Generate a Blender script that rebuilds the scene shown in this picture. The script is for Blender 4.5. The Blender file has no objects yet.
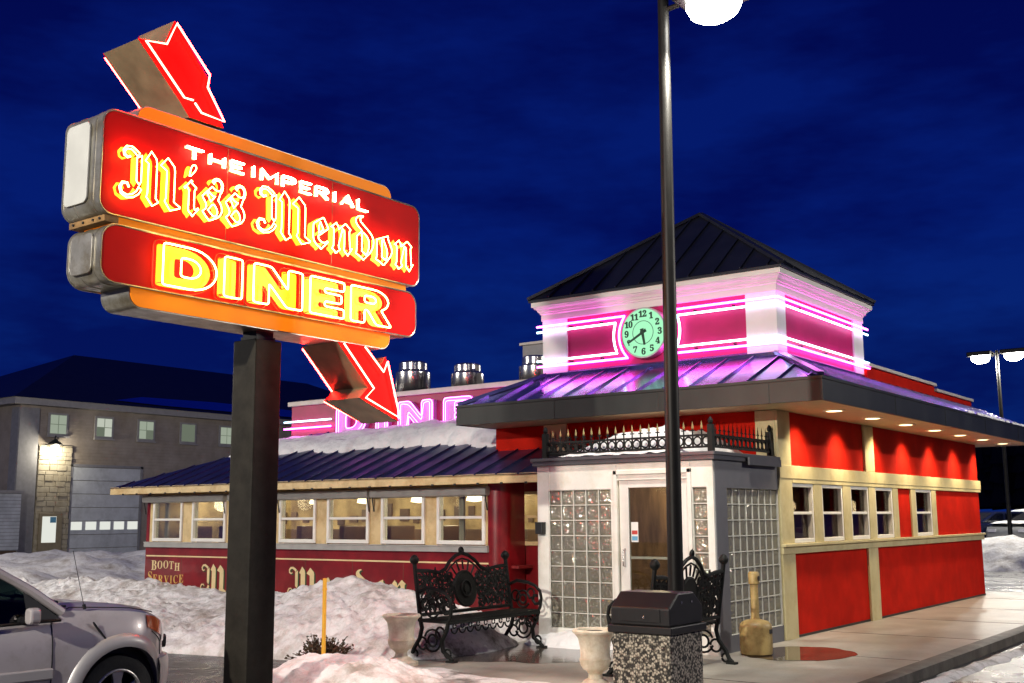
import bpy, bmesh, math, random
from mathutils import Vector, Matrix, noise
R = math.radians
random.seed(7)
scene = bpy.context.scene
COL = scene.collection

# ------------------------------------------------------------------ camera
cam_data = bpy.data.cameras.new("camera")
camera = bpy.data.objects.new("camera", cam_data)
COL.objects.link(camera)
cam_data.sensor_fit = 'HORIZONTAL'
cam_data.sensor_width = 36.0
cam_data.lens = 1113.77 * 36.0 / 1024.0
cam_data.clip_start = 0.1
cam_data.clip_end = 2000.0
CAMP = Vector((6.4405, -14.9116, 1.83))
_rt = Vector((0.80151, 0.59794, -0.00711)); _up = Vector((0.099, -0.12095, 0.98771)); _fw = Vector((-0.58973, 0.79236, 0.15614))
camera.matrix_world = Matrix(((_rt.x, _up.x, -_fw.x, CAMP.x), (_rt.y, _up.y, -_fw.y, CAMP.y), (_rt.z, _up.z, -_fw.z, CAMP.z), (0, 0, 0, 1)))
scene.camera = camera

# ------------------------------------------------------------------ dusk sky
world = bpy.data.worlds.new("World"); scene.world = world
world.use_nodes = True
wn = world.node_tree; wn.nodes.clear()
w_out = wn.nodes.new("ShaderNodeOutputWorld"); w_bg = wn.nodes.new("ShaderNodeBackground")
w_sky = wn.nodes.new("ShaderNodeTexSky"); w_sky.sky_type = 'NISHITA'; w_sky.sun_disc = False
w_sky.sun_elevation = R(-4); w_sky.sun_rotation = R(240); w_sky.ozone_density = 6.0; w_sky.altitude = 200
w_tc = wn.nodes.new("ShaderNodeTexCoord"); w_sep = wn.nodes.new("ShaderNodeSeparateXYZ")
w_ramp = wn.nodes.new("ShaderNodeValToRGB")
els = w_ramp.color_ramp.elements
els[0].position = 0.0; els[0].color = (0.0030, 0.021, 0.185, 1)
els[1].position = 1.0; els[1].color = (0.0010, 0.0036, 0.080, 1)
e = els.new(0.25); e.color = (0.0012, 0.0085, 0.150, 1)
e = els.new(0.5); e.color = (0.0010, 0.0055, 0.118, 1)
w_noise = wn.nodes.new("ShaderNodeTexNoise"); w_noise.inputs["Scale"].default_value = 3.4; w_noise.inputs["Detail"].default_value = 5; w_noise.inputs["Roughness"].default_value = 0.62
w_map = wn.nodes.new("ShaderNodeMapping"); w_map.inputs["Scale"].default_value = (1, 1, 3.2)
w_nr = wn.nodes.new("ShaderNodeValToRGB")
w_nr.color_ramp.elements[0].position = 0.40; w_nr.color_ramp.elements[0].color = (0.50, 0.46, 0.58, 1)
w_nr.color_ramp.elements[1].position = 0.62; w_nr.color_ramp.elements[1].color = (1.10, 1.35, 1.04, 1)
w_mul = wn.nodes.new("ShaderNodeMixRGB"); w_mul.blend_type = 'MULTIPLY'; w_mul.inputs[0].default_value = 1
w_add = wn.nodes.new("ShaderNodeMixRGB"); w_add.blend_type = 'ADD'; w_add.inputs[0].default_value = 0.03
wl = wn.links.new
wl(w_tc.outputs["Generated"], w_sep.inputs[0]); wl(w_sep.outputs["Z"], w_ramp.inputs[0])
wl(w_tc.outputs["Generated"], w_map.inputs[0]); wl(w_map.outputs[0], w_noise.inputs["Vector"]); wl(w_noise.outputs["Fac"], w_nr.inputs[0])
wl(w_ramp.outputs[0], w_mul.inputs[1]); wl(w_nr.outputs[0], w_mul.inputs[2])
wl(w_mul.outputs[0], w_add.inputs[1]); wl(w_sky.outputs[0], w_add.inputs[2])
wl(w_add.outputs[0], w_bg.inputs["Color"]); w_bg.inputs["Strength"].default_value = 1.0
wl(w_bg.outputs[0], w_out.inputs["Surface"])

# the last of the dusk light: a very weak, very soft sun
sun_d = bpy.data.lights.new("sun", 'SUN'); sun_d.energy = 0.03; sun_d.angle = R(30); sun_d.color = (0.6, 0.7, 1.0)
sun_o = bpy.data.objects.new("sun", sun_d); COL.objects.link(sun_o); sun_o.rotation_euler = (R(60), 0, R(-30)); sun_o.location = (0, -30, 40)

vs = scene.view_settings
vs.view_transform = 'Standard'; vs.look = 'None'; vs.gamma = 1.0; vs.exposure = 0.0; vs.use_curve_mapping = False
scene.render.engine = 'CYCLES'
scene.cycles.use_denoising = True
scene.cycles.max_bounces = 8
scene.cycles.transparent_max_bounces = 16
scene.cycles.sample_clamp_indirect = 6.0
scene.cycles.caustics_reflective = False
scene.cycles.caustics_refractive = False

# light levels (watts), tuned in one place
LOT_LAMP_POWER = 1500.0      # the near parking-lot lamp
DOWNLIGHT_POWER = 175.0      # recessed lights in the soffit
ROOM_POWER = 42.0

# ------------------------------------------------------------------ materials
MATS = {}
def mat(name, color, rough=0.6, metal=0.0, var=0.12, scale=6.0, bump=0.0, bscale=None, coat=0.0, spec=0.5, color2=None, detail=5.0, stretch=None, ior=None):
    """Principled surface whose colour wanders a little with object-space noise."""
    m = bpy.data.materials.new(name); m.use_nodes = True
    nt = m.node_tree; b = nt.nodes["Principled BSDF"]
    tc = nt.nodes.new("ShaderNodeTexCoord")
    src = tc.outputs["Object"]
    if stretch:
        mp = nt.nodes.new("ShaderNodeMapping"); mp.inputs["Scale"].default_value = stretch
        nt.links.new(src, mp.inputs[0]); src = mp.outputs[0]
    n = nt.nodes.new("ShaderNodeTexNoise"); n.inputs["Scale"].default_value = scale; n.inputs["Detail"].default_value = detail
    nt.links.new(src, n.inputs["Vector"])
    r = nt.nodes.new("ShaderNodeValToRGB")
    c2 = color2 if color2 else tuple(min(1, c * (1 + var)) for c in color)
    c1 = color if color2 else tuple(c * (1 - var) for c in color)
    r.color_ramp.elements[0].position = 0.32; r.color_ramp.elements[0].color = (*c1, 1)
    r.color_ramp.elements[1].position = 0.68; r.color_ramp.elements[1].color = (*c2, 1)
    nt.links.new(n.outputs["Fac"], r.inputs[0]); nt.links.new(r.outputs[0], b.inputs["Base Color"])
    b.inputs["Roughness"].default_value = rough; b.inputs["Metallic"].default_value = metal
    b.inputs["Specular IOR Level"].default_value = spec; b.inputs["Coat Weight"].default_value = coat
    b.inputs["Coat Roughness"].default_value = 0.08
    if bump > 0:
        n2 = nt.nodes.new("ShaderNodeTexNoise"); n2.inputs["Scale"].default_value = bscale or scale * 4; n2.inputs["Detail"].default_value = 6
        nt.links.new(src, n2.inputs["Vector"])
        bp = nt.nodes.new("ShaderNodeBump"); bp.inputs["Strength"].default_value = bump; bp.inputs["Distance"].default_value = 0.02
        nt.links.new(n2.outputs["Fac"], bp.inputs["Height"]); nt.links.new(bp.outputs[0], b.inputs["Normal"])
    MATS[name] = m
    return m

def glow(name, color, strength):
    m = bpy.data.materials.new(name); m.use_nodes = True
    nt = m.node_tree; nt.nodes.clear()
    o = nt.nodes.new("ShaderNodeOutputMaterial"); e = nt.nodes.new("ShaderNodeEmission")
    e.inputs["Color"].default_value = (*color, 1); e.inputs["Strength"].default_value = strength
    nt.links.new(e.outputs[0], o.inputs["Surface"]); MATS[name] = m
    return m

def glass(name, tint, refl=0.06, rough=0.02):
    """thin window glass: mostly see-through, with a fresnel reflection"""
    m = bpy.data.materials.new(name); m.use_nodes = True
    nt = m.node_tree; nt.nodes.clear()
    o = nt.nodes.new("ShaderNodeOutputMaterial"); t = nt.nodes.new("ShaderNodeBsdfTransparent"); g = nt.nodes.new("ShaderNodeBsdfGlossy")
    t.inputs["Color"].default_value = (*tint, 1); g.inputs["Roughness"].default_value = rough
    lw = nt.nodes.new("ShaderNodeLayerWeight"); lw.inputs["Blend"].default_value = 0.25
    ad = nt.nodes.new("ShaderNodeMath"); ad.operation = 'MULTIPLY_ADD'; ad.inputs[1].default_value = 0.6; ad.inputs[2].default_value = refl; ad.use_clamp = True
    mx = nt.nodes.new("ShaderNodeMixShader")
    nt.links.new(lw.outputs["Fresnel"], ad.inputs[0]); nt.links.new(ad.outputs[0], mx.inputs[0])
    nt.links.new(t.outputs[0], mx.inputs[1]); nt.links.new(g.outputs[0], mx.inputs[2]); nt.links.new(mx.outputs[0], o.inputs["Surface"])
    MATS[name] = m
    return m

def speckle(name, c_lo, c_hi, scale, rough=0.7, lo=0.3, hi=0.6, bump=0.4):
    """pebbled surface: voronoi cells of mixed colour"""
    m = bpy.data.materials.new(name); m.use_nodes = True
    nt = m.node_tree; b = nt.nodes["Principled BSDF"]
    tc = nt.nodes.new("ShaderNodeTexCoord"); v = nt.nodes.new("ShaderNodeTexVoronoi"); v.inputs["Scale"].default_value = scale
    nt.links.new(tc.outputs["Object"], v.inputs["Vector"])
    bw = nt.nodes.new("ShaderNodeSeparateColor"); nt.links.new(v.outputs["Color"], bw.inputs[0])
    r = nt.nodes.new("ShaderNodeValToRGB"); r.color_ramp.elements[0].position = lo; r.color_ramp.elements[0].color = (*c_lo, 1)
    r.color_ramp.elements[1].position = hi; r.color_ramp.elements[1].color = (*c_hi, 1)
    nt.links.new(bw.outputs[0], r.inputs[0])
    r2 = nt.nodes.new("ShaderNodeValToRGB"); r2.color_ramp.elements[0].position = 0.25; r2.color_ramp.elements[0].color = (1, 1, 1, 1)
    r2.color_ramp.elements[1].position = 0.75; r2.color_ramp.elements[1].color = (0.15, 0.14, 0.13, 1)
    nt.links.new(v.outputs["Distance"], r2.inputs[0])
    mx = nt.nodes.new("ShaderNodeMixRGB"); mx.blend_type = 'MULTIPLY'; mx.inputs[0].default_value = 1
    nt.links.new(r.outputs[0], mx.inputs[1]); nt.links.new(r2.outputs[0], mx.inputs[2]); nt.links.new(mx.outputs[0], b.inputs["Base Color"])
    b.inputs["Roughness"].default_value = rough
    bp = nt.nodes.new("ShaderNodeBump"); bp.inputs["Strength"].default_value = bump; bp.inputs["Distance"].default_value = 0.01; bp.invert = True
    nt.links.new(v.outputs["Distance"], bp.inputs["Height"]); nt.links.new(bp.outputs[0], b.inputs["Normal"])
    MATS[name] = m
    return m

def snow_mat(name, base, dirt, amount, scale=1.2):
    m = bpy.data.materials.new(name); m.use_nodes = True
    nt = m.node_tree; b = nt.nodes["Principled BSDF"]
    tc = nt.nodes.new("ShaderNodeTexCoord")
    n1 = nt.nodes.new("ShaderNodeTexNoise"); n1.inputs["Scale"].default_value = scale; n1.inputs["Detail"].default_value = 9; n1.inputs["Roughness"].default_value = 0.68
    nt.links.new(tc.outputs["Object"], n1.inputs["Vector"])
    r = nt.nodes.new("ShaderNodeValToRGB")
    r.color_ramp.elements[0].position = 0.30 + amount * 0.15; r.color_ramp.elements[0].color = (*dirt, 1)
    r.color_ramp.elements[1].position = 0.46 + amount * 0.15; r.color_ramp.elements[1].color = (*base, 1)
    nt.links.new(n1.outputs["Fac"], r.inputs[0]); nt.links.new(r.outputs[0], b.inputs["Base Color"])
    b.inputs["Roughness"].default_value = 0.55
    n2 = nt.nodes.new("ShaderNodeTexNoise"); n2.inputs["Scale"].default_value = 8; n2.inputs["Detail"].default_value = 12; n2.inputs["Roughness"].default_value = 0.7
    nt.links.new(tc.outputs["Object"], n2.inputs["Vector"])
    bp = nt.nodes.new("ShaderNodeBump"); bp.inputs["Strength"].default_value = 0.75; bp.inputs["Distance"].default_value = 0.05
    nt.links.new(n2.outputs["Fac"], bp.inputs["Height"]); nt.links.new(bp.outputs[0], b.inputs["Normal"])
    MATS[name] = m
    return m

mat('red_panel', (0.48, 0.012, 0.004), rough=0.75, var=0.14, scale=3, bump=0.3, bscale=110, spec=0.08)
mat('red_car', (0.20, 0.006, 0.010), rough=0.32, var=0.18, scale=2.5, coat=0.3)
mat('red_sign', (0.72, 0.003, 0.002), rough=0.55, var=0.08, scale=2.0, spec=0.12)
mat('tower_panel', (0.42, 0.010, 0.10), rough=0.5, var=0.12, scale=2.5, spec=0.3)
mat('red_parapet', (0.28, 0.006, 0.060), rough=0.5, var=0.15, scale=2.5)
mat('cream', (0.56, 0.49, 0.27), rough=0.5, var=0.08, scale=3, bump=0.04)
mat('cream_car', (0.62, 0.47, 0.24), rough=0.5, var=0.10, scale=5)
mat('white_trim', (0.80, 0.79, 0.73), rough=0.45, var=0.05, scale=3, bump=0.03)
mat('tower_white', (0.74, 0.70, 0.66), rough=0.45, var=0.05, scale=3)
mat('vinyl_white', (0.75, 0.74, 0.70), rough=0.4, var=0.05)
mat('soffit', (0.55, 0.42, 0.25), rough=0.55, var=0.08)
mat('grey_metal', (0.34, 0.335, 0.32), rough=0.45, metal=0.1, var=0.12, scale=4)
mat('fascia_metal', (0.024, 0.026, 0.024), rough=0.45, metal=0.25, var=0.25, scale=2.5, stretch=(1, 1, 0.4))
mat('roof_metal', (0.19, 0.19, 0.42), rough=0.20, metal=0.85, var=0.2, scale=2)
mat('roof_navy', (0.050, 0.055, 0.15), rough=0.34, metal=0.7, var=0.2, scale=2)
mat('roof_dark', (0.016, 0.018, 0.026), rough=0.4, metal=0.3, var=0.2, scale=2)
mat('cap_metal', (0.10, 0.10, 0.11), rough=0.4, metal=0.4)
mat('coping', (0.55, 0.50, 0.45), rough=0.5, var=0.08)
mat('mortar', (0.62, 0.61, 0.55), rough=0.6, var=0.06)
mat('iron', (0.005, 0.006, 0.0055), rough=0.6, var=0.3, scale=20, bump=0.15, spec=0.25)
mat('iron_gilt', (0.30, 0.22, 0.09), rough=0.45, metal=0.3, var=0.2)
mat('post_brown', (0.022, 0.019, 0.014), rough=0.6, var=0.25, scale=5, spec=0.2, bump=0.05)
mat('pole_paint', (0.008, 0.0075, 0.0065), rough=0.45, metal=0.0, var=0.2, spec=0.22)
mat('steel', (0.62, 0.60, 0.57), rough=0.22, metal=0.95, var=0.08, scale=9, stretch=(1, 1, 0.15))
mat('sign_metal', (0.46, 0.44, 0.38), rough=0.34, metal=0.7, var=0.2, scale=5)
mat('arrow_metal', (0.27, 0.19, 0.11), rough=0.5, metal=0.3, var=0.25, scale=4)
mat('rust', (0.25, 0.14, 0.05), rough=0.7, var=0.4, scale=12)
mat('orange', (0.88, 0.24, 0.003), rough=0.5, var=0.1, scale=2, spec=0.2)
mat('letter_mint', (0.50, 0.78, 0.50), rough=0.5)
mat('sky_metal', (0.45, 0.60, 0.95), rough=0.18, metal=1.0)
mat('yellow_paint', (0.92, 0.62, 0.01), rough=0.4, var=0.12, scale=12)
mat('tube_off', (0.40, 0.10, 0.04), rough=0.2)
mat('letter_cream', (0.72, 0.58, 0.30), rough=0.5, var=0.1)
mat('letter_gold', (0.62, 0.40, 0.10), rough=0.5, var=0.1)
mat('letter_green', (0.015, 0.06, 0.02), rough=0.5, var=0.1)
mat('letter_lilac', (0.52, 0.20, 0.52), rough=0.4, var=0.06)
mat('clock_green', (0.006, 0.05, 0.022), rough=0.5)
mat('clock_rim', (0.62, 0.60, 0.58), rough=0.3, metal=0.3)
mat('asphalt', (0.035, 0.034, 0.034), rough=0.42, scale=1.3, color2=(0.075, 0.07, 0.066), bump=0.35, bscale=70, detail=9)
mat('concrete', (0.27, 0.255, 0.23), rough=0.5, scale=1.1, color2=(0.40, 0.375, 0.33), bump=0.12, bscale=45, detail=9)
mat('kerb_concrete', (0.07, 0.063, 0.05), rough=0.6, scale=3, color2=(0.16, 0.145, 0.12), bump=0.2, bscale=30)
mat('urn_stone', (0.74, 0.67, 0.54), rough=0.6, var=0.10, scale=9, bump=0.12)
mat('soil', (0.045, 0.03, 0.02), rough=0.9, var=0.4, scale=30)
mat('bin_lid', (0.016, 0.014, 0.014), rough=0.42, var=0.2, spec=0.4)
mat('ash_plastic', (0.40, 0.29, 0.11), rough=0.5, var=0.1, scale=5)
mat('twig', (0.06, 0.035, 0.015), rough=0.8, var=0.4, scale=30)
mat('stake', (0.75, 0.40, 0.03), rough=0.5, var=0.1)
mat('silver_paint', (0.48, 0.44, 0.45), rough=0.34, metal=0.30, var=0.04, scale=3, coat=0.7)
mat('flare_plastic', (0.44, 0.42, 0.42), rough=0.42, metal=0.4, var=0.05, coat=0.2)
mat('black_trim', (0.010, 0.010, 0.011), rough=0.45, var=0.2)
mat('tyre_rubber', (0.014, 0.014, 0.014), rough=0.75, var=0.3, scale=30, bump=0.2)
mat('alloy', (0.55, 0.54, 0.52), rough=0.3, metal=0.85, var=0.08)
mat('amber_lens', (0.50, 0.085, 0.02), rough=0.15, coat=0.8)
mat('clear_lens', (0.50, 0.50, 0.56), rough=0.12, metal=0.3, coat=1.0)
mat('siding_tan', (0.31, 0.27, 0.235), rough=0.7, var=0.1, scale=2)
mat('siding_grey', (0.22, 0.22, 0.24), rough=0.7, var=0.1)
mat('garage_trim', (0.30, 0.29, 0.29), rough=0.6, var=0.08)
mat('garage_door_paint', (0.50, 0.53, 0.58), rough=0.5, var=0.08, scale=3)
mat('door_tan', (0.24, 0.20, 0.13), rough=0.6, var=0.1)
mat('room_wall', (0.20, 0.13, 0.055), rough=0.7, scale=2.2, color2=(0.60, 0.47, 0.26), detail=8)
mat('vest_grey', (0.12, 0.12, 0.135), rough=0.5, var=0.06)
mat('room_wood', (0.10, 0.055, 0.028), rough=0.5, var=0.4, scale=2.0)
mat('room_floor', (0.10, 0.08, 0.06), rough=0.6, var=0.3)
mat('room_red', (0.25, 0.02, 0.02), rough=0.5)
mat('curtain', (0.45, 0.42, 0.34), rough=0.8, var=0.25, scale=5, stretch=(6, 1, 0.4))
mat('vest_wall', (0.16, 0.10, 0.05), rough=0.7, scale=3.5, color2=(0.36, 0.22, 0.12), stretch=(2.5, 1, 0.5))
mat('paper_white', (0.75, 0.75, 0.72), rough=0.7, var=0.04)
mat('paper_red', (0.5, 0.05, 0.04), rough=0.7)
mat('paper_blue', (0.12, 0.35, 0.55), rough=0.7)
mat('car_dark', (0.010, 0.014, 0.045), rough=0.25, coat=0.6, metal=0.3)
mat('car_grey', (0.16, 0.165, 0.17), rough=0.3, coat=0.6, metal=0.4)
mat('woods_dark', (0.004, 0.005, 0.004), rough=0.9, var=0.4)
mat('wet_patch', (0.10, 0.07, 0.045), rough=0.03, var=0.3, scale=2, spec=1.0)
mat('wet_walk', (0.045, 0.038, 0.03), rough=0.12, scale=1.6, color2=(0.12, 0.10, 0.085), spec=0.8, bump=0.05)
mat('hydrant_white', (0.6, 0.6, 0.58), rough=0.5)
speckle('pebble', (0.05, 0.042, 0.034), (0.62, 0.55, 0.43), 48)
snow_mat('snow', (0.88, 0.87, 0.86), (0.46, 0.41, 0.36), 0.15)
snow_mat('snow_clean', (0.88, 0.88, 0.88), (0.60, 0.60, 0.60), 0.1)
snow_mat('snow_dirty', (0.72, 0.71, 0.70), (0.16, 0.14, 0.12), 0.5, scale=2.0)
glass('window_glass', (0.86, 0.88, 0.84))
glass('dark_glass', (0.50, 0.50, 0.46), refl=0.05)
glass('suv_glass', (0.16, 0.22, 0.20), refl=0.03)
glow('neon_red', (1.0, 0.017, 0.011), 185.0)
glow('neon_ice', (0.50, 0.85, 1.0), 5.5)
glow('neon_gold', (1.0, 0.62, 0.16), 24.0)
glow('neon_white', (0.72, 1.0, 0.66), 22.0)
_o = MATS['orange'].node_tree.nodes['Principled BSDF']          # the orange sign parts also emit weakly in their own colour
_o.inputs['Emission Color'].default_value = (1.0, 0.24, 0.004, 1); _o.inputs['Emission Strength'].default_value = 0.42
glow('neon_pink', (1.0, 0.085, 0.80), 18.0)
glow('neon_lilac', (1.0, 0.19, 0.92), 7.0)
glow('clock_face', (0.42, 1.0, 0.58), 1.0)
glow('lamp_lens', (1.0, 0.96, 0.88), 60.0)
glow('downlight_lens', (1.0, 0.78, 0.42), 9.0)
glow('room_lamp', (1.0, 0.80, 0.48), 6.0)
glow('garage_lit', (0.62, 0.72, 0.56), 0.50)
glow('garage_lit_dim', (0.52, 0.62, 0.46), 0.26)
glow('garage_lit_pale', (0.80, 0.86, 0.72), 0.62)
glow('garage_lit_white', (0.90, 0.92, 0.84), 0.85)
glow('wall_lamp_lens', (1.0, 0.93, 0.72), 18.0)

def weather(name, tint, scale, lo, hi, rough_shift=0.0):
    """stains and wear: a second, patchier noise multiplied over the base colour (and into the gloss)"""
    nt = MATS[name].node_tree; b = nt.nodes['Principled BSDF']
    src = b.inputs['Base Color'].links[0].from_socket
    tc = nt.nodes.new("ShaderNodeTexCoord"); n = nt.nodes.new("ShaderNodeTexNoise"); n.inputs["Scale"].default_value = scale; n.inputs["Detail"].default_value = 11; n.inputs["Roughness"].default_value = 0.72
    nt.links.new(tc.outputs["Object"], n.inputs["Vector"])
    r = nt.nodes.new("ShaderNodeValToRGB"); r.color_ramp.elements[0].position = lo; r.color_ramp.elements[0].color = (*tint, 1); r.color_ramp.elements[1].position = hi; r.color_ramp.elements[1].color = (1, 1, 1, 1)
    nt.links.new(n.outputs["Fac"], r.inputs[0])
    mx = nt.nodes.new("ShaderNodeMixRGB"); mx.blend_type = 'MULTIPLY'; mx.inputs[0].default_value = 1
    nt.links.new(src, mx.inputs[1]); nt.links.new(r.outputs[0], mx.inputs[2]); nt.links.new(mx.outputs[0], b.inputs['Base Color'])
    if rough_shift:
        ro = nt.nodes.new("ShaderNodeMapRange"); ro.inputs[1].default_value = lo; ro.inputs[2].default_value = hi
        ro.inputs[3].default_value = max(0.05, b.inputs['Roughness'].default_value - rough_shift); ro.inputs[4].default_value = b.inputs['Roughness'].default_value
        nt.links.new(n.outputs["Fac"], ro.inputs[0]); nt.links.new(ro.outputs[0], b.inputs['Roughness'])
weather('concrete', (0.74, 0.71, 0.66), 1.7, 0.36, 0.60, 0.08)
weather('concrete', (0.72, 0.70, 0.66), 24.0, 0.34, 0.44)
weather('snow', (0.76, 0.73, 0.70), 3.6, 0.40, 0.54)
weather('snow', (0.55, 0.50, 0.45), 30.0, 0.30, 0.40)
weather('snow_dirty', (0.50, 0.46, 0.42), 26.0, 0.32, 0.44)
weather('asphalt', (0.45, 0.44, 0.43), 0.7, 0.40, 0.60, 0.22)
weather('post_brown', (0.55, 0.50, 0.45), 3.0, 0.36, 0.55)
weather('urn_stone', (0.74, 0.68, 0.58), 5.0, 0.38, 0.56)
weather('cream', (0.84, 0.80, 0.70), 2.2, 0.34, 0.52)
weather('cream_car', (0.74, 0.66, 0.54), 2.6, 0.36, 0.54)
weather('white_trim', (0.86, 0.84, 0.78), 2.0, 0.34, 0.52)
weather('siding_tan', (0.80, 0.77, 0.72), 0.8, 0.36, 0.58)
weather('red_car', (0.70, 0.60, 0.60), 2.0, 0.38, 0.56)
weather('red_panel', (0.84, 0.75, 0.7), 1.6, 0.36, 0.56)
weather('sign_metal', (0.60, 0.54, 0.44), 3.5, 0.38, 0.56)
weather('ash_plastic', (0.66, 0.60, 0.5), 5.0, 0.38, 0.55)
weather('kerb_concrete', (0.6, 0.58, 0.55), 2.5, 0.40, 0.58)
weather('garage_door_paint', (0.78, 0.78, 0.78), 1.2, 0.36, 0.56)
weather('silver_paint', (0.86, 0.83, 0.80), 3.0, 0.34, 0.48)
# ------------------------------------------------------------------ building helpers
def offset_of(o):
    v = Vector((0, 0, 0))
    while o is not None:
        v += o.location; o = o.parent
    return v

def thing(name, label, cat, loc=(0, 0, 0), rz=0.0, group=None):
    o = bpy.data.objects.new(name, None); COL.objects.link(o)
    o.empty_display_size = 0.2
    o.location = loc; o.rotation_euler = (0, 0, rz)
    o['label'] = label; o['category'] = cat
    if group: o['group'] = group
    return o

def tag(o, label, cat, kind=None, group=None):
    o['label'] = label; o['category'] = cat
    if kind: o['kind'] = kind
    if group: o['group'] = group
    return o

class MB:
    """collects faces, then links them as ONE mesh object"""
    def __init__(s): s.v = []; s.f = []
    def add(s, vs, fs):
        n = len(s.v); s.v += [tuple(p) for p in vs]; s.f += [tuple(i + n for i in f) for f in fs]
        return s
    def box(s, x0, x1, y0, y1, z0, z1):
        return s.add([(x0, y0, z0), (x1, y0, z0), (x1, y1, z0), (x0, y1, z0), (x0, y0, z1), (x1, y0, z1), (x1, y1, z1), (x0, y1, z1)],
                     [(0, 3, 2, 1), (4, 5, 6, 7), (0, 1, 5, 4), (1, 2, 6, 5), (2, 3, 7, 6), (3, 0, 4, 7)])
    def obox(s, c, ax, ay, az, hx, hy, hz):
        c = Vector(c); ax = Vector(ax).normalized(); ay = Vector(ay).normalized(); az = Vector(az).normalized()
        P = [c + ax * (sx * hx) + ay * (sy * hy) + az * (sz * hz) for sz in (-1, 1) for sx, sy in ((-1, -1), (1, -1), (1, 1), (-1, 1))]
        return s.add(P, [(0, 3, 2, 1), (4, 5, 6, 7), (0, 1, 5, 4), (1, 2, 6, 5), (2, 3, 7, 6), (3, 0, 4, 7)])
    def tube(s, pts, r, n=6, closed=False, r2=None):
        pts = [Vector(p) for p in pts]; N = len(pts)
        if N < 2: return s
        tans = []
        for i in range(N):
            a = pts[i - 1] if (i > 0 or closed) else pts[i]
            b = pts[(i + 1) % N] if (i < N - 1 or closed) else pts[i]
            t = (b - a)
            tans.append(t.normalized() if t.length > 1e-9 else Vector((0, 0, 1)))
        ref = Vector((0, 0, 1)) if abs(tans[0].z) < 0.9 else Vector((1, 0, 0))
        u = (ref - tans[0] * ref.dot(tans[0])).normalized()
        vs = []
        for i in range(N):
            t = tans[i]; u = (u - t * u.dot(t))
            u = u.normalized() if u.length > 1e-6 else t.orthogonal().normalized()
            w = t.cross(u)
            rr = r if r2 is None else r + (r2 - r) * i / (N - 1)
            for k in range(n):
                a = 2 * math.pi * k / n
                vs.append(pts[i] + (u * math.cos(a) + w * math.sin(a)) * rr)
        fs = []
        M = N if closed else N - 1
        for i in range(M):
            j = (i + 1) % N
            for k in range(n):
                l = (k + 1) % n
                fs.append((i * n + k, i * n + l, j * n + l, j * n + k))
        if not closed:
            fs.append(tuple(range(n - 1, -1, -1))); fs.append(tuple((N - 1) * n + k for k in range(n)))
        return s.add(vs, fs)
    def lathe(s, prof, c=(0, 0), n=24, cap=True, flute=0.0, flutes=0):
        vs = []; fs = []
        for r, z in prof:
            for k in range(n):
                a = 2 * math.pi * k / n
                rr = r * (1 + (flute * math.cos(a * flutes) if flutes else 0))
                vs.append((c[0] + rr * math.cos(a), c[1] + rr * math.sin(a), z))
        for i in range(len(prof) - 1):
            for k in range(n):
                l = (k + 1) % n
                fs.append((i * n + k, i * n + l, (i + 1) * n + l, (i + 1) * n + k))
        if cap:
            fs.append(tuple(range(n - 1, -1, -1))); fs.append(tuple((len(prof) - 1) * n + k for k in range(n)))
        return s.add(vs, fs)
    def prism(s, poly, to, d0, d1):
        """poly: 2-D points; to(u, v, d) -> 3-D point"""
        n = len(poly)
        vs = [to(u, v, d0) for u, v in poly] + [to(u, v, d1) for u, v in poly]
        fs = [tuple(range(n - 1, -1, -1)), tuple(range(n, 2 * n))]
        fs += [(i, (i + 1) % n, n + (i + 1) % n, n + i) for i in range(n)]
        return s.add(vs, fs)
    def ring(s, prof, x0, x1, y0, y1):
        """rectangular moulding: prof is (outward offset, z), swept round the rectangle"""
        vs = []; fs = []
        for o, z in prof:
            vs += [(x0 - o, y0 - o, z), (x1 + o, y0 - o, z), (x1 + o, y1 + o, z), (x0 - o, y1 + o, z)]
        for i in range(len(prof) - 1):
            for k in range(4):
                l = (k + 1) % 4
                fs.append((i * 4 + k, i * 4 + l, i * 4 + 4 + l, i * 4 + 4 + k))
        return s.add(vs, fs)
    def build_each(s, name, material, parent=None, **kw):
        """like build(), but every loose piece becomes an object of its own"""
        par = list(range(len(s.v)))
        def find(i):
            while par[i] != i: par[i] = par[par[i]]; i = par[i]
            return i
        for f in s.f:
            for i in f[1:]: par[find(i)] = find(f[0])
        groups = {}
        for f in s.f: groups.setdefault(find(f[0]), []).append(f)
        out = []
        for fs in groups.values():
            used = sorted({i for f in fs for i in f}); mp = {o: n for n, o in enumerate(used)}
            out.append(MB().add([s.v[i] for i in used], [tuple(mp[i] for i in f) for f in fs]).build(name, material, parent, **kw))
        return out
    def build(s, name, material, parent=None, smooth=None, bevel=0.0, local=False, segs=2):
        me = bpy.data.meshes.new(name)
        off = Vector((0, 0, 0)) if (local or parent is None) else offset_of(parent)
        me.from_pydata([(p[0] - off.x, p[1] - off.y, p[2] - off.z) for p in s.v], [], s.f)
        bm = bmesh.new(); bm.from_mesh(me)
        bmesh.ops.recalc_face_normals(bm, faces=bm.faces)
        bm.to_mesh(me); bm.free()
        mats = material if isinstance(material, (list, tuple)) else [material]
        for k in mats: me.materials.append(MATS[k])
        o = bpy.data.objects.new(name, me); COL.objects.link(o)
        if parent is not None: o.parent = parent
        if smooth is not None:
            me.shade_smooth(); me.set_sharp_from_angle(angle=R(smooth))
        if bevel > 0:
            b = o.modifiers.new("bevel", 'BEVEL'); b.width = bevel; b.segments = segs; b.limit_method = 'ANGLE'; b.angle_limit = R(40)
        return o

def copy_tree(o, parent=None):
    c = o.copy(); COL.objects.link(c); c.parent = parent
    for ch in [x for x in bpy.data.objects if x.parent == o]:
        copy_tree(ch, c)
    return c

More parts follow.
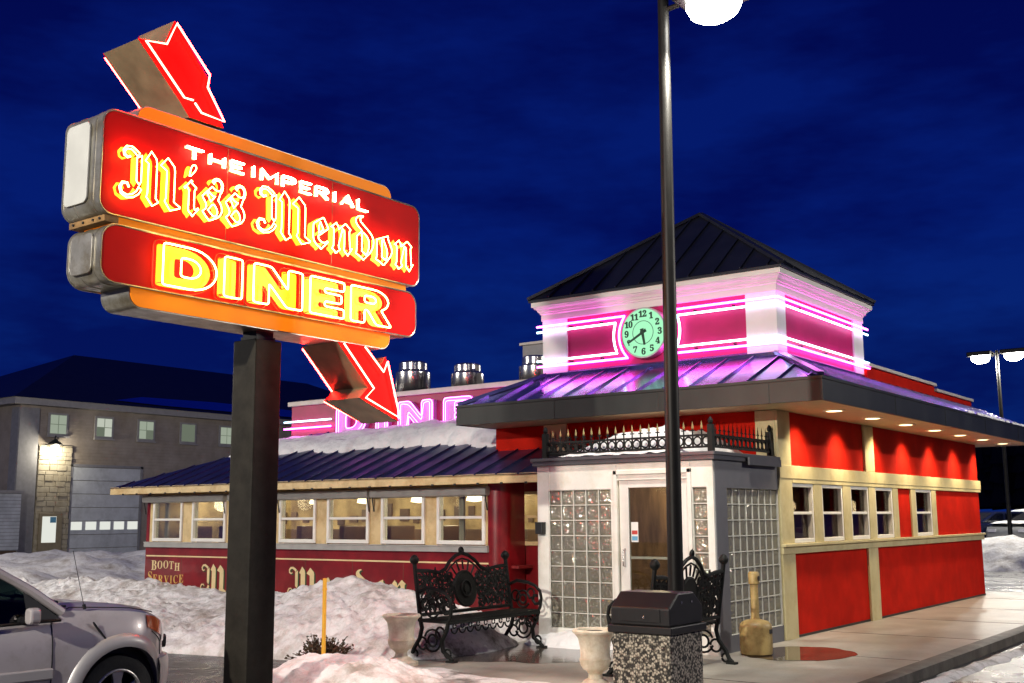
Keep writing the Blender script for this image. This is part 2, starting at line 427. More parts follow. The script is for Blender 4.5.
def rrect(u0, u1, v0, v1, r, n=6, corners=(1, 1, 1, 1)):
    """rounded rectangle; corners: bottom-left, bottom-right, top-right, top-left"""
    P = []
    for (cu, cv, a0, on, px, py) in ((u0 + r, v0 + r, 180, corners[0], u0, v0), (u1 - r, v0 + r, 270, corners[1], u1, v0), (u1 - r, v1 - r, 0, corners[2], u1, v1), (u0 + r, v1 - r, 90, corners[3], u0, v1)):
        if not on: P.append((px, py)); continue
        for k in range(n + 1):
            a = R(a0 + 90 * k / n); P.append((cu + r * math.cos(a), cv + r * math.sin(a)))
    return P

def arc(cu, cv, r, a0, a1, n=10, ry=None):
    ry = ry or r
    return [(cu + r * math.cos(R(a0 + (a1 - a0) * k / n)), cv + ry * math.sin(R(a0 + (a1 - a0) * k / n))) for k in range(n + 1)]

def flat_shape(name, loops, to, d, thick, material, parent, local=False):
    """a flat cut-out with holes (even-odd), given 2-D loops; to(u, v, d) -> 3-D"""
    cu = bpy.data.curves.new(name, 'CURVE'); cu.dimensions = '2D'; cu.fill_mode = 'BOTH'; cu.extrude = 0.5
    for lp in loops:
        sp = cu.splines.new('POLY'); sp.points.add(len(lp) - 1); sp.use_cyclic_u = True
        for p, q in zip(sp.points, lp): p.co = (q[0], q[1], 0, 1)
    tmp = bpy.data.objects.new("tmp", cu); COL.objects.link(tmp)
    dg = bpy.context.evaluated_depsgraph_get()
    me = bpy.data.meshes.new_from_object(tmp.evaluated_get(dg))
    bpy.data.objects.remove(tmp); bpy.data.curves.remove(cu)
    m = MB()
    m.add([to(v.co.x, v.co.y, d + (v.co.z + 0.5) * thick) for v in me.vertices], [tuple(p.vertices) for p in me.polygons])
    bpy.data.meshes.remove(me)
    return m.build(name, material, parent, local=local)

def fbm(x, y, z=0.0, oct=5):
    return noise.fractal(Vector((x, y, z)), 0.9, 2.1, oct)

def heightfield(name, x0, x1, y0, y1, nx, ny, fn, material, label=None, cat=None, kind=None, zmin=-0.02, smooth=70, parent=None):
    m = MB(); keep = {}
    vs = []; H = {}
    for j in range(ny + 1):
        for i in range(nx + 1):
            x = x0 + (x1 - x0) * i / nx; y = y0 + (y1 - y0) * j / ny
            H[i, j] = fn(x, y); vs.append((x, y, H[i, j]))
    fs = []
    for j in range(ny):
        for i in range(nx):
            if max(H[i, j], H[i + 1, j], H[i, j + 1], H[i + 1, j + 1]) <= zmin: continue
            a = j * (nx + 1) + i
            fs.append((a, a + 1, a + nx + 2, a + nx + 1))
    used = sorted({i for f in fs for i in f}); mp = {o: n for n, o in enumerate(used)}
    m.add([vs[i] for i in used], [tuple(mp[i] for i in f) for f in fs])
    o = m.build(name, material, parent, smooth=smooth)
    if label: tag(o, label, cat, kind)
    return o

def lerp_list(L, x):
    if x <= L[0][0]: return L[0][1]
    for (a, va), (b, vb) in zip(L, L[1:]):
        if x <= b: return va + (vb - va) * (x - a) / (b - a)
    return L[-1][1]

def lamp(kind, name, loc, power, color=(1, 0.93, 0.82), size=0.3, rot=None, spot=None, parent=None, blend=0.5):
    d = bpy.data.lights.new(name, kind); d.energy = power; d.color = color
    if kind == 'AREA': d.shape = 'DISK'; d.size = size
    else: d.shadow_soft_size = size
    if kind == 'SPOT': d.spot_size = R(spot or 90); d.spot_blend = blend
    o = bpy.data.objects.new(name, d); COL.objects.link(o)
    if parent is not None:
        o.parent = parent; o.location = Vector(loc) - offset_of(parent)
    else: o.location = loc
    if rot: o.rotation_euler = rot
    return o

# outlines of the letters and digits, as plain coordinates (1000 = one em); blackletter letters sit 1000 above their code
OUTLINE = {
1077: [[138, -15, 138, -8, 132, -1, 118, 10, 102, 19, 93, 24, 89, 22, 82, 17, 73, 9, 62, -3, 43, 13, 57, 31, 70, 47, 90, 72, 99, 81, 107, 88, 115, 92, 123, 93, 131, 92, 142, 87, 156, 80, 173, 69, 191, 58, 207, 83, 219, 116, 227, 157, 229, 207, 227, 258, 222, 303, 213, 341, 200, 374, 184, 399, 165, 418, 143, 429, 119, 433, 107, 432, 96, 429, 85, 426, 75, 420, 66, 413, 58, 406, 51, 397, 45, 388, 40, 377, 36, 366, 34, 355, 34, 343, 34, 331, 37, 320, 41, 308, 47, 297, 55, 286, 64, 276, 73, 266, 85, 257, 97, 249, 110, 242, 124, 236, 138, 232, 129, 205, 98, 215, 71, 229, 48, 244, 31, 263, 17, 283, 7, 304, 1, 326, -1, 350, 1, 370, 4, 389, 10, 407, 19, 423, 29, 439, 42, 453, 56, 465, 71, 475, 88, 484, 106, 490, 125, 494, 144, 495, 178, 492, 209, 482, 237, 465, 262, 442, 269, 456, 278, 468, 287, 478, 298, 487, 310, 493, 322, 498, 335, 501, 349, 502, 382, 497, 411, 485, 436, 463, 459, 433, 479, 460, 506, 480, 537, 491, 575, 495, 605, 493, 631, 486, 653, 475, 671, 459, 686, 440, 696, 416, 702, 389, 704, 357, 704, 348, 721, 348, 721, 326, 699, 322, 681, 316, 666, 309, 654, 301, 646, 291, 640, 278, 637, 263, 635, 245, 636, 95, 645, 85, 660, 73, 669, 66, 715, 95, 727, 77, 638, -15, 619, -15, 618, -9, 616, -4, 614, 1, 593, 19, 570, 32, 552, 49, 549, 54, 547, 60, 545, 66, 545, 72, 545, 225, 545, 238, 546, 249, 548, 259, 550, 267, 553, 274, 558, 280, 563, 287, 612, 324, 612, 346, 611, 367, 608, 385, 602, 401, 594, 415, 584, 426, 571, 434, 557, 439, 540, 441, 519, 438, 501, 431, 485, 420, 473, 404, 483, 375, 490, 344, 494, 310, 496, 273, 487, 197, 461, 124, 417, 53, 357, -15, 336, -15, 336, -9, 330, -2, 316, 9, 301, 19, 292, 24, 287, 22, 280, 17, 271, 9, 260, -3, 240, 13, 264, 43, 273, 55, 282, 65, 290, 73, 298, 81, 304, 86, 311, 90, 317, 93, 322, 93, 386, 59, 397, 85, 405, 118, 410, 160, 412, 210, 410, 262, 406, 308, 398, 349, 388, 386, 376, 415, 361, 436, 345, 448, 327, 453, 320, 452, 312, 450, 305, 447, 299, 443, 293, 438, 288, 432, 284, 425, 281, 417, 295, 388, 305, 355, 310, 316, 312, 273, 311, 247, 309, 221, 304, 197, 298, 174, 289, 151, 279, 129, 267, 107, 253, 85, 236, 63, 214, 39, 189, 13, 159, -15]],
1105: [[71, 371, 84, 433, 92, 460, 103, 480, 117, 492, 134, 496, 146, 495, 155, 489, 160, 481, 162, 469, 161, 462, 159, 455, 155, 447, 150, 439, 144, 430, 137, 421, 130, 412, 122, 403, 92, 371], [130, -15, 112, -5, 116, 2, 105, 8, 96, 13, 88, 19, 81, 25, 76, 31, 73, 39, 71, 48, 70, 59, 70, 75, 72, 102, 72, 230, 58, 255, 51, 254, 44, 251, 36, 246, 28, 239, 14, 254, 34, 270, 55, 290, 78, 314, 103, 342, 121, 331, 113, 319, 113, 313, 169, 279, 169, 259, 161, 257, 155, 251, 152, 242, 150, 230, 150, 93, 154, 68, 157, 66, 160, 64, 165, 64, 169, 65, 175, 69, 183, 76, 193, 85, 208, 72]],
1115: [[118, -15, 111, -5, 67, 26, 26, 50, 26, 71, 48, 85, 63, 99, 73, 113, 76, 126, 74, 137, 69, 149, 60, 162, 48, 177, 35, 191, 27, 202, 21, 212, 19, 219, 136, 342, 147, 336, 167, 323, 186, 313, 202, 308, 216, 306, 226, 306, 235, 309, 243, 314, 250, 320, 256, 327, 260, 335, 262, 345, 263, 355, 262, 365, 260, 374, 255, 383, 249, 391, 242, 397, 234, 401, 225, 404, 216, 405, 208, 404, 201, 401, 193, 397, 186, 391, 180, 384, 175, 376, 171, 368, 169, 359, 163, 366, 155, 372, 147, 377, 139, 381, 144, 391, 151, 400, 158, 408, 167, 415, 176, 421, 187, 425, 198, 428, 210, 428, 219, 428, 229, 426, 238, 423, 247, 419, 255, 414, 263, 408, 270, 401, 275, 393, 280, 384, 283, 375, 285, 365, 286, 355, 286, 345, 284, 335, 282, 326, 279, 317, 275, 308, 270, 299, 263, 289, 255, 278, 211, 225, 228, 215, 242, 203, 254, 191, 264, 177, 272, 163, 278, 150, 281, 136, 282, 123, 281, 108, 277, 93, 271, 80, 263, 67, 252, 55, 240, 44, 225, 34, 208, 25, 187, 15, 168, 6, 154, -1, 138, -15], [132, 175, 191, 242, 172, 244, 153, 250, 133, 260, 113, 274, 97, 279, 94, 277, 90, 275, 81, 255, 82, 250, 86, 241, 94, 231], [178, 38, 187, 39, 196, 42, 204, 47, 211, 54, 216, 62, 220, 71, 223, 80, 224, 91, 223, 99, 221, 107, 217, 115, 213, 124, 207, 132, 201, 139, 194, 146, 187, 152, 181, 157, 174, 160, 168, 162, 163, 163, 148, 154, 93, 91, 158, 45, 166, 41, 172, 39]],
1101: [[155, -15, 137, -7, 140, 2, 113, 12, 91, 24, 74, 37, 61, 51, 51, 66, 44, 83, 40, 102, 39, 122, 39, 217, 39, 227, 40, 235, 41, 242, 43, 247, 46, 252, 50, 256, 55, 261, 60, 265, 174, 342, 189, 342, 253, 246, 258, 237, 257, 232, 250, 224, 118, 125, 119, 117, 121, 110, 124, 103, 128, 97, 134, 91, 139, 86, 146, 81, 153, 78, 160, 74, 167, 72, 174, 71, 181, 71, 190, 71, 198, 72, 206, 74, 212, 76, 219, 80, 226, 85, 234, 91, 242, 98, 256, 83], [118, 155, 185, 205, 189, 211, 140, 289, 118, 236]],
1110: [[85, -15, 82, -8, 77, -1, 71, 6, 64, 12, 56, 17, 48, 21, 40, 24, 33, 26, 33, 46, 43, 50, 50, 57, 54, 67, 55, 81, 55, 218, 54, 236, 52, 250, 48, 260, 42, 266, 29, 253, 14, 266, 83, 342, 99, 329, 95, 323, 101, 318, 115, 308, 125, 295, 132, 279, 134, 260, 134, 253, 224, 342, 244, 342, 250, 333, 257, 325, 264, 319, 273, 313, 282, 308, 291, 304, 299, 301, 307, 300, 307, 280, 299, 276, 293, 269, 290, 261, 289, 251, 289, 90, 303, 64, 307, 65, 313, 69, 321, 76, 331, 85, 346, 72, 268, -15, 251, -5, 255, 2, 244, 8, 234, 13, 226, 19, 220, 25, 215, 31, 211, 39, 209, 48, 208, 59, 209, 72, 210, 85, 210, 98, 210, 232, 209, 245, 204, 256, 197, 265, 187, 272, 134, 220, 134, 81, 135, 67, 139, 57, 146, 50, 156, 46, 156, 26, 148, 24, 141, 21, 133, 17, 126, 12, 118, 6, 113, -1, 108, -8, 105, -15]],
1100: [[145, -15, 142, -12, 138, -8, 131, -4, 122, 1, 112, 7, 101, 12, 89, 17, 76, 23, 63, 28, 50, 33, 37, 37, 25, 40, 25, 60, 30, 63, 34, 66, 37, 71, 38, 77, 40, 105, 40, 214, 40, 244, 37, 269, 120, 317, 93, 333, 70, 347, 53, 360, 40, 372, 32, 383, 26, 394, 22, 405, 21, 416, 23, 431, 29, 445, 39, 458, 53, 469, 71, 478, 91, 484, 114, 488, 140, 490, 140, 469, 130, 469, 121, 467, 113, 465, 107, 461, 102, 457, 98, 452, 96, 447, 95, 441, 97, 432, 100, 423, 107, 415, 116, 407, 199, 355, 218, 342, 236, 330, 251, 319, 264, 307, 274, 296, 283, 285, 290, 274, 296, 262, 300, 251, 303, 239, 304, 227, 305, 214, 304, 197, 301, 179, 295, 161, 288, 144, 279, 126, 269, 109, 259, 93, 247, 78, 165, -15], [181, 48, 189, 51, 197, 59, 206, 71, 215, 89, 223, 111, 229, 133, 232, 157, 233, 182, 233, 196, 231, 209, 229, 220, 225, 230, 221, 240, 215, 249, 208, 258, 199, 266, 189, 274, 176, 283, 163, 292, 147, 301, 119, 285, 119, 83, 146, 70]],
1111: [[143, -15, 140, -12, 135, -7, 126, -2, 113, 4, 98, 11, 79, 17, 56, 25, 30, 32, 30, 52, 38, 57, 42, 65, 44, 78, 45, 99, 45, 214, 44, 244, 42, 269, 222, 342, 232, 323, 223, 318, 235, 295, 278, 224, 285, 212, 289, 199, 292, 185, 293, 171, 292, 158, 289, 144, 284, 131, 276, 117, 267, 102, 254, 86, 239, 67, 220, 46, 163, -15], [185, 48, 190, 50, 195, 55, 200, 63, 206, 75, 211, 89, 215, 104, 218, 118, 218, 134, 217, 153, 212, 173, 203, 194, 192, 215, 180, 236, 169, 255, 161, 272, 154, 287, 124, 275, 124, 75, 147, 63, 166, 55, 178, 50]],
48: [[188, -7, 159, -5, 133, 1, 110, 11, 91, 24, 74, 41, 60, 61, 48, 84, 39, 111, 32, 140, 27, 171, 24, 205, 23, 241, 24, 277, 27, 311, 32, 342, 39, 371, 48, 397, 60, 420, 74, 439, 91, 456, 110, 469, 133, 479, 159, 484, 189, 486, 217, 484, 242, 479, 264, 469, 283, 456, 300, 439, 314, 419, 326, 397, 336, 370, 343, 341, 348, 310, 352, 277, 353, 240, 352, 204, 348, 171, 343, 139, 336, 110, 326, 84, 314, 61, 300, 41, 283, 24, 263, 11, 241, 1, 216, -5], [188, 37, 205, 40, 219, 50, 230, 67, 237, 91, 242, 120, 246, 155, 248, 195, 248, 240, 248, 286, 246, 326, 242, 360, 237, 390, 230, 413, 219, 429, 206, 439, 189, 443, 172, 439, 157, 429, 147, 413, 139, 390, 134, 360, 130, 326, 128, 286, 127, 240, 128, 195, 130, 155, 134, 120, 139, 91, 147, 67, 157, 50, 171, 40]],
49: [[65, 0, 65, 36, 120, 36, 128, 36, 135, 38, 141, 41, 146, 45, 149, 51, 152, 58, 153, 68, 154, 79, 154, 416, 141, 401, 130, 388, 118, 376, 108, 365, 98, 357, 87, 351, 77, 347, 67, 346, 59, 347, 52, 349, 46, 353, 40, 359, 35, 367, 31, 375, 29, 385, 28, 396, 39, 399, 50, 402, 61, 407, 74, 412, 87, 418, 101, 426, 116, 436, 132, 447, 179, 482, 254, 482, 254, 79, 254, 69, 256, 61, 258, 53, 261, 47, 265, 42, 271, 38, 279, 36, 288, 36, 343, 36, 343, 0]],
50: [[24, 0, 24, 69, 123, 171, 143, 191, 160, 210, 174, 228, 187, 245, 197, 261, 206, 277, 212, 292, 218, 307, 221, 322, 224, 338, 226, 354, 226, 371, 225, 389, 223, 405, 218, 417, 212, 427, 205, 435, 196, 441, 185, 444, 174, 445, 158, 443, 145, 438, 134, 429, 126, 416, 120, 400, 116, 380, 113, 356, 112, 329, 94, 330, 77, 333, 63, 338, 50, 344, 40, 353, 32, 365, 28, 379, 26, 396, 27, 407, 30, 419, 35, 430, 43, 441, 52, 450, 63, 459, 77, 467, 92, 474, 109, 479, 129, 483, 150, 485, 174, 486, 209, 484, 240, 479, 267, 469, 288, 456, 306, 440, 318, 421, 325, 399, 328, 375, 327, 363, 326, 352, 323, 340, 319, 329, 314, 318, 308, 306, 301, 294, 291, 281, 281, 267, 268, 252, 254, 237, 238, 220, 221, 202, 201, 182, 179, 161, 154, 138, 87, 74, 244, 74, 254, 75, 263, 77, 272, 81, 279, 86, 286, 93, 292, 101, 296, 110, 300, 120, 305, 141, 345, 141, 341, 0]],
51: [[163, -7, 139, -6, 117, -4, 98, 0, 81, 5, 66, 11, 53, 18, 43, 26, 34, 35, 27, 44, 23, 54, 20, 64, 19, 74, 20, 86, 23, 96, 28, 105, 36, 113, 45, 119, 54, 123, 65, 125, 76, 126, 77, 106, 82, 89, 89, 74, 99, 62, 111, 52, 125, 46, 141, 42, 158, 40, 169, 41, 180, 42, 190, 45, 199, 49, 208, 54, 216, 61, 224, 69, 230, 79, 235, 91, 238, 105, 240, 121, 241, 139, 239, 157, 234, 174, 226, 189, 214, 202, 199, 213, 181, 221, 161, 225, 137, 227, 95, 227, 95, 269, 140, 269, 160, 270, 178, 275, 192, 284, 204, 296, 213, 311, 220, 327, 224, 346, 225, 367, 224, 385, 221, 400, 217, 413, 211, 424, 203, 434, 193, 440, 182, 444, 169, 445, 158, 444, 148, 441, 140, 437, 133, 430, 127, 422, 122, 413, 119, 403, 116, 391, 114, 379, 113, 367, 112, 354, 111, 341, 92, 342, 75, 345, 60, 349, 47, 356, 37, 364, 30, 374, 26, 387, 24, 401, 27, 418, 34, 434, 45, 448, 62, 461, 83, 472, 108, 480, 138, 485, 173, 486, 207, 484, 237, 479, 263, 470, 286, 458, 304, 442, 317, 423, 325, 401, 328, 377, 326, 355, 320, 335, 311, 317, 298, 301, 283, 287, 265, 275, 246, 264, 225, 256, 238, 253, 252, 249, 266, 244, 279, 238, 293, 231, 305, 222, 316, 212, 326, 201, 334, 188, 340, 174, 343, 157, 345, 138, 344, 119, 341, 101, 336, 84, 329, 70, 321, 56, 312, 44, 301, 34, 288, 25, 275, 17, 261, 10, 246, 5, 230, 1, 214, -3, 197, -5, 180, -6]],
52: [[121, 0, 121, 36, 140, 36, 151, 36, 161, 38, 170, 40, 179, 44, 186, 50, 191, 58, 194, 70, 195, 84, 195, 125, 9, 125, 9, 166, 199, 480, 293, 480, 293, 169, 363, 169, 363, 125, 293, 125, 293, 84, 294, 70, 297, 58, 302, 50, 309, 44, 317, 40, 327, 38, 337, 36, 348, 36, 357, 36, 357, 0], [56, 169, 195, 169, 195, 287, 199, 416, 189, 394, 174, 366, 158, 338, 146, 319]],
53: [[165, -7, 141, -6, 119, -4, 100, 0, 84, 5, 70, 11, 58, 18, 48, 26, 40, 35, 34, 45, 30, 54, 28, 64, 27, 75, 28, 86, 31, 95, 35, 103, 42, 109, 50, 114, 59, 118, 69, 120, 81, 121, 81, 111, 82, 102, 85, 93, 88, 83, 92, 74, 97, 66, 103, 59, 111, 52, 120, 47, 130, 43, 141, 41, 154, 40, 165, 41, 176, 43, 186, 46, 195, 50, 204, 56, 212, 63, 219, 72, 226, 83, 231, 96, 234, 111, 236, 128, 237, 148, 236, 171, 231, 192, 224, 209, 213, 223, 200, 233, 184, 241, 166, 246, 146, 247, 134, 247, 122, 246, 112, 245, 71, 235, 40, 247, 62, 480, 316, 480, 319, 357, 281, 357, 275, 380, 267, 399, 263, 402, 258, 404, 252, 405, 244, 406, 105, 406, 94, 281, 168, 291, 205, 289, 238, 282, 267, 271, 293, 256, 313, 235, 328, 211, 337, 181, 340, 148, 339, 127, 336, 108, 331, 90, 324, 75, 316, 61, 306, 48, 295, 37, 282, 27, 269, 19, 255, 12, 241, 6, 226, 1, 210, -2, 195, -5, 180, -6]],
54: [[197, -7, 173, -5, 150, -1, 129, 7, 109, 18, 92, 32, 76, 49, 62, 69, 51, 93, 42, 120, 35, 151, 32, 184, 30, 222, 31, 249, 33, 275, 37, 301, 42, 325, 49, 349, 57, 370, 66, 391, 77, 409, 90, 426, 104, 441, 120, 455, 137, 466, 156, 475, 176, 481, 198, 485, 222, 486, 242, 486, 261, 484, 277, 480, 291, 476, 303, 470, 313, 464, 322, 457, 329, 449, 334, 440, 338, 431, 340, 422, 340, 412, 339, 402, 336, 393, 330, 384, 322, 376, 312, 369, 298, 364, 280, 361, 260, 360, 260, 370, 259, 380, 258, 390, 256, 400, 254, 410, 251, 419, 247, 427, 243, 434, 238, 439, 232, 443, 224, 446, 216, 447, 197, 444, 180, 435, 165, 421, 152, 401, 142, 375, 134, 345, 128, 309, 125, 269, 132, 274, 141, 278, 150, 282, 161, 286, 173, 290, 186, 292, 201, 294, 218, 294, 247, 292, 273, 285, 295, 274, 315, 258, 331, 237, 343, 214, 350, 186, 352, 155, 349, 121, 342, 90, 330, 62, 313, 38, 291, 19, 264, 5, 233, -4], [199, 38, 211, 39, 222, 44, 231, 53, 239, 64, 246, 79, 251, 98, 254, 121, 255, 148, 254, 174, 250, 196, 245, 214, 238, 228, 229, 239, 219, 247, 206, 252, 193, 253, 184, 253, 174, 251, 164, 247, 154, 243, 145, 238, 137, 232, 130, 227, 125, 221, 127, 176, 131, 138, 137, 106, 147, 81, 158, 62, 170, 48, 184, 40]],
55: [[111, 0, 289, 406, 113, 406, 97, 404, 86, 398, 78, 387, 74, 372, 70, 338, 30, 338, 33, 480, 353, 480, 353, 447, 168, 0]],
56: [[183, -7, 157, -6, 132, -2, 111, 3, 91, 11, 74, 20, 60, 31, 48, 44, 38, 57, 30, 72, 25, 88, 21, 105, 20, 122, 22, 143, 27, 162, 35, 178, 47, 193, 62, 206, 79, 219, 98, 231, 119, 242, 100, 255, 83, 267, 69, 281, 57, 296, 48, 311, 41, 327, 37, 345, 36, 364, 37, 380, 39, 395, 44, 409, 50, 423, 59, 437, 70, 449, 83, 459, 99, 469, 118, 476, 140, 482, 164, 485, 191, 486, 225, 484, 254, 478, 278, 468, 299, 453, 314, 435, 325, 415, 332, 393, 334, 369, 333, 350, 328, 333, 321, 318, 310, 305, 297, 293, 281, 282, 264, 271, 244, 260, 272, 245, 296, 230, 315, 215, 330, 199, 341, 183, 349, 166, 354, 147, 355, 127, 352, 97, 344, 71, 330, 48, 310, 29, 285, 13, 256, 2, 222, -5], [203, 283, 214, 290, 224, 298, 232, 307, 239, 317, 244, 328, 247, 340, 249, 354, 250, 370, 249, 380, 248, 389, 246, 398, 243, 407, 239, 415, 234, 423, 228, 430, 222, 436, 215, 441, 206, 444, 197, 447, 187, 447, 174, 446, 163, 442, 153, 435, 145, 426, 139, 414, 134, 402, 131, 388, 130, 372, 131, 356, 135, 341, 141, 329, 149, 318, 160, 309, 172, 300, 186, 291], [187, 32, 203, 33, 218, 37, 230, 45, 241, 55, 250, 68, 257, 82, 261, 98, 262, 116, 260, 131, 256, 146, 249, 159, 239, 170, 225, 181, 208, 192, 188, 204, 164, 216, 153, 208, 143, 199, 134, 189, 126, 178, 119, 166, 115, 152, 112, 137, 111, 120, 112, 101, 116, 84, 123, 69, 132, 56, 143, 45, 156, 38, 170, 33]],
57: [[152, -7, 133, -6, 116, -4, 101, 0, 88, 4, 77, 10, 67, 17, 59, 25, 53, 33, 48, 42, 45, 51, 43, 60, 42, 69, 43, 76, 44, 83, 47, 89, 50, 94, 55, 99, 61, 102, 67, 105, 75, 107, 81, 93, 87, 80, 95, 67, 103, 56, 114, 47, 126, 41, 140, 37, 156, 36, 194, 48, 223, 84, 242, 145, 251, 230, 243, 221, 234, 212, 223, 205, 212, 198, 200, 192, 186, 188, 171, 186, 155, 185, 128, 187, 103, 194, 80, 205, 60, 220, 44, 240, 33, 264, 26, 292, 24, 324, 25, 347, 28, 369, 34, 390, 42, 409, 52, 426, 64, 441, 79, 454, 95, 466, 113, 475, 133, 481, 154, 485, 177, 486, 201, 485, 223, 480, 244, 473, 264, 463, 282, 449, 298, 433, 311, 413, 323, 390, 333, 363, 340, 332, 344, 298, 345, 261, 345, 233, 343, 207, 339, 182, 334, 157, 328, 133, 321, 111, 311, 91, 301, 72, 288, 54, 274, 39, 258, 25, 241, 14, 222, 5, 200, -2, 177, -5], [184, 233, 195, 234, 206, 236, 215, 240, 224, 245, 232, 252, 239, 260, 245, 268, 251, 278, 249, 318, 245, 352, 239, 380, 231, 403, 221, 420, 209, 432, 196, 439, 181, 441, 168, 439, 156, 434, 145, 425, 137, 413, 130, 397, 125, 377, 122, 354, 121, 328, 125, 286, 137, 257, 156, 239]],
66: [[16, 0, 16, 17, 32, 19, 45, 22, 55, 26, 62, 32, 68, 40, 72, 51, 74, 65, 75, 82, 75, 369, 74, 382, 73, 394, 72, 404, 69, 412, 66, 419, 62, 425, 57, 429, 51, 433, 44, 435, 36, 437, 26, 438, 15, 439, 15, 455, 220, 455, 297, 449, 352, 429, 385, 396, 396, 351, 389, 313, 369, 283, 335, 261, 287, 247, 344, 231, 385, 206, 410, 173, 418, 132, 415, 102, 407, 76, 392, 54, 371, 35, 345, 19, 314, 9, 278, 2, 238, 0], [182, 252, 188, 252, 213, 253, 234, 257, 251, 263, 263, 272, 273, 285, 279, 301, 283, 321, 285, 345, 284, 367, 281, 385, 276, 400, 269, 412, 260, 422, 248, 428, 234, 433, 216, 434, 206, 433, 198, 432, 192, 429, 188, 425, 185, 419, 183, 412, 182, 402, 182, 391], [222, 24, 242, 26, 259, 30, 273, 38, 283, 49, 291, 63, 296, 81, 300, 103, 301, 128, 299, 154, 295, 176, 287, 194, 277, 208, 263, 218, 245, 225, 223, 230, 197, 231, 182, 231, 182, 65, 183, 55, 184, 46, 187, 39, 190, 33, 195, 29, 202, 26, 211, 25]],
79: [[261, -11, 236, -10, 213, -6, 190, -1, 169, 7, 148, 17, 129, 29, 111, 43, 94, 58, 79, 75, 66, 93, 55, 113, 45, 134, 37, 156, 32, 179, 29, 203, 28, 228, 29, 252, 32, 276, 37, 299, 45, 321, 55, 342, 66, 362, 79, 380, 95, 397, 112, 413, 130, 426, 149, 438, 170, 448, 192, 456, 216, 462, 240, 465, 265, 466, 290, 465, 313, 462, 336, 456, 357, 448, 378, 439, 397, 427, 415, 414, 431, 399, 446, 382, 459, 364, 471, 344, 481, 323, 488, 301, 494, 277, 497, 253, 498, 228, 497, 203, 494, 179, 488, 156, 481, 134, 471, 113, 459, 93, 446, 75, 430, 58, 414, 43, 395, 29, 376, 17, 355, 7, 333, -1, 310, -6, 286, -10], [265, 12, 315, 26, 351, 66, 372, 133, 379, 228, 377, 278, 371, 321, 362, 358, 348, 389, 330, 412, 310, 430, 286, 440, 260, 443, 210, 430, 174, 389, 152, 322, 145, 228, 147, 178, 153, 135, 163, 98, 177, 67, 195, 43, 215, 26, 238, 16]],
84: [[92, 0, 92, 17, 109, 18, 123, 21, 134, 25, 142, 31, 148, 39, 152, 50, 155, 64, 156, 81, 156, 433, 149, 433, 124, 431, 102, 426, 82, 416, 65, 403, 51, 387, 41, 367, 33, 344, 29, 318, 11, 318, 11, 455, 410, 455, 410, 317, 394, 317, 381, 368, 357, 404, 319, 426, 269, 433, 263, 433, 263, 81, 264, 63, 267, 49, 271, 38, 276, 30, 284, 25, 296, 21, 310, 18, 328, 17, 328, 0]],
72: [[15, 0, 15, 17, 31, 19, 45, 22, 55, 26, 62, 32, 68, 39, 72, 50, 74, 64, 75, 81, 75, 379, 74, 394, 71, 406, 68, 416, 62, 424, 55, 429, 44, 434, 32, 437, 16, 439, 16, 455, 242, 455, 242, 439, 230, 437, 220, 436, 211, 434, 204, 432, 198, 429, 193, 425, 190, 421, 187, 415, 185, 408, 183, 400, 182, 390, 182, 379, 182, 251, 342, 251, 342, 379, 342, 390, 341, 400, 339, 408, 337, 415, 335, 421, 331, 425, 326, 429, 320, 432, 313, 434, 304, 436, 294, 437, 282, 439, 282, 455, 507, 455, 507, 439, 491, 437, 478, 434, 468, 429, 461, 424, 456, 417, 452, 407, 450, 394, 449, 379, 449, 81, 450, 65, 452, 52, 456, 41, 461, 33, 468, 27, 478, 22, 491, 19, 507, 17, 507, 0, 282, 0, 282, 17, 298, 19, 311, 21, 321, 25, 329, 31, 335, 38, 339, 49, 341, 63, 342, 81, 342, 221, 182, 221, 182, 81, 183, 64, 185, 50, 189, 39, 194, 32, 202, 26, 212, 22, 225, 19, 242, 17, 242, 0]],
83: [[43, -11, 43, 158, 62, 158, 72, 124, 83, 94, 96, 70, 111, 50, 129, 34, 149, 24, 172, 17, 197, 15, 215, 16, 231, 20, 245, 27, 257, 36, 266, 47, 273, 60, 277, 74, 279, 89, 275, 110, 265, 129, 248, 146, 225, 160, 163, 191, 135, 205, 112, 221, 92, 236, 77, 253, 65, 270, 56, 289, 51, 309, 50, 332, 51, 352, 54, 370, 60, 387, 67, 403, 77, 417, 88, 429, 101, 440, 115, 449, 131, 457, 148, 462, 166, 465, 185, 466, 195, 466, 206, 465, 217, 463, 229, 461, 242, 459, 255, 456, 268, 452, 282, 448, 291, 446, 300, 445, 307, 446, 313, 450, 318, 457, 320, 466, 339, 466, 339, 319, 322, 319, 317, 337, 310, 354, 303, 370, 293, 385, 283, 398, 272, 410, 261, 420, 248, 429, 235, 436, 222, 441, 208, 444, 194, 445, 178, 443, 163, 440, 151, 434, 140, 426, 131, 417, 125, 406, 121, 394, 120, 380, 121, 368, 124, 356, 129, 346, 137, 336, 147, 328, 159, 319, 173, 311, 189, 303, 253, 273, 273, 263, 290, 253, 305, 243, 317, 233, 328, 222, 337, 211, 344, 200, 350, 188, 354, 176, 357, 162, 359, 148, 359, 133, 358, 112, 354, 93, 348, 75, 339, 58, 328, 43, 314, 29, 298, 18, 281, 8, 261, 0, 240, -6, 217, -9, 192, -10, 150, -6, 98, 9, 85, 12, 61, -11]],
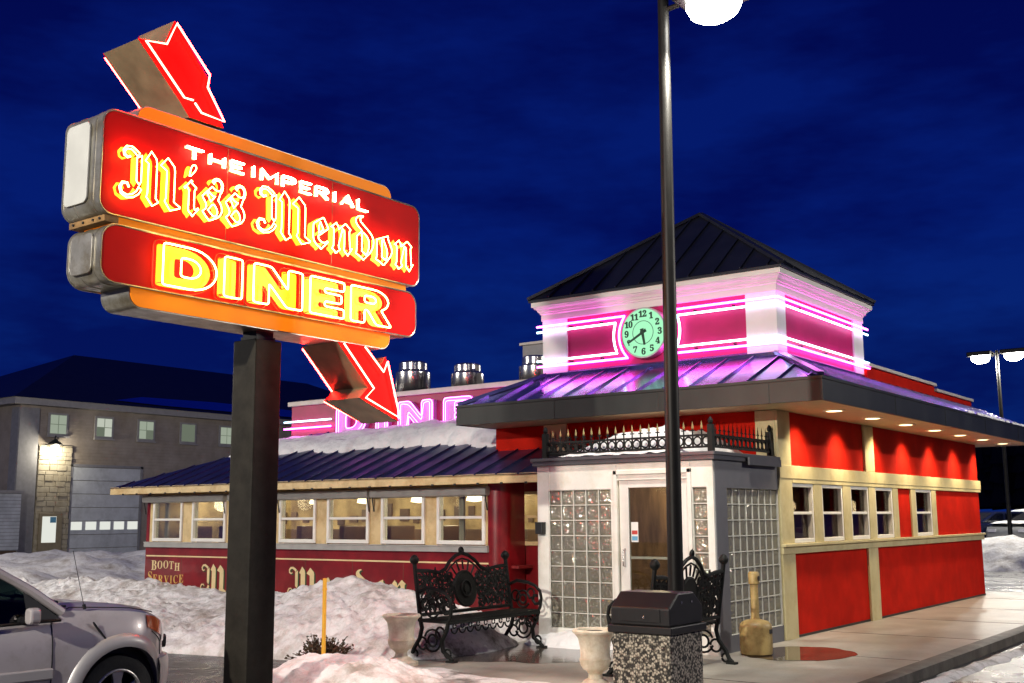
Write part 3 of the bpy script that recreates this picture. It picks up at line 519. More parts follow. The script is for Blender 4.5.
69: [[14, 0, 14, 17, 30, 18, 44, 20, 55, 24, 62, 30, 68, 37, 72, 48, 74, 62, 75, 78, 75, 369, 74, 389, 72, 405, 68, 417, 62, 425, 54, 431, 44, 435, 31, 438, 16, 439, 16, 455, 399, 455, 399, 320, 383, 320, 378, 349, 369, 373, 356, 392, 340, 406, 320, 417, 295, 424, 266, 429, 232, 430, 200, 428, 195, 427, 191, 424, 188, 421, 186, 417, 185, 412, 184, 405, 183, 397, 183, 388, 183, 246, 193, 246, 214, 247, 232, 252, 247, 259, 259, 269, 269, 282, 277, 300, 283, 321, 288, 345, 304, 345, 304, 118, 287, 118, 285, 137, 282, 154, 278, 169, 273, 181, 267, 192, 259, 201, 251, 208, 241, 213, 229, 217, 216, 220, 202, 222, 185, 222, 183, 67, 183, 56, 185, 47, 188, 40, 192, 35, 198, 32, 206, 29, 217, 28, 230, 28, 254, 28, 276, 30, 295, 34, 313, 39, 330, 45, 345, 53, 358, 63, 371, 75, 382, 89, 393, 105, 402, 123, 411, 143, 430, 143, 402, 0]],
82: [[15, 0, 15, 17, 31, 19, 45, 22, 55, 26, 62, 32, 68, 39, 72, 50, 74, 64, 75, 81, 75, 379, 74, 394, 71, 406, 68, 416, 62, 424, 55, 429, 44, 434, 32, 437, 16, 439, 16, 455, 217, 455, 264, 453, 305, 448, 339, 439, 367, 426, 389, 409, 405, 388, 414, 363, 417, 334, 411, 296, 392, 265, 360, 241, 315, 224, 432, 50, 452, 26, 457, 22, 463, 19, 470, 18, 478, 17, 480, 0, 338, 0, 201, 212, 182, 212, 182, 81, 183, 64, 185, 50, 189, 39, 194, 32, 202, 26, 212, 22, 225, 19, 242, 17, 242, 0], [182, 234, 203, 234, 228, 235, 249, 240, 266, 248, 280, 258, 290, 272, 298, 290, 302, 311, 304, 336, 299, 378, 284, 407, 259, 425, 224, 431, 212, 431, 202, 429, 195, 426, 190, 422, 186, 417, 184, 409, 182, 398, 182, 385]],
86: [[212, -13, 44, 381, 39, 392, 33, 403, 28, 412, 22, 420, 16, 427, 8, 432, -2, 436, -14, 439, -14, 455, 211, 455, 211, 439, 197, 438, 184, 437, 174, 435, 166, 432, 160, 428, 156, 423, 153, 417, 152, 410, 153, 404, 155, 397, 157, 388, 161, 378, 259, 143, 348, 377, 351, 386, 353, 394, 354, 402, 355, 409, 354, 417, 351, 423, 347, 428, 342, 432, 334, 435, 324, 437, 313, 438, 299, 439, 299, 455, 442, 455, 442, 439, 432, 438, 423, 436, 415, 432, 408, 427, 402, 421, 395, 411, 389, 398, 382, 383, 230, -13]],
73: [[13, 0, 13, 17, 29, 20, 42, 23, 53, 27, 61, 32, 67, 39, 72, 49, 74, 61, 75, 75, 75, 387, 74, 401, 72, 412, 68, 421, 63, 427, 55, 432, 45, 435, 31, 437, 13, 439, 13, 455, 244, 455, 244, 439, 228, 437, 214, 435, 204, 432, 196, 427, 190, 421, 186, 412, 183, 401, 183, 387, 183, 77, 183, 67, 184, 59, 185, 51, 187, 44, 190, 39, 194, 34, 200, 30, 206, 26, 214, 23, 223, 21, 233, 19, 246, 17, 246, 0]],
67: [[257, -11, 224, -9, 193, -3, 164, 6, 137, 20, 113, 37, 91, 56, 72, 79, 56, 104, 43, 132, 34, 162, 28, 194, 26, 228, 28, 262, 34, 294, 43, 323, 56, 351, 72, 376, 92, 399, 114, 418, 139, 435, 166, 448, 195, 458, 226, 464, 259, 465, 283, 464, 309, 459, 337, 451, 367, 440, 388, 435, 399, 437, 408, 443, 415, 452, 419, 465, 437, 465, 437, 308, 420, 308, 407, 338, 392, 364, 375, 387, 356, 407, 335, 423, 313, 434, 290, 441, 265, 443, 212, 430, 174, 389, 151, 321, 144, 226, 152, 138, 177, 74, 219, 36, 278, 24, 298, 25, 318, 29, 338, 35, 358, 45, 377, 56, 395, 71, 412, 87, 428, 106, 447, 89, 409, 45, 365, 14, 314, -5]],
68: [[20, 0, 20, 17, 35, 19, 47, 21, 56, 25, 63, 30, 68, 36, 71, 46, 73, 59, 74, 75, 74, 374, 73, 392, 71, 407, 67, 418, 61, 426, 53, 432, 43, 435, 30, 438, 15, 439, 15, 455, 222, 455, 278, 452, 328, 441, 370, 422, 405, 396, 433, 364, 452, 325, 464, 279, 468, 228, 453, 128, 408, 57, 333, 14, 228, 0], [222, 24, 253, 27, 279, 37, 302, 53, 319, 75, 333, 104, 343, 139, 349, 181, 351, 229, 343, 318, 319, 382, 279, 420, 223, 433, 211, 433, 202, 431, 195, 428, 190, 423, 186, 417, 184, 409, 182, 398, 182, 385, 182, 72, 182, 59, 184, 48, 186, 40, 190, 34, 195, 30, 202, 27, 211, 25]]}
def outline_of(key): return OUTLINE[ord(key[1]) + (1000 if key[0] == 'f' else 0)]
GLYPHS = {}
for style, chars in (('f', 'Misendo'), ('s', '0123456789BOTHSERVICE')):
    for ch in chars:
        GLYPHS[style + ch] = [list(zip(lp[0::2], lp[1::2])) for lp in outline_of(style + ch)]
def ribbon(pts, w0, w1):
    """a pen stroke: closed outline round a centre line, its width going from w0 to w1"""
    L = []; Rr = []; n = len(pts)
    for i, p in enumerate(pts):
        a = Vector(pts[max(0, i - 1)]); b = Vector(pts[min(n - 1, i + 1)]); t = (b - a).normalized(); nn = Vector((-t.y, t.x)); w = (w0 + (w1 - w0) * i / (n - 1)) / 2
        L.append((p[0] + nn.x * w, p[1] + nn.y * w)); Rr.append((p[0] - nn.x * w, p[1] - nn.y * w))
    return L + Rr[::-1]
# the capital M of the signs: curls, a short stem and two pointed stems
GLYPHS['fM'] = [
    ribbon([(130, 400), (95, 385), (62, 402), (55, 440), (85, 475), (140, 480), (188, 455), (222, 430)], 16, 46),
    [(196, 402), (258, 440), (262, 402), (262, 190), (240, 150), (200, 186)],
    ribbon([(250, 128), (222, 80), (170, 40), (105, 22), (45, 45), (25, 95), (52, 140), (105, 145), (125, 110)], 46, 15),
    [(292, 400), (362, 505), (428, 440), (436, 395), (436, 70), (468, 36), (392, -14), (318, 62), (330, 100), (330, 380)],
    [(470, 396), (556, 490), (640, 420), (650, 380), (650, 80), (725, 46), (718, 28), (604, -15), (530, 66), (546, 100), (546, 360), (520, 372)],
]
def glyph(key, s=1.0, u=0.0, v=0.0, sx=1.0):
    return [[(u + p[0] / 1000 * s * sx, v + p[1] / 1000 * s) for p in lp] for lp in GLYPHS[key]]
def glyph_w(key): return max(p[0] for lp in GLYPHS[key] for p in lp) / 1000
def glyph_l(key): return min(p[0] for lp in GLYPHS[key] for p in lp) / 1000

# block letters for the two DINER signs, unit height
BLOCK = {
 'D': (0.92, [[(0, 0), (0, 1), (0.45, 1)] + arc(0.45, 0.5, 0.47, 90, -90, 14, 0.5)[1:] , [(0.30, 0.27), (0.30, 0.73), (0.44, 0.73)] + arc(0.44, 0.5, 0.20, 90, -90, 10, 0.23)[1:]]),
 'I': (0.34, [[(0, 0), (0, 1), (0.34, 1), (0.34, 0)]]),
 'N': (0.98, [[(0, 0), (0, 1), (0.34, 1), (0.68, 0.47), (0.68, 1), (0.98, 1), (0.98, 0), (0.66, 0), (0.30, 0.55), (0.30, 0)]]),
 'E': (0.76, [[(0, 0), (0, 1), (0.76, 1), (0.76, 0.75), (0.32, 0.75), (0.32, 0.625), (0.70, 0.625), (0.70, 0.39), (0.32, 0.39), (0.32, 0.25), (0.76, 0.25), (0.76, 0)]]),
 'R': (0.92, [[(0, 0), (0, 1), (0.52, 1)] + arc(0.52, 0.70, 0.34, 90, -60, 10, 0.30)[1:] + [(0.94, 0), (0.58, 0), (0.38, 0.38), (0.31, 0.38), (0.31, 0)], [(0.31, 0.59), (0.31, 0.79), (0.48, 0.79)] + arc(0.48, 0.69, 0.09, 90, -90, 6, 0.10)[1:]]),
}
STROKE = {
 'T': [[(0, 1), (0.7, 1)], [(0.35, 1), (0.35, 0)]],
 'H': [[(0, 0), (0, 1)], [(0.6, 0), (0.6, 1)], [(0, 0.5), (0.6, 0.5)]],
 'E': [[(0.55, 1), (0, 1), (0, 0), (0.55, 0)], [(0, 0.5), (0.45, 0.5)]],
 'I': [[(0.1, 0), (0.1, 1)]],
 'M': [[(0, 0), (0, 1), (0.4, 0.3), (0.8, 1), (0.8, 0)]],
 'P': [[(0, 0), (0, 1), (0.4, 1)] + arc(0.4, 0.75, 0.25, 90, -90, 6)[1:] + [(0, 0.5)]],
 'R': [[(0, 0), (0, 1), (0.4, 1)] + arc(0.4, 0.75, 0.25, 90, -90, 6)[1:] + [(0, 0.5)], [(0.3, 0.5), (0.65, 0)]],
 'A': [[(0, 0), (0.35, 1), (0.7, 0)], [(0.13, 0.38), (0.57, 0.38)]],
 'L': [[(0, 1), (0, 0), (0.55, 0)]],
}
def soften(lp, r=0.06):
    """round the corners of a closed loop"""
    out = []; n = len(lp)
    for i in range(n):
        a, b, c = Vector(lp[i - 1]), Vector(lp[i]), Vector(lp[(i + 1) % n])
        d1 = (a - b); d2 = (c - b)
        if d1.length < 1e-6 or d2.length < 1e-6: continue
        if d1.normalized().dot(d2.normalized()) < -0.85: out.append(tuple(b)); continue
        p = b + d1.normalized() * min(r, d1.length * 0.45); q = b + d2.normalized() * min(r, d2.length * 0.45)
        for k in range(4):
            t = k / 3; out.append(tuple(p * (1 - t) ** 2 + b * 2 * t * (1 - t) + q * t * t))
    return out
def inset(lp, d):
    """move a closed loop inward (d > 0) by d, judged by its winding"""
    n = len(lp)
    area = sum(lp[i - 1][0] * lp[i][1] - lp[i][0] * lp[i - 1][1] for i in range(n))
    s = 1 if area > 0 else -1; out = []
    for i in range(n):
        a, b, c = Vector(lp[i - 1]), Vector(lp[i]), Vector(lp[(i + 1) % n])
        t = (c - a)
        if t.length < 1e-9: continue
        nn = Vector((-t.y, t.x)).normalized() * s
        out.append(tuple(b + nn * d))
    return out
# ------------------------------------------------------------------ the setting
m = MB(); m.add([(-400, -60, 0), (300, -60, 0), (300, 500, 0), (-400, 500, 0)], [(0, 1, 2, 3)])
g = m.build('ground', 'asphalt'); g['kind'] = 'structure'; g['label'] = 'dark wet asphalt of the parking lot'

# sidewalk with a rounded kerb at its near corner
walk = [(2.36, 11.9), (-3.0, 11.9), (-3.0, -6.9)] + [(x, y) for x, y in arc(0.96, -5.5, 1.4, -90, 0, 10)]
m = MB(); m.prism(walk, lambda u, v, d: (u, v, d), -0.05, 0.13)
s_ = m.build('sidewalk', 'concrete', bevel=0.015); s_['kind'] = 'structure'
joint = MB()
for yy in (-3.9, -1.2, 1.5, 4.2, 6.9, 9.6): joint.box(0.06, 2.18, yy - 0.006, yy + 0.006, 0.1301, 0.1335)
j_ = joint.build('sidewalk_joints', 'kerb_concrete'); j_['kind'] = 'structure'
# kerb stones: the outer 17 cm, a little lower and rougher than the slab
def kerb_path():
    P = [(2.36, 11.9), (2.36, -5.5)] + arc(0.96, -5.5, 1.4, 0, -90, 12)[1:] + [(-3.0, -6.9)]
    return P
KP = kerb_path(); m = MB()
outer = KP; inn = []
for i, (x, y) in enumerate(KP):
    a = Vector(KP[max(0, i - 1)]); b = Vector(KP[min(len(KP) - 1, i + 1)]); t = (b - a).normalized(); nrm = Vector((t.y, -t.x)); inn.append((x + nrm.x * 0.16, y + nrm.y * 0.16))
out2 = []
for i, (x, y) in enumerate(KP):
    a = Vector(KP[max(0, i - 1)]); b = Vector(KP[min(len(KP) - 1, i + 1)]); t = (b - a).normalized(); nrm = Vector((t.y, -t.x)); out2.append((x - nrm.x * 0.03, y - nrm.y * 0.03))
n = len(KP); vs = []
for z, L in ((-0.02, out2), (0.118, out2), (0.134, [(a[0] * 0.7 + b[0] * 0.3, a[1] * 0.7 + b[1] * 0.3) for a, b in zip(out2, inn)]), (0.135, inn), (0.10, inn)):
    vs += [(p[0], p[1], z) for p in L]
m.add(vs, [(k * n + i, k * n + i + 1, (k + 1) * n + i + 1, (k + 1) * n + i) for k in range(4) for i in range(n - 1)])
kb = m.build('kerb', 'kerb_concrete', smooth=35); kb['kind'] = 'structure'

def walk_z(x, y): return 0.13 if (-3.0 < x < 2.36 and -6.9 < y < 11.9) else 0.0

# puddle on the walk below the ash receptacle
pud = []
for k in range(40):
    a = 2 * math.pi * k / 40
    pud.append((0.78 + 0.60 * math.cos(a) * (1 + 0.18 * noise.noise(Vector((math.cos(a) * 2, math.sin(a) * 2, 3)))), -1.30 + 0.80 * math.sin(a) * (1 + 0.3 * noise.noise(Vector((math.cos(a) * 2, math.sin(a) * 2, 9))))))
m = MB(); m.add([(x, y, 0.1345) for x, y in pud], [tuple(range(40))])
o = m.build('puddle', 'wet_patch')
wet = [(-2.95, -4.45), (-2.3, -4.35), (-1.7, -4.0), (-1.0, -3.6), (-0.55, -3.1), (-0.7, -2.5), (-1.2, -2.25), (-1.9, -2.2), (-2.9, -2.15)]
wp = []
for i in range(len(wet)):
    a, b = Vector(wet[i]), Vector(wet[(i + 1) % len(wet)])
    for k in range(8):
        q = a.lerp(b, k / 8); q += Vector((noise.noise(Vector((q.x * 2.5, q.y * 2.5, 0))), noise.noise(Vector((q.x * 2.5, q.y * 2.5, 6))))) * 0.22; wp.append((max(-2.99, q.x), q.y))
m = MB(); m.add([(x, y, 0.1335) for x, y in wp], [tuple(range(len(wp)))])
w_ = m.build('wet_pavement', 'wet_walk'); tag(w_, 'dark wet pavement with meltwater between the left iron bench and the door', 'wet pavement', 'stuff')
o = o; tag(o, 'shallow puddle on the sidewalk in front of the tan ash receptacle', 'puddle', 'stuff')

# ---- snow
def bank_top(x):
    return lerp_list([(-16, 0.55), (-13.2, 0.74), (-11.5, 0.78), (-9.5, 0.64), (-8.0, 0.60), (-7.0, 0.68), (-6.0, 0.88), (-5.4, 0.96), (-4.7, 0.92), (-4.0, 0.80), (-3.45, 0.66), (-3.05, 0.30), (-2.8, -0.1)], x)
def chunks(x, y, s=4.2):
    """lumps and clods thrown up by the plough"""
    d, _ = noise.voronoi(Vector((x * s + 0.4 * noise.noise(Vector((x * 5, y * 5, 1))), y * s, 0.3)))
    rough_ = max(0.0, min(1.0, 0.6 + 1.6 * fbm(x * 0.7, y * 0.9, 21)))              # clods come in patches, the rest is packed smooth
    return rough_ * (0.10 * (0.42 - d[0]) + 0.035 * noise.noise(Vector((x * 13, y * 13, 4))) + 0.02 * noise.noise(Vector((x * 27, y * 27, 4)))) + 0.012 * noise.noise(Vector((x * 8, y * 8, 4)))
def bank(x, y):
    fy = lerp_list([(-14, -3.6), (-9, -5.0), (-7, -5.0), (-5, -4.6), (-3, -4.9)], x)     # front foot
    cy = lerp_list([(-14, -2.2), (-8, -2.6), (-5.4, -3.0), (-3, -3.6)], x)            # crest
    h = bank_top(x)
    if y < cy: t = max(0.0, (y - fy) / (cy - fy)); p = t ** 0.62 * (1.0 if t > 0 else 0)
    else: t = max(0.0, 1 - (y - cy) / (-0.75 - cy)); p = 0.25 + 0.75 * t ** 0.8 if y < -0.7 else 0.2
    if y < fy: return -0.3
    k = fbm(x * 0.9, y * 0.9, 1.0) * 0.10 + fbm(x * 2.6, y * 2.6, 5.0) * 0.065 + noise.noise(Vector((x * 9, y * 9, 2))) * 0.024
    k = k * 0.75 + chunks(x, y)
    end = max(0.0, min(1.0, (-2.75 - x) / 0.5))
    return (h * p + k * min(1, 6 * t) * 1.0) * end + (end - 1) * 0.1
heightfield('snow_bank', -16.5, -2.7, -5.4, -0.64, 420, 170, bank, 'snow', 'long ploughed snow bank heaped against the dark red dining car', 'snow bank', 'stuff', zmin=-0.05)

def pile(x, y):
    d = ((x + 2.35) / 1.45) ** 2 + ((y + 6.15) / 1.05) ** 2
    h = 0.37 * (1 - d) if d < 1.4 else -0.3
    return h + fbm(x * 1.7, y * 1.7, 12) * 0.07 + chunks(x, y, 6.0) * 0.7
heightfield('snow_pile', -5.2, -1.0, -7.5, -4.7, 130, 90, pile, 'snow', 'low snow pile on the kerb below the neon sign, by the yellow stake', 'snow pile', 'stuff', zmin=-0.03)

def thin(x, y):
    v = fbm(x * 0.8, y * 1.1, 30) * 0.5 + noise.noise(Vector((x * 4, y * 4, 8))) * 0.12
    edge = min(1, (x + 2.95) * 2, (0.75 - x) * 1.5, (y + 6.85) * 2, (-4.7 - y) * 2)
    return 0.10 + 0.07 * (v - 0.04) + 0.05 * edge if edge > 0 else 0.08
heightfield('snow_patch', -2.95, 0.8, -6.85, -4.6, 110, 70, thin, 'snow_dirty', 'thin trodden snow on the walk in front of the stone urns', 'snow', 'stuff', zmin=0.10)

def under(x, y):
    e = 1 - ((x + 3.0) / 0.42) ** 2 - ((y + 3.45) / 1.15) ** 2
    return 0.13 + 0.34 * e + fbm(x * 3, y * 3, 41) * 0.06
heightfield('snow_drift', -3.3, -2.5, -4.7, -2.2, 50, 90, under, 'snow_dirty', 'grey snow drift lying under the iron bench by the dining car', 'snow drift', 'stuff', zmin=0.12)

def drift2(x, y):
    e = 1 - ((x + 2.1) / 0.75) ** 2 - ((y + 2.15) / 0.35) ** 2
    return 0.13 + 0.20 * e + fbm(x * 3, y * 3, 44) * 0.04
heightfield('snow_drift', -2.9, -1.3, -2.55, -2.034, 50, 40, drift2, 'snow_clean', 'small snow drift at the foot of the glass block panel left of the door', 'snow drift', 'stuff', zmin=0.12)

def kerbsnow(x, y):
    c = 2.63 + 0.05 * math.sin(y * 0.9) + 0.06 * noise.noise(Vector((y * 2, 0, 0)))
    w = 0.12 + 0.06 * noise.noise(Vector((y * 1.3, 5, 0)))
    return 0.05 * (1 - ((x - c) / max(0.05, w)) ** 2) + noise.noise(Vector((x * 9, y * 9, 0))) * 0.015
heightfield('snow_ridge', 2.42, 3.1, -3.5, 16, 14, 260, kerbsnow, 'snow_dirty', 'narrow ridge of ploughed snow along the gutter below the kerb', 'snow ridge', 'stuff', zmin=0.005)

def lotbank(x, y):
    e = 1 - ((y - 26.5) / 2.6) ** 2
    return (0.98 + 0.25 * fbm(x * 0.35, y * 0.35, 50)) * max(-0.2, e) ** 1 * (1 if e > 0 else 1) + fbm(x * 1.2, y * 1.2, 52) * 0.16 if e > -0.3 else -0.3
heightfield('snow_bank', -10, 22, 23.4, 29.6, 170, 60, lotbank, 'snow', 'snow bank across the parking lot behind the diner, in front of parked cars', 'snow bank', 'stuff', zmin=-0.04)

def farfield(x, y):
    return 0.35 * fbm(x * 0.05, y * 0.05, 60) + 0.10 + min(6.0, max(0, y - 60) * 0.016)
heightfield('snow_field', -80, 140, 42, 170, 80, 60, farfield, 'snow_clean', 'open snow field beyond the parked cars', 'snow field', 'stuff', zmin=-0.2)

def leftbank(x, y):
    e = 1 - ((x + 24) / 8.5) ** 2 - max(0, (abs(y - 4) - 8) / 4) ** 2
    return (0.80 + 0.35 * fbm(x * 0.3, y * 0.3, 70)) * max(-0.1, e) ** 0.8 + fbm(x, y, 71) * 0.12 if e > 0 else -0.3
heightfield('snow_bank', -34, -15, -9, 17, 110, 130, leftbank, 'snow', 'bluish snow bank in front of the tan garage building', 'snow bank', 'stuff', zmin=-0.04)

def streak(x, y):
    return 0.02 * (noise.noise(Vector((x * 0.35, y * 2.2, 3))) - 0.05) + 0.008 * noise.noise(Vector((x * 3, y * 5, 1)))
heightfield('snow_streaks', -4, 16, 12.3, 23, 120, 90, streak, 'snow_dirty', 'thin packed snow streaks on the asphalt behind the diner', 'snow', 'stuff', zmin=0.004)

# far woods and hill
m = MB()
for k in range(1500):
    x = random.uniform(-110, 150); y = 172 + random.uniform(0, 26); h = random.uniform(14, 19) * (0.75 + 0.35 * fbm(x * 0.03, 0, 80)); r = random.uniform(2.2, 4.2); z0 = 1.5
    for t in range(4):
        za = z0 + h * (0.12 + 0.22 * t); zb = z0 + h * min(1, 0.45 + 0.2 * t); rr = r * (1 - 0.2 * t) * random.uniform(0.8, 1.15); a0 = random.uniform(0, 6.28)
        base = [(x + rr * math.cos(a0 + 1.0472 * q) * random.uniform(.8, 1.2), y + rr * math.sin(a0 + 1.0472 * q), za + random.uniform(-.4, .4)) for q in range(6)]
        m.add(base + [(x + random.uniform(-.3, .3), y, zb)], [(q, (q + 1) % 6, 6) for q in range(6)])
o = m.build('distant_woods', 'woods_dark'); tag(o, 'black line of far woods behind the parking lot', 'woods', 'stuff')

# ------------------------------------------------------------------ garage building, far left
GX = -39.3
gb = thing('garage_building', 'tan sided garage building with one tall overhead door and a stone pier', 'garage building', (GX - 6, 19, 0))
m = MB(); m.box(GX - 13, GX, 10.9, 40, -0.2, 6.85)
m.build('wall', 'siding_tan', gb)
m = MB()                                                           # clapboard lines
for k in range(44):
    z = 0.2 + 0.15 * k; m.add([(GX + 0.004, 10.9, z), (GX + 0.004, 40, z), (GX + 0.012, 40, z + 0.006), (GX + 0.012, 10.9, z + 0.006), (GX + 0.004, 10.9, z + 0.15), (GX + 0.004, 40, z + 0.15)], [(0, 1, 2, 3), (3, 2, 5, 4)])
m.build('siding', 'siding_tan', gb)
m = MB(); m.box(GX + 0.02, GX + 0.10, 10.85, 11.75, 0, 6.7); m.box(GX - 0.5, GX + 0.08, 10.80, 10.9, 0, 6.7)
m.build('corner_board', 'siding_grey', gb)
m = MB(); m.box(GX - 13.4, GX + 0.42, 10.4, 40.4, 6.82, 7.12); m.build('fascia', 'garage_trim', gb)
m = MB()
x0, x1, y0, y1 = GX - 13.5, GX + 0.5, 10.3, 40.5
zr = 10.3; m.add([(x0, y0, 7.1), (x1, y0, 7.1), (x1, y1, 7.1), (x0, y1, 7.1), (GX - 6.5, y0 + 7, zr), (GX - 6.5, y1 - 7, zr)], [(0, 1, 4), (1, 2, 5, 4), (2, 3, 5), (3, 0, 4, 5), (0, 3, 2, 1)])
m.build('roof', 'roof_dark', gb)
m = MB(); sl = 3.2 / 7.0
pts = [(15.5, 0.5), (17.5, 1.3), (22, 1.55), (26, 1.5), (30, 1.2), (30, 0.35), (24, 0.3), (18, 0.35)]
vsn = []
for y, d in pts: vsn.append((GX + 0.5 - d, y, 7.12 + d * sl + 0.02))
m = MB(); m.add(vsn, [tuple(range(len(vsn)))]); m.build('sky_reflector_strip', 'sky_metal', gb)  # added mirror metal on the roof, there to show sky blue
# stone pier with the wall lamp
m = MB(); rs = random.Random(3)
z = 0
while z < 5.05:
    hh = rs.uniform(0.16, 0.30); y = 11.8
    while y < 13.36:
        ww = min(rs.uniform(0.25, 0.6), 13.4 - y); d = rs.uniform(0.11, 0.155)
        m.box(GX, GX + d, y + 0.012, y + ww - 0.012, z + 0.012, min(z + hh, 5.1) - 0.012); y += ww
    z += hh
m.build('stone_pier', mat('stone', (0.30, 0.26, 0.19), rough=0.85, scale=3, color2=(0.40, 0.36, 0.28), bump=0.3).name, gb, bevel=0.02)
m = MB(); m.box(GX, GX + 0.09, 11.8, 13.4, 0, 5.12); m.build('pier_backing', 'stone', gb)
gd = MB()
for k in range(7): gd.box(GX + 0.03, GX + 0.07, 13.5, 17.0, 0.02 + k * 0.6, 0.02 + (k + 1) * 0.6 - 0.02)
gdo = gd.build('overhead_door', 'garage_door_paint', gb, bevel=0.012)
m = MB(); m.box(GX, GX + 0.09, 13.38, 13.5, 0, 4.32); m.box(GX, GX + 0.09, 17.0, 17.12, 0, 4.32); m.box(GX, GX + 0.09, 13.38, 17.12, 4.22, 4.34)
m.build('door_frame', 'siding_grey', gb)
for k in range(5):
    yc = 13.55 + 0.72 * k
    m = MB(); m.box(GX + 0.055, GX + 0.085, yc, yc + 0.53, 1.42, 1.78); m.build('door_window', 'garage_lit_white', gdo)
for k, yc in enumerate((12.67, 14.97, 17.22, 19.63, 22.0)):
    w = 0.40
    m = MB(); m.box(GX + 0.02, GX + 0.08, yc - w - 0.09, yc + w + 0.09, 5.55, 6.56); wf = m.build('window', 'garage_trim', gb)
    m = MB()
    for a in (0, 1):
        for b in (0, 1):
            if (k, a, b) in ((1, 0, 0), (2, 1, 0), (3, 0, 1), (3, 1, 0)): continue
            m.box(GX + 0.05, GX + 0.095, yc - w + 0.02 + a * w, yc - 0.02 + a * w, 5.65 + b * 0.42, 5.65 + b * 0.42 + 0.39)
    m.build('window_pane', ('garage_lit', 'garage_lit_pale', 'garage_lit', 'garage_lit_dim', 'garage_lit')[k], wf)
    m = MB(); m.box(GX + 0.04, GX + 0.088, yc - w + 0.01, yc + w - 0.01, 5.64, 6.48); m.build('window_blind', 'garage_lit_dim', wf)
    m = MB(); m.box(GX + 0.05, GX + 0.16, yc - w - 0.12, yc + w + 0.12, 5.48, 5.55); m.build('window_sill', 'garage_trim', wf)
m = MB(); m.box(GX + 0.05, GX + 0.20, 11.95, 13.05, 0, 2.15); dr = m.build('entry_door', 'door_tan', gb)
m = MB(); m.box(GX + 0.18, GX + 0.22, 12.1, 12.75, 0.9, 2.02); m.build('door_glass', 'garage_lit_white', dr)
m = MB(); m.box(GX + 0.215, GX + 0.23, 12.45, 12.73, 1.75, 2.0); m.build('door_notice', 'paper_blue', dr)
m = MB(); m.lathe([(0.10, 0), (0.30, 0.10), (0.30, 0.14), (0.05, 0.34), (0.03, 0.5)], (GX + 0.45, 12.35), 16)
m.v = [(x, y, z + 5.03) for x, y, z in m.v]
wlp = m.build('wall_lamp', 'black_trim', gb, smooth=40)
m = MB(); m.lathe([(0.02, -0.13), (0.13, -0.08), (0.17, 0.0), (0.17, 0.06)], (GX + 0.45, 12.35), 16); m.v = [(x, y, z + 5.03) for x, y, z in m.v]
m.build('lamp_lens', 'wall_lamp_lens', wlp, smooth=40)
lamp('POINT', 'wall_lamp_light', (GX + 0.62, 12.35, 4.83), 170, (1, 0.90, 0.68), 0.12)
# low grey lean-to beside the garage door and a snow-capped hydrant
lt = thing('lean_to_shed', 'low grey clad shed at the near corner of the tan garage', 'shed', (GX + 3, 9.2, 0))
m = MB(); m.box(GX + 0.12, GX + 1.0, 6.0, 10.6, 0.62, 3.0); m.build('wall', 'siding_grey', lt)
m = MB()
for k in range(16): m.box(GX + 1.0, GX + 1.025, 6.0, 10.6, 0.66 + k * 0.145, 0.66 + k * 0.145 + 0.125)
m.build('siding', 'garage_door_paint', lt)
m = MB(); m.box(GX + 0.12, GX + 1.12, 5.9, 10.7, 2.98, 3.10); m.build('roof', 'garage_trim', lt)
m = MB(); m.box(GX + 0.14, GX + 0.96, 6.05, 10.55, 0, 0.62); m.build('foundation', 'room_wood', lt)
hy = thing('fire_hydrant', 'white fire hydrant standing in the snow before the garage', 'hydrant', (-27.6, 2.2, 0.5))
m = MB(); m.lathe([(0.16, 0), (0.16, 0.06), (0.11, 0.08), (0.11, 0.55), (0.15, 0.58), (0.15, 0.63), (0.12, 0.70), (0.05, 0.78), (0.03, 0.84)], (-27.6, 2.2), 14); m.v = [(x, y, z + 0.55) for x, y, z in m.v]
m.build('barrel', 'hydrant_white', hy, smooth=40)
m = MB(); m.tube([(-27.82, 2.2, 0.97), (-27.38, 2.2, 0.97)], 0.06, 10); m.build('outlet_caps', 'hydrant_white', hy, smooth=40)
# ------------------------------------------------------------------ clock tower building
tb = thing('clock_tower_building', 'red and cream diner building with a pink neon clock tower on its roof', 'diner building', (-2.2, 5, 0))
WZ = 3.32
YE = 10.58
wi = [(0.30, 1.20), (1.52, 2.40), (2.74, 3.58), (3.90, 4.80), (6.08, 7.06)]
wz0, wz1 = 1.44, 2.29
# right wall, built round its five openings (plane x = 0, body thickness 18 cm)
m = MB()
def wall_right(y0, y1, z0, z1): m.box(-0.18, 0.0, y0, y1, z0, z1)
wall_right(0.0, YE, 0.0, wz0); wall_right(0.0, YE, wz1, WZ)
edges = [0.0] + [v for w in wi for v in w] + [YE]
for a, b in zip(edges[0::2], edges[1::2]): wall_right(a, b, wz0, wz1)
m.box(-4.0, -0.18, 0.0, 0.16, 0.0, WZ); m.box(-5.1, -4.001, 0.12, 0.28, 2.6, WZ); m.box(-4.2, -0.18, YE - 0.18, YE, 0, WZ); m.box(-5.1, -4.95, 0.28, 3.0, 2.6, WZ)
m.build('wall', 'red_panel', tb)
m = MB(); m.box(0.001, 0.008, 0.41, YE, 0.131, 0.165); m.build('base_shadow_line', 'black_trim', tb)  # black strip standing in for the shadow line at the wall base
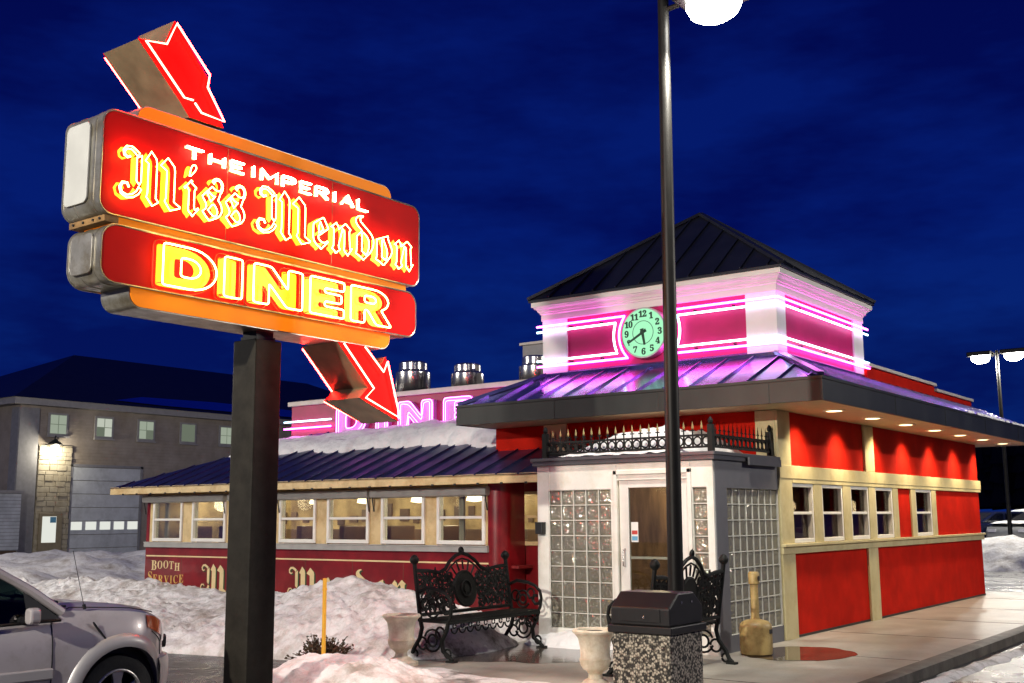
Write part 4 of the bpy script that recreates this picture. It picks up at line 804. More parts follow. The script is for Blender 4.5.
# cream trim, 4 cm proud
m = MB(); T = 0.04
m.box(0.0, T, -0.04, 0.40, 0.13, WZ - 0.004)                          # corner board, long face
m.box(-0.30, 0.0, -0.04, 0.0, 2.66, WZ - 0.004)                       # corner board, front face above vestibule
m.box(-4.0, -3.56, -0.04, 0.0, 2.66, WZ - 0.004)                      # left corner board
m.build_each('corner_board', 'cream', tb, bevel=0.006)
m = MB(); m.box(0.001, T + 0.012, -0.046, YE + 0.03, 2.352, 2.54)
m.box(0.001, T + 0.004, 0.402, YE + 0.03, 2.292, 2.351); m.build_each('upper_band', 'cream', tb, bevel=0.006)
m = MB(); m.box(0.001, T + 0.014, -0.046, YE + 0.03, 1.295, 1.395); m.box(0.001, T + 0.05, -0.05, YE + 0.03, 1.396, 1.436); m.build('sill_band', 'cream', tb, bevel=0.006)
m = MB()
m.box(0.002, T, 3.50, 3.94, 2.542, WZ - 0.004); m.box(0.002, T, 3.42, 3.88, 0.13, 1.294)
m.build_each('batten', 'cream', tb, bevel=0.006)
m = MB()
for a, b in ((0.402, 0.30 + 0.0), (1.20, 1.52), (2.40, 2.74), (3.58, 3.90), (4.80, 5.08), (5.82, 6.08), (7.06, 7.34)):
    if b > a: m.box(0.002, T - 0.004, a, b, 1.437, 2.291)
m.build_each('window_mullion', 'cream', tb, bevel=0.005)
for (a, b) in wi:
    f = MB(); fr = 0.055; X0, X1 = -0.10, 0.025
    f.box(X0, X1, a + 0.002, a + fr, wz0, wz1); f.box(X0, X1, b - fr, b - 0.002, wz0, wz1)
    f.box(X0, X1, a + fr, b - fr, wz0, wz0 + 0.06); f.box(X0, X1, a + fr, b - fr, wz1 - 0.05, wz1)
    f.box(X0 + 0.02, X1 - 0.01, a + fr, b - fr, 1.845, 1.885)
    w = f.build('window', 'vinyl_white', tb, bevel=0.006)
    p = MB(); p.box(-0.065, -0.057, a + fr, b - fr, wz0 + 0.06, 1.845); p.box(-0.040, -0.032, a + fr, b - fr, 1.885, wz1 - 0.05)
    p.build('window_pane', 'dark_glass', w)
# dim room behind those windows
m = MB(); m.box(-3.2, -3.1, 0.3, YE - 0.3, 0.1, 3.2); m.box(-3.1, -0.18, 0.3, YE - 0.3, 0.1, 0.16); m.box(-3.1, -0.18, YE - 0.4, YE - 0.3, 0.16, 3.2)
m.build('inner_wall', 'vest_wall', tb)
m = MB()
for yy in (1.05,): m.lathe([(0.02, 2.28), (0.10, 2.22), (0.12, 2.08), (0.02, 2.02)], (-1.9, yy), 10)
m.build_each('inner_lamp', 'room_lamp', tb, smooth=50)
m = MB()
for yy in (0.7, 2.2, 3.7, 5.2): m.box(-1.5, -0.35, yy, yy + 0.16, 0.16, 1.62)
m.build_each('booth_seat', 'room_red', tb, bevel=0.03)
for yy in (1.6, 4.4, 7.6): lamp('POINT', 'dim_room_light', (-1.7, yy, 2.0), 22, (1, 0.72, 0.45), 0.12)
# soffit and fascia
EX0, EX1, EY0, EY1 = -5.09, 1.03, -0.88, 11.6
m = MB(); m.box(EX0 + 0.02, EX1 - 0.02, EY0 + 0.02, EY1 - 0.02, WZ + 0.002, WZ + 0.05); m.build('soffit', 'soffit', tb)
m = MB()
t = 0.035
m.box(EX0, EX1, EY0 - t, EY0, WZ - 0.005, 3.63); m.box(EX1, EX1 + t, EY0 - t, EY1, WZ - 0.005, 3.63); m.box(EX0 - t, EX0, EY0 - t, 2.0, WZ - 0.005, 3.63); m.box(EX0, EX1, EY1 - t, EY1, WZ - 0.005, 3.63)
m.box(EX0 - t - 0.012, EX1 + t + 0.012, EY0 - t - 0.014, EY0 - t, 3.60, 3.64); m.box(EX1 + t, EX1 + t + 0.014, EY0 - t - 0.014, EY1, 3.60, 3.64)
for xx in (-3.2, -1.4, 0.3): m.box(xx, xx + 0.02, EY0 - t - 0.006, EY0 - t, WZ, 3.60)
for yy in (2.0, 4.6, 7.2, 9.8): m.box(EX1 + t, EX1 + t + 0.006, yy, yy + 0.02, WZ, 3.60)
m.build('fascia', 'fascia_metal', tb, bevel=0.004)
for k in range(7):
    yy = 0.69 + 1.625 * k
    m = MB(); m.lathe([(0.12, 3.305), (0.16, 3.309), (0.16, 3.3205)], (0.60, yy), 20, cap=False); d_ = m.build('downlight', 'vinyl_white', tb, smooth=40)
    m = MB(); m.lathe([(0.0005, 3.312), (0.12, 3.312)], (0.60, yy), 20, cap=False); m.build('downlight_lens', 'downlight_lens', d_)
    lamp('SPOT', 'downlight_beam', (0.44, yy, 3.30), DOWNLIGHT_POWER, (1, 0.80, 0.52), 0.07, rot=(0, R(16), 0), spot=112, blend=1.0)
# skirt roof with standing seams
TX0, TX1, TY0, TY1 = -4.25, -0.10, 0.40, 4.0
ZE, ZT = 3.635, 4.175
m = MB()
m.add([(EX0, EY0, ZE), (EX1, EY0, ZE), (TX1, TY0, ZT), (TX0, TY0, ZT)], [(0, 1, 2, 3)])
m.add([(EX1, EY0, ZE), (EX1, EY1, ZE), (TX1, EY1 - 1.0, ZT - 0.0), (TX1, TY0, ZT)], [(0, 1, 2, 3)])
m.add([(EX0, 2.0, ZE), (EX0, EY0, ZE), (TX0, TY0, ZT), (TX0, 2.0, ZT)], [(0, 1, 2, 3)])
m.add([(EX1, EY1, ZE), (EX0, EY1, ZE), (TX0, EY1 - 1.0, ZT), (TX1, EY1 - 1.0, ZT)], [(0, 1, 2, 3)])
def seam(p, q, h=0.028, w=0.011):
    p = Vector(p); q = Vector(q); d = (q - p)
    if d.length < 0.1: return
    up = Vector((0, 0, 1)); sd = d.cross(up).normalized(); nn = sd.cross(d).normalized()
    if nn.z < 0: nn = -nn
    m.obox((p + q) / 2 + nn * h / 2, d, sd, nn, d.length / 2, w, h / 2)
slx = (ZT - ZE) / (TX1 - EX1); sly = (ZT - ZE) / (TY0 - EY0)
for k in range(14):
    x = EX0 + 0.30 + k * 0.435
    if x > EX1 - 0.1: break
    # where the seam meets the top edge or a hip
    t = 1.0
    if x > TX1: t = (EX1 - x) / (EX1 - TX1)
    if x < TX0: t = (x - EX0) / (TX0 - EX0)
    seam((x, EY0, ZE), (x, EY0 + (TY0 - EY0) * t, ZE + (ZT - ZE) * t))
for k in range(28):
    y = EY0 + 0.32 + k * 0.435
    t = 1.0 if y > TY0 else (y - EY0) / (TY0 - EY0)
    if y > EY1 - 1.0: t = (EY1 - y) / 1.0
    seam((EX1, y, ZE), (EX1 + (TX1 - EX1) * t, y, ZE + (ZT - ZE) * t))
for k in range(6):
    y = EY0 + 0.3 + k * 0.435; t = 1.0 if y > TY0 else (y - EY0) / (TY0 - EY0)
    seam((EX0, y, ZE), (EX0 + (TX0 - EX0) * t, y, ZE + (ZT - ZE) * t))
seam((EX1, EY0, ZE), (TX1, TY0, ZT), 0.06, 0.05); seam((EX0, EY0, ZE), (TX0, TY0, ZT), 0.06, 0.05)
m.build('skirt_roof', 'roof_metal', tb)
m = MB()                                                             # snow crust along the gutter of the right eave
for k in range(40):
    y = 6.2 + k * 0.13
    if noise.noise(Vector((y * 3, 2, 0))) > -0.15:
        m.lathe([(0.01, 3.62), (0.05, 3.65), (0.04, 3.69), (0.005, 3.71)], (1.01 + random.uniform(-.03, .02), y), 7)
m.build_each('snow_crust', 'snow_clean', tb, smooth=60)
# parapet behind the skirt
m = MB(); m.box(-0.22, -0.02, TY1 + 0.001, 7.9, 3.9, 4.36); m.box(-0.22, -0.02, 7.9, 10.6, 3.9, 4.26); m.build_each('parapet', 'red_panel', tb)
m = MB(); m.box(-0.27, 0.03, TY1 + 0.002, 7.93, 4.36, 4.42); m.box(-0.27, 0.03, 7.932, 10.63, 4.26, 4.32); m.build_each('parapet_coping', 'coping', tb, bevel=0.008)
m = MB(); m.box(-4.9, -0.3, 4.01, 10.4, 3.7, 3.95); m.build('flat_roof', 'roof_dark', tb)

# the tower
m = MB(); m.box(TX0, TX1, TY0, TY1, 3.9, 5.15); m.build('tower_wall', 'tower_panel', tb)
pw = 0.46
m = MB()
for (x0, x1, y0, y1) in ((TX0 - 0.03, TX0 + pw, TY0 - 0.03, TY0), (TX1 - pw, TX1 + 0.03, TY0 - 0.03, TY0), (TX1, TX1 + 0.03, TY0, TY0 + 0.30), (TX1, TX1 + 0.03, TY1 - 0.42, TY1 + 0.03), (TX0 - 0.03, TX0, TY0, TY0 + 0.4), (TX0 - 0.03, TX0, TY1 - 0.4, TY1 + 0.03)):
    m.box(x0, x1, y0, y1, 4.15, 5.14)
m.build_each('tower_pilaster', 'tower_white', tb)
m = MB(); m.ring([(0.0, 4.14), (0.035, 4.14), (0.035, 4.21), (0.002, 4.24)], TX0, TX1, TY0, TY1); m.build('tower_flashing', 'roof_metal', tb)
m = MB(); m.ring([(0.0, 5.12), (0.045, 5.12), (0.045, 5.22), (0.065, 5.235), (0.065, 5.255), (0.085, 5.265), (0.10, 5.30), (0.135, 5.33), (0.145, 5.35), (0.17, 5.352), (0.17, 5.43), (0.0, 5.432)], TX0, TX1, TY0, TY1)
m.build('cornice', 'tower_white', tb)
m = MB(); o_ = 0.205; z0 = 5.435
ax, ay = (TX0 + TX1) / 2, (TY0 + TY1) / 2
m.ring([(0.17, z0), (o_, z0), (o_, z0 + 0.035), (o_ - 0.01, z0 + 0.04)], TX0, TX1, TY0, TY1)
apex = (ax, ay, 7.02); c4 = [(TX0 - o_, TY0 - o_, z0 + 0.04), (TX1 + o_, TY0 - o_, z0 + 0.04), (TX1 + o_, TY1 + o_, z0 + 0.04), (TX0 - o_, TY1 + o_, z0 + 0.04)]
m.add(c4 + [apex], [(0, 1, 4), (1, 2, 4), (2, 3, 4), (3, 0, 4)])
for q in c4: seam(q, apex, 0.05, 0.04)
W_ = TX1 - TX0 + 2 * o_; D_ = TY1 - TY0 + 2 * o_; rise = 7.02 - z0 - 0.04
for k in range(1, 11):
    x = TX0 - o_ + k * 0.435; t = min((x - TX0 + o_), (TX1 + o_ - x)) / (W_ / 2); seam((x, TY0 - o_, z0 + 0.04), (x, TY0 - o_ + D_ / 2 * t, z0 + 0.04 + rise * t), 0.03, 0.01)
for k in range(1, 10):
    y = TY0 - o_ + k * 0.435; t = min((y - TY0 + o_), (TY1 + o_ - y)) / (D_ / 2); seam((TX1 + o_, y, z0 + 0.04), (TX1 + o_ - W_ / 2 * t, y, z0 + 0.04 + rise * t), 0.03, 0.01)
m.build('tower_roof', 'roof_dark', tb)
# clock
CX, CZ, CR = -2.25, 4.70, 0.405
YF = TY0
m = MB()
m.prism(arc(CX, CZ, CR, 0, 351, 39), lambda u, v, d: (u, d, v), YF - 0.16, YF - 0.005); ck = m.build('clock', 'clock_rim', tb, smooth=35)
m = MB(); m.prism(arc(CX, CZ, CR - 0.025, 0, 352.5, 47), lambda u, v, d: (u, d, v), YF - 0.172, YF - 0.155); m.build('clock_dial', 'clock_face', ck)
ty = lambda u, v, d: (u, YF - 0.174 - d, v)
for h in range(1, 13):
    dig = []
    a = R(90 - 30 * h); s = 0.205; txt = str(h); ws = [glyph_w('s' + c) * s for c in txt]
    u = CX + math.cos(a) * 0.30 - sum(ws) / 2; v = CZ + math.sin(a) * 0.30 - 0.24 * s
    for c, w in zip(txt, ws):
        g_ = glyph('s' + c, s, u, v); big = max(g_, key=lambda lp: max(p[1] for p in lp) - min(p[1] for p in lp))
        dig += [inset(lp, -0.0045 if lp is big else 0.003) for lp in g_]; u += w
    flat_shape('clock_numeral', dig, ty, 0.0, 0.004, 'clock_green', ck)
m = MB(); m.tube([(x, YF - 0.176, z) for x, z in arc(CX, CZ, 0.185, 0, 354, 59)], 0.005, 5, closed=True); m.build('dial_circle', 'clock_green', ck)
def hand(ang, ln, w, tail):
    c, s = math.cos(ang), math.sin(ang)
    P = [(-tail, -w * 1.4), (-tail, w * 1.4), (0, w), (ln, w * 0.75), (ln, -w * 0.75), (0, -w)]
    return [(CX + p[0] * c - p[1] * s, CZ + p[0] * s + p[1] * c) for p in P]
m = MB(); m.prism(hand(R(90 - 241), 0.31, 0.020, 0.07), ty, 0.010, 0.016); m.build('minute_hand', 'clock_green', ck)
m = MB(); m.prism(hand(R(90 - 170), 0.205, 0.024, 0.06), ty, 0.018, 0.024); m.prism(arc(CX, CZ, 0.04, 0, 330, 11), ty, 0.025, 0.03); m.build('hour_hand', 'clock_green', ck)
# neon: double lines that frame the panels and bow round the clock
NY = YF - 0.075; nr = 0.017
def ntube(name, pts, mt, par, r=nr):
    mm = MB(); mm.tube(pts, r, 8); return mm.build(name, mt, par, smooth=60)
za, zb, zc, zd = 5.02, 4.925, 4.43, 4.335
for sgn in (-1, 1):
    xo = TX0 - 0.12 if sgn < 0 else TX1 + 0.075
    def bow(z_top, z_bot, rad):
        a = math.degrees(math.asin(min(1, (z_top - CZ) / rad))); b = math.degrees(math.asin(max(-1, (z_bot - CZ) / rad)))
        return [(CX + sgn * rad * math.cos(R(a + (b - a) * k / 14)), CZ + rad * math.sin(R(a + (b - a) * k / 14))) for k in range(15)]
    outer = bow(za, zd, 0.50); inner = bow(zb, zc, 0.60)
    P = [(xo, za)] + outer + [(xo, zd)]; Q = [(xo, zb)] + inner + [(xo, zc)]
    for pp, nmat in ((P, 'neon_pink'), (Q, 'neon_ice')):
        pts = [(u, NY, v) for u, v in pp]
        if sgn > 0:                                                  # wraps the corner onto the right side
            pts = [(TX1 + 0.075, TY1 + 0.15, pp[0][1]), (TX1 + 0.075, TY1 - 0.2, pp[0][1])] + pts + [(TX1 + 0.075, TY1 - 0.2, pp[-1][1]), (TX1 + 0.075, TY1 + 0.15, pp[-1][1])]
        ntube('neon_tube', pts, nmat, tb)
m = MB()
for x in (-3.7, -3.1, -1.4, -0.75):
    for z in (4.97, 4.38): m.box(x - 0.012, x + 0.012, NY, YF, z - 0.012, z + 0.012)
for y in (1.2, 2.2, 3.2):
    for z in (4.97, 4.38): m.box(TX1, TX1 + 0.07, y - 0.012, y + 0.012, z - 0.012, z + 0.012)
m.build_each('neon_bracket', 'black_trim', tb)

# ------------------------------------------------------------------ rear wing with the pink DINER sign
rw = thing('rear_wing', 'red rear wing carrying pink neon DINER letters above the snowy roof', 'diner wing', (-8.5, 4, 0))
m = MB(); m.box(-12.27, -4.29, 2.0, 2.2, 0, 4.30); m.box(-12.27, -12.07, 2.2, 8.0, 0, 4.30); m.box(-12.07, -4.29, 7.8, 8.0, 0, 4.3); m.build('wall', 'red_parapet', rw)
m = MB(); m.box(-12.07, -4.29, 2.2, 7.8, 3.95, 4.05); m.build('flat_roof', 'roof_dark', rw)
m = MB(); m.box(-12.34, -4.289, 1.93, 2.26, 4.30, 4.40); m.box(-12.34, -12.0, 2.262, 8.06, 4.30, 4.398); m.build_each('parapet_coping', 'coping', rw, bevel=0.01)
u = -10.72; s = 0.62; zb0 = 3.55
for i, ch in enumerate('DINER'):
    w, loops = BLOCK[ch]
    w *= 1.5
    lps = [[(u + p[0] * 1.5 * s, zb0 + p[1] * s) for p in lp] for lp in loops]
    lt_ = flat_shape('sign_letter', lps, lambda a, b, d: (a, 1.998 - d, b), 0.0, 0.10, 'letter_lilac', rw)
    mm = MB()
    for lp in lps: mm.tube([(a, 1.86, b) for a, b in soften(lp, 0.07)], 0.011, 6, closed=True)
    for lp in lps[:1]: mm.tube([(a, 1.86, b) for a, b in soften(inset(lp, 0.075), 0.05)], 0.009, 6, closed=True)
    mm.build('neon_tube', 'neon_lilac', lt_, smooth=60)
    u += w * s + 0.30
for z, nmat in ((3.95, 'neon_ice'), (3.80, 'neon_pink')): ntube('neon_tube', [(-12.42, 1.92, z), (-10.95, 1.92, z)], nmat, rw)

# rooftop equipment
def vent(x, y, r, h, label):
    t_ = thing('roof_vent', label, 'roof vent', (x, y, 4.05), group='steel vents on the diner roof')
    mm = MB(); mm.lathe([(r * 0.6, 4.05), (r * 0.6, 4.05 + h * 0.55)], (x, y), 24); mm.build('vent_pipe', 'steel', t_, smooth=40)
    mm = MB(); mm.lathe([(r * 0.85, 4.05 + h * 0.5), (r, 4.05 + h * 0.56), (r, 4.05 + h * 0.82), (r * 0.82, 4.05 + h * 0.86), (r * 0.82, 4.05 + h * 0.97), (r * 0.7, 4.05 + h)], (x, y), 28); mm.build('vent_hood', 'steel', t_, smooth=40)
vent(-11.35, 5.0, 0.42, 1.50, 'leftmost steel roof vent behind the red parapet')
vent(-9.67, 5.0, 0.38, 1.30, 'middle steel roof vent behind the red parapet')
vent(-7.72, 5.0, 0.38, 1.30, 'steel roof vent in front of the pale roof housing')
hv = thing('roof_housing', 'pale box housing on the diner roof beside the clock tower', 'roof unit', (-7.4, 6.5, 4.05))
m = MB(); m.box(-8.75, -6.3, 5.9, 7.2, 4.05, 5.80); m.build('housing', 'garage_trim', hv, bevel=0.02)
m = MB(); m.box(-8.8, -6.25, 5.85, 7.25, 5.80, 5.86); m.build('housing_cap', 'coping', hv)
rl = thing('roof_ladder', 'thin dark roof ladder hoop behind the parapet right of the tower', 'ladder', (-2.2, 8.6, 3.95))
m = MB(); m.tube([(-2.2, 8.4, 3.95), (-2.2, 8.4, 5.28), (-2.2, 8.45, 5.33), (-2.2, 8.95, 5.33), (-2.2, 9.0, 5.28), (-2.2, 9.0, 3.95)], 0.025, 6); m.build('hoop', 'pole_paint', rl)
m = MB()
for k in range(4): m.tube([(-2.2, 8.4, 4.2 + k * 0.26), (-2.2, 9.0, 4.2 + k * 0.26)], 0.012, 5)
m.build_each('rung', 'pole_paint', rl)
fl = thing('roof_floodlight', 'small floodlight on a stem on the roof right of the tower', 'floodlight', (-0.9, 5.0, 3.95))
m = MB(); m.tube([(-0.9, 5.0, 3.95), (-0.9, 5.0, 4.62)], 0.025, 6); m.build('stem', 'pole_paint', fl)
m = MB(); m.box(-1.0, -0.8, 4.92, 5.06, 4.60, 4.80); m.build('head', 'pole_paint', fl, bevel=0.01)
m = MB(); m.box(-0.93, -0.86, 4.905, 4.918, 4.66, 4.75); m.build('lens', 'room_lamp', fl)
# ------------------------------------------------------------------ glass block vestibule
vb = thing('entrance_vestibule', 'white entrance vestibule of glass blocks with a glazed door', 'vestibule', (-1.35, -1.0, 0.13))
VX0, VX1, VY, VT = -2.72, 0.0, -2.03, 2.54
m = MB()
th = 0.14
F0, F1 = VY, VY + th
m.box(VX0, -2.53, F0, F1, 0.13, VT); m.box(-2.53, -1.515, F0, F1, 2.20, VT); m.box(-2.53, -1.515, F0, F1, 0.13, 0.34)
m.box(-1.515, -1.42, F0, F1, 0.13, VT); m.box(-1.42, -0.34, F0, F1, 2.312, VT); m.box(-0.34, -0.295, F0, F1, 0.13, VT)
m.box(-0.295, -0.09, F0, F1, 2.20, VT); m.box(-0.295, -0.09, F0, F1, 0.13, 0.34); m.box(-0.09, VX1, F0, F1, 0.13, VT)
S0, S1 = VX1 - th, VX1 - 0.001
m.box(S0, S1 - 0.004, F1, -1.67, 0.13, VT); m.box(S0, S1, -1.67, -0.05, 2.19, VT); m.box(S0, S1, -1.67, -0.05, 0.13, 0.34); m.box(S0, S1, -0.05, -0.004, 0.13, VT)
m.box(VX0, VX0 + th, F1, -0.004, 0.13, VT)
m.build('wall', 'white_trim', vb)
m = MB()
for x in (-2.515, -1.43, -0.325): m.box(x - 0.006, x + 0.006, F0 - 0.008, F0, 0.13, VT - 0.02)
m.box(-1.46, -1.405, F0 - 0.03, F0, 0.14, 2.44); m.box(-0.355, -0.30, F0 - 0.03, F0, 0.14, 2.44); m.box(-1.46, -0.30, F0 - 0.03, F0, 2.385, 2.44)
m.build('door_casing', 'white_trim', vb, bevel=0.005)
m = MB(); m.box(0.0, 0.012, F0 + 0.045, -1.672, 0.13, VT); m.box(0.0, 0.012, -1.672, -0.05, 2.19, VT); m.box(0.0, 0.012, -1.672, -0.05, 0.13, 0.34)
m.build('side_cladding', 'vest_grey', vb)
# glass block material: wavy, half clear
gm = bpy.data.materials.new('glass_block'); gm.use_nodes = True
nt = gm.node_tree; nt.nodes.clear()
out = nt.nodes.new("ShaderNodeOutputMaterial"); gl = nt.nodes.new("ShaderNodeBsdfGlossy"); tr = nt.nodes.new("ShaderNodeBsdfRefraction"); df = nt.nodes.new("ShaderNodeBsdfTranslucent"); dd = nt.nodes.new("ShaderNodeBsdfDiffuse")
gl.inputs["Roughness"].default_value = 0.08; tr.inputs["Roughness"].default_value = 0.15; tr.inputs["IOR"].default_value = 1.1
gl.inputs["Color"].default_value = (0.85, 0.88, 0.80, 1); tr.inputs["Color"].default_value = (0.80, 0.76, 0.62, 1); df.inputs["Color"].default_value = (0.5, 0.47, 0.34, 1); dd.inputs["Color"].default_value = (0.40, 0.38, 0.29, 1)
tc = nt.nodes.new("ShaderNodeTexCoord"); vo = nt.nodes.new("ShaderNodeTexVoronoi"); vo.inputs["Scale"].default_value = 24; nt.links.new(tc.outputs["Object"], vo.inputs["Vector"])
bp = nt.nodes.new("ShaderNodeBump"); bp.inputs["Strength"].default_value = 0.6; bp.inputs["Distance"].default_value = 0.025; nt.links.new(vo.outputs["Distance"], bp.inputs["Height"])
for n_ in (gl, tr): nt.links.new(bp.outputs[0], n_.inputs["Normal"])
mx1 = nt.nodes.new("ShaderNodeMixShader"); mx1.inputs[0].default_value = 0.30; mx2 = nt.nodes.new("ShaderNodeMixShader"); mx2.inputs[0].default_value = 0.28; mx3 = nt.nodes.new("ShaderNodeMixShader"); mx3.inputs[0].default_value = 0.44
nt.links.new(tr.outputs[0], mx1.inputs[1]); nt.links.new(df.outputs[0], mx1.inputs[2]); nt.links.new(mx1.outputs[0], mx3.inputs[1]); nt.links.new(dd.outputs[0], mx3.inputs[2]); nt.links.new(mx3.outputs[0], mx2.inputs[1]); nt.links.new(gl.outputs[0], mx2.inputs[2]); nt.links.new(mx2.outputs[0], out.inputs["Surface"])
MATS['glass_block'] = gm
def block_panel(a0, a1, z0, z1, nu, nv, plane):
    """plane 'f': front wall (u = x); 's': side wall (u = y)"""
    mo = MB(); bl = MB(); du = (a1 - a0) / nu; dv = (z1 - z0) / nv; g_ = 0.0065
    def put(M, u0, u1, v0, v1, d0, d1):
        if plane == 'f': M.box(u0, u1, VY + d0, VY + d1, v0, v1)
        else: M.box(VX1 - d1, VX1 - d0, u0, u1, v0, v1)
    for i in range(nu + 1): put(mo, max(a0, a0 + i * du - g_), min(a1, a0 + i * du + g_), z0, z1, 0.010, 0.10)
    for j in range(nv + 1):
        for i in range(nu): put(mo, a0 + i * du + g_ + 0.0005, a0 + (i + 1) * du - g_ - 0.0005, max(z0, z0 + j * dv - g_), min(z1, z0 + j * dv + g_), 0.011, 0.099)
    for j in range(nv):
        for i in range(nu): put(bl, a0 + i * du + g_ + 0.001, a0 + (i + 1) * du - g_ - 0.001, z0 + j * dv + g_ + 0.001, z0 + (j + 1) * dv - g_ - 0.001, 0.016, 0.095)
    p = mo.build('glass_block_panel', 'mortar', vb)
    bl.build('glass_blocks', 'glass_block', p, bevel=0.024, segs=3)
block_panel(-2.529, -1.516, 0.341, 2.199, 5, 9, 'f')
block_panel(-0.294, -0.091, 0.341, 2.199, 1, 9, 'f')
block_panel(-1.669, -0.051, 0.341, 2.189, 8, 9, 's')
# door
m = MB(); y0, y1 = VY + 0.03, VY + 0.08
m.box(-1.40, -1.262, y0, y1, 0.15, 2.31); m.box(-0.50, -0.36, y0, y1, 0.15, 2.31); m.box(-1.262, -0.50, y0, y1, 2.21, 2.31); m.box(-1.262, -0.50, y0, y1, 0.15, 0.42)
dr = m.build('door', 'vinyl_white', vb, bevel=0.006)
m = MB(); m.box(-1.262, -0.50, VY + 0.050, VY + 0.058, 0.42, 2.21); m.build('door_glass', 'window_glass', dr)
m = MB(); m.box(-1.262, -0.50, VY + 0.062, VY + 0.085, 1.28, 1.312); m.build('push_bar', 'vinyl_white', dr)
m = MB(); m.tube([(-1.325, y0, 1.18), (-1.325, y0 - 0.055, 1.19), (-1.325, y0 - 0.055, 1.40), (-1.325, y0, 1.41)], 0.011, 8); m.build('door_handle', 'steel', dr, smooth=50)
m = MB(); m.box(-1.235, -1.13, VY + 0.044, VY + 0.049, 1.50, 1.76); st = m.build('door_sticker', 'paper_white', dr)
m = MB(); m.box(-1.225, -1.14, VY + 0.0425, VY + 0.0435, 1.60, 1.65); m.build('sticker_band', 'paper_red', st)
m = MB(); m.box(-1.225, -1.14, VY + 0.0425, VY + 0.0435, 1.52, 1.575); m.build('sticker_foot', 'paper_blue', st)
# inside: far wall, side post, lamp
m = MB(); m.box(VX0 + th, -1.30, -0.09, -0.01, 0.13, 2.5); m.box(-0.95, VX1 - th, -0.09, -0.01, 0.13, 2.5); m.box(-1.30, -0.95, -0.088, -0.012, 2.25, 2.5); m.build('inner_wall', 'vest_wall', vb)
m = MB(); m.box(-1.30, -0.95, -0.06, -0.03, 0.13, 2.25); m.build('inner_door', 'room_wood', vb)
m = MB(); m.box(-1.42, -1.28, -0.5, -0.2, 0.13, 1.55); m.box(-0.95, -0.40, -0.6, -0.12, 0.13, 1.15); m.build_each('display_stand', 'room_red', vb, bevel=0.02)
m = MB(); m.box(-1.10, -1.03, -0.7, -0.62, 0.14, 2.2); m.box(-0.98, -0.80, -0.4, -0.2, 1.0, 1.75); m.lathe([(0.12, 0.14), (0.10, 0.9), (0.05, 0.95), (0.16, 1.1), (0.17, 1.3), (0.05, 1.42)], (-0.72, -0.8), 16)
m.build_each('gumball_machine', 'room_red', vb, smooth=40)
m = MB(); m.box(VX0 + th, VX1 - th, VY + th, -0.09, 0.125, 0.14); m.build('mat_floor', 'room_floor', vb)
m = MB(); m.lathe([(0.14, 2.44), (0.16, 2.47), (0.16, 2.495)], (-1.35, -0.9), 16); m.build('ceiling_lamp', 'room_lamp', vb)
lamp('POINT', 'vestibule_light', (-1.35, -0.9, 2.25), 34, (1, 0.80, 0.50), 0.12)
# flat roof cap, snow, cast-iron cresting
m = MB(); m.box(VX0 - 0.05, VX1 + 0.05, VY - 0.05, -0.043, VT + 0.001, 2.63); m.box(VX0 - 0.07, VX1 + 0.07, VY - 0.07, -0.045, 2.60, 2.645); m.build('roof_cap', 'cap_metal', vb, bevel=0.006)
m = MB(); m.box(VX1 + 0.071, VX1 + 0.10, VY + 0.9, -0.1, 2.50, 2.60); m.build('gutter', 'cap_metal', vb)
def roof_snow(x, y):
    e = min(1, (x + 2.45) * 1.5, (-0.45 - x) * 1.6, (y + 1.93) * 4 + 0.25, (-0.05 - y) * 6)
    h = (0.10 + 0.30 * max(0, min(1, (y + 1.95) / 0.7))) * max(0, e) ** 0.6
    return 2.645 + h * (1 + 0.25 * fbm(x * 1.5, y * 1.5, 90)) + 0.02 * noise.noise(Vector((x * 8, y * 8, 1))) - (0.1 if e <= 0 else 0)
rs_ = heightfield('roof_snow', -2.6, -0.3, -1.98, -0.06, 80, 60, roof_snow, 'snow_clean', zmin=2.64)
tag(rs_, 'thick snow lying on the vestibule roof behind the iron cresting', 'snow', 'stuff')
cr = thing('roof_cresting', 'black cast iron cresting with gilt spear tips on the vestibule roof', 'iron railing', (-1.35, -1.9, 2.645))
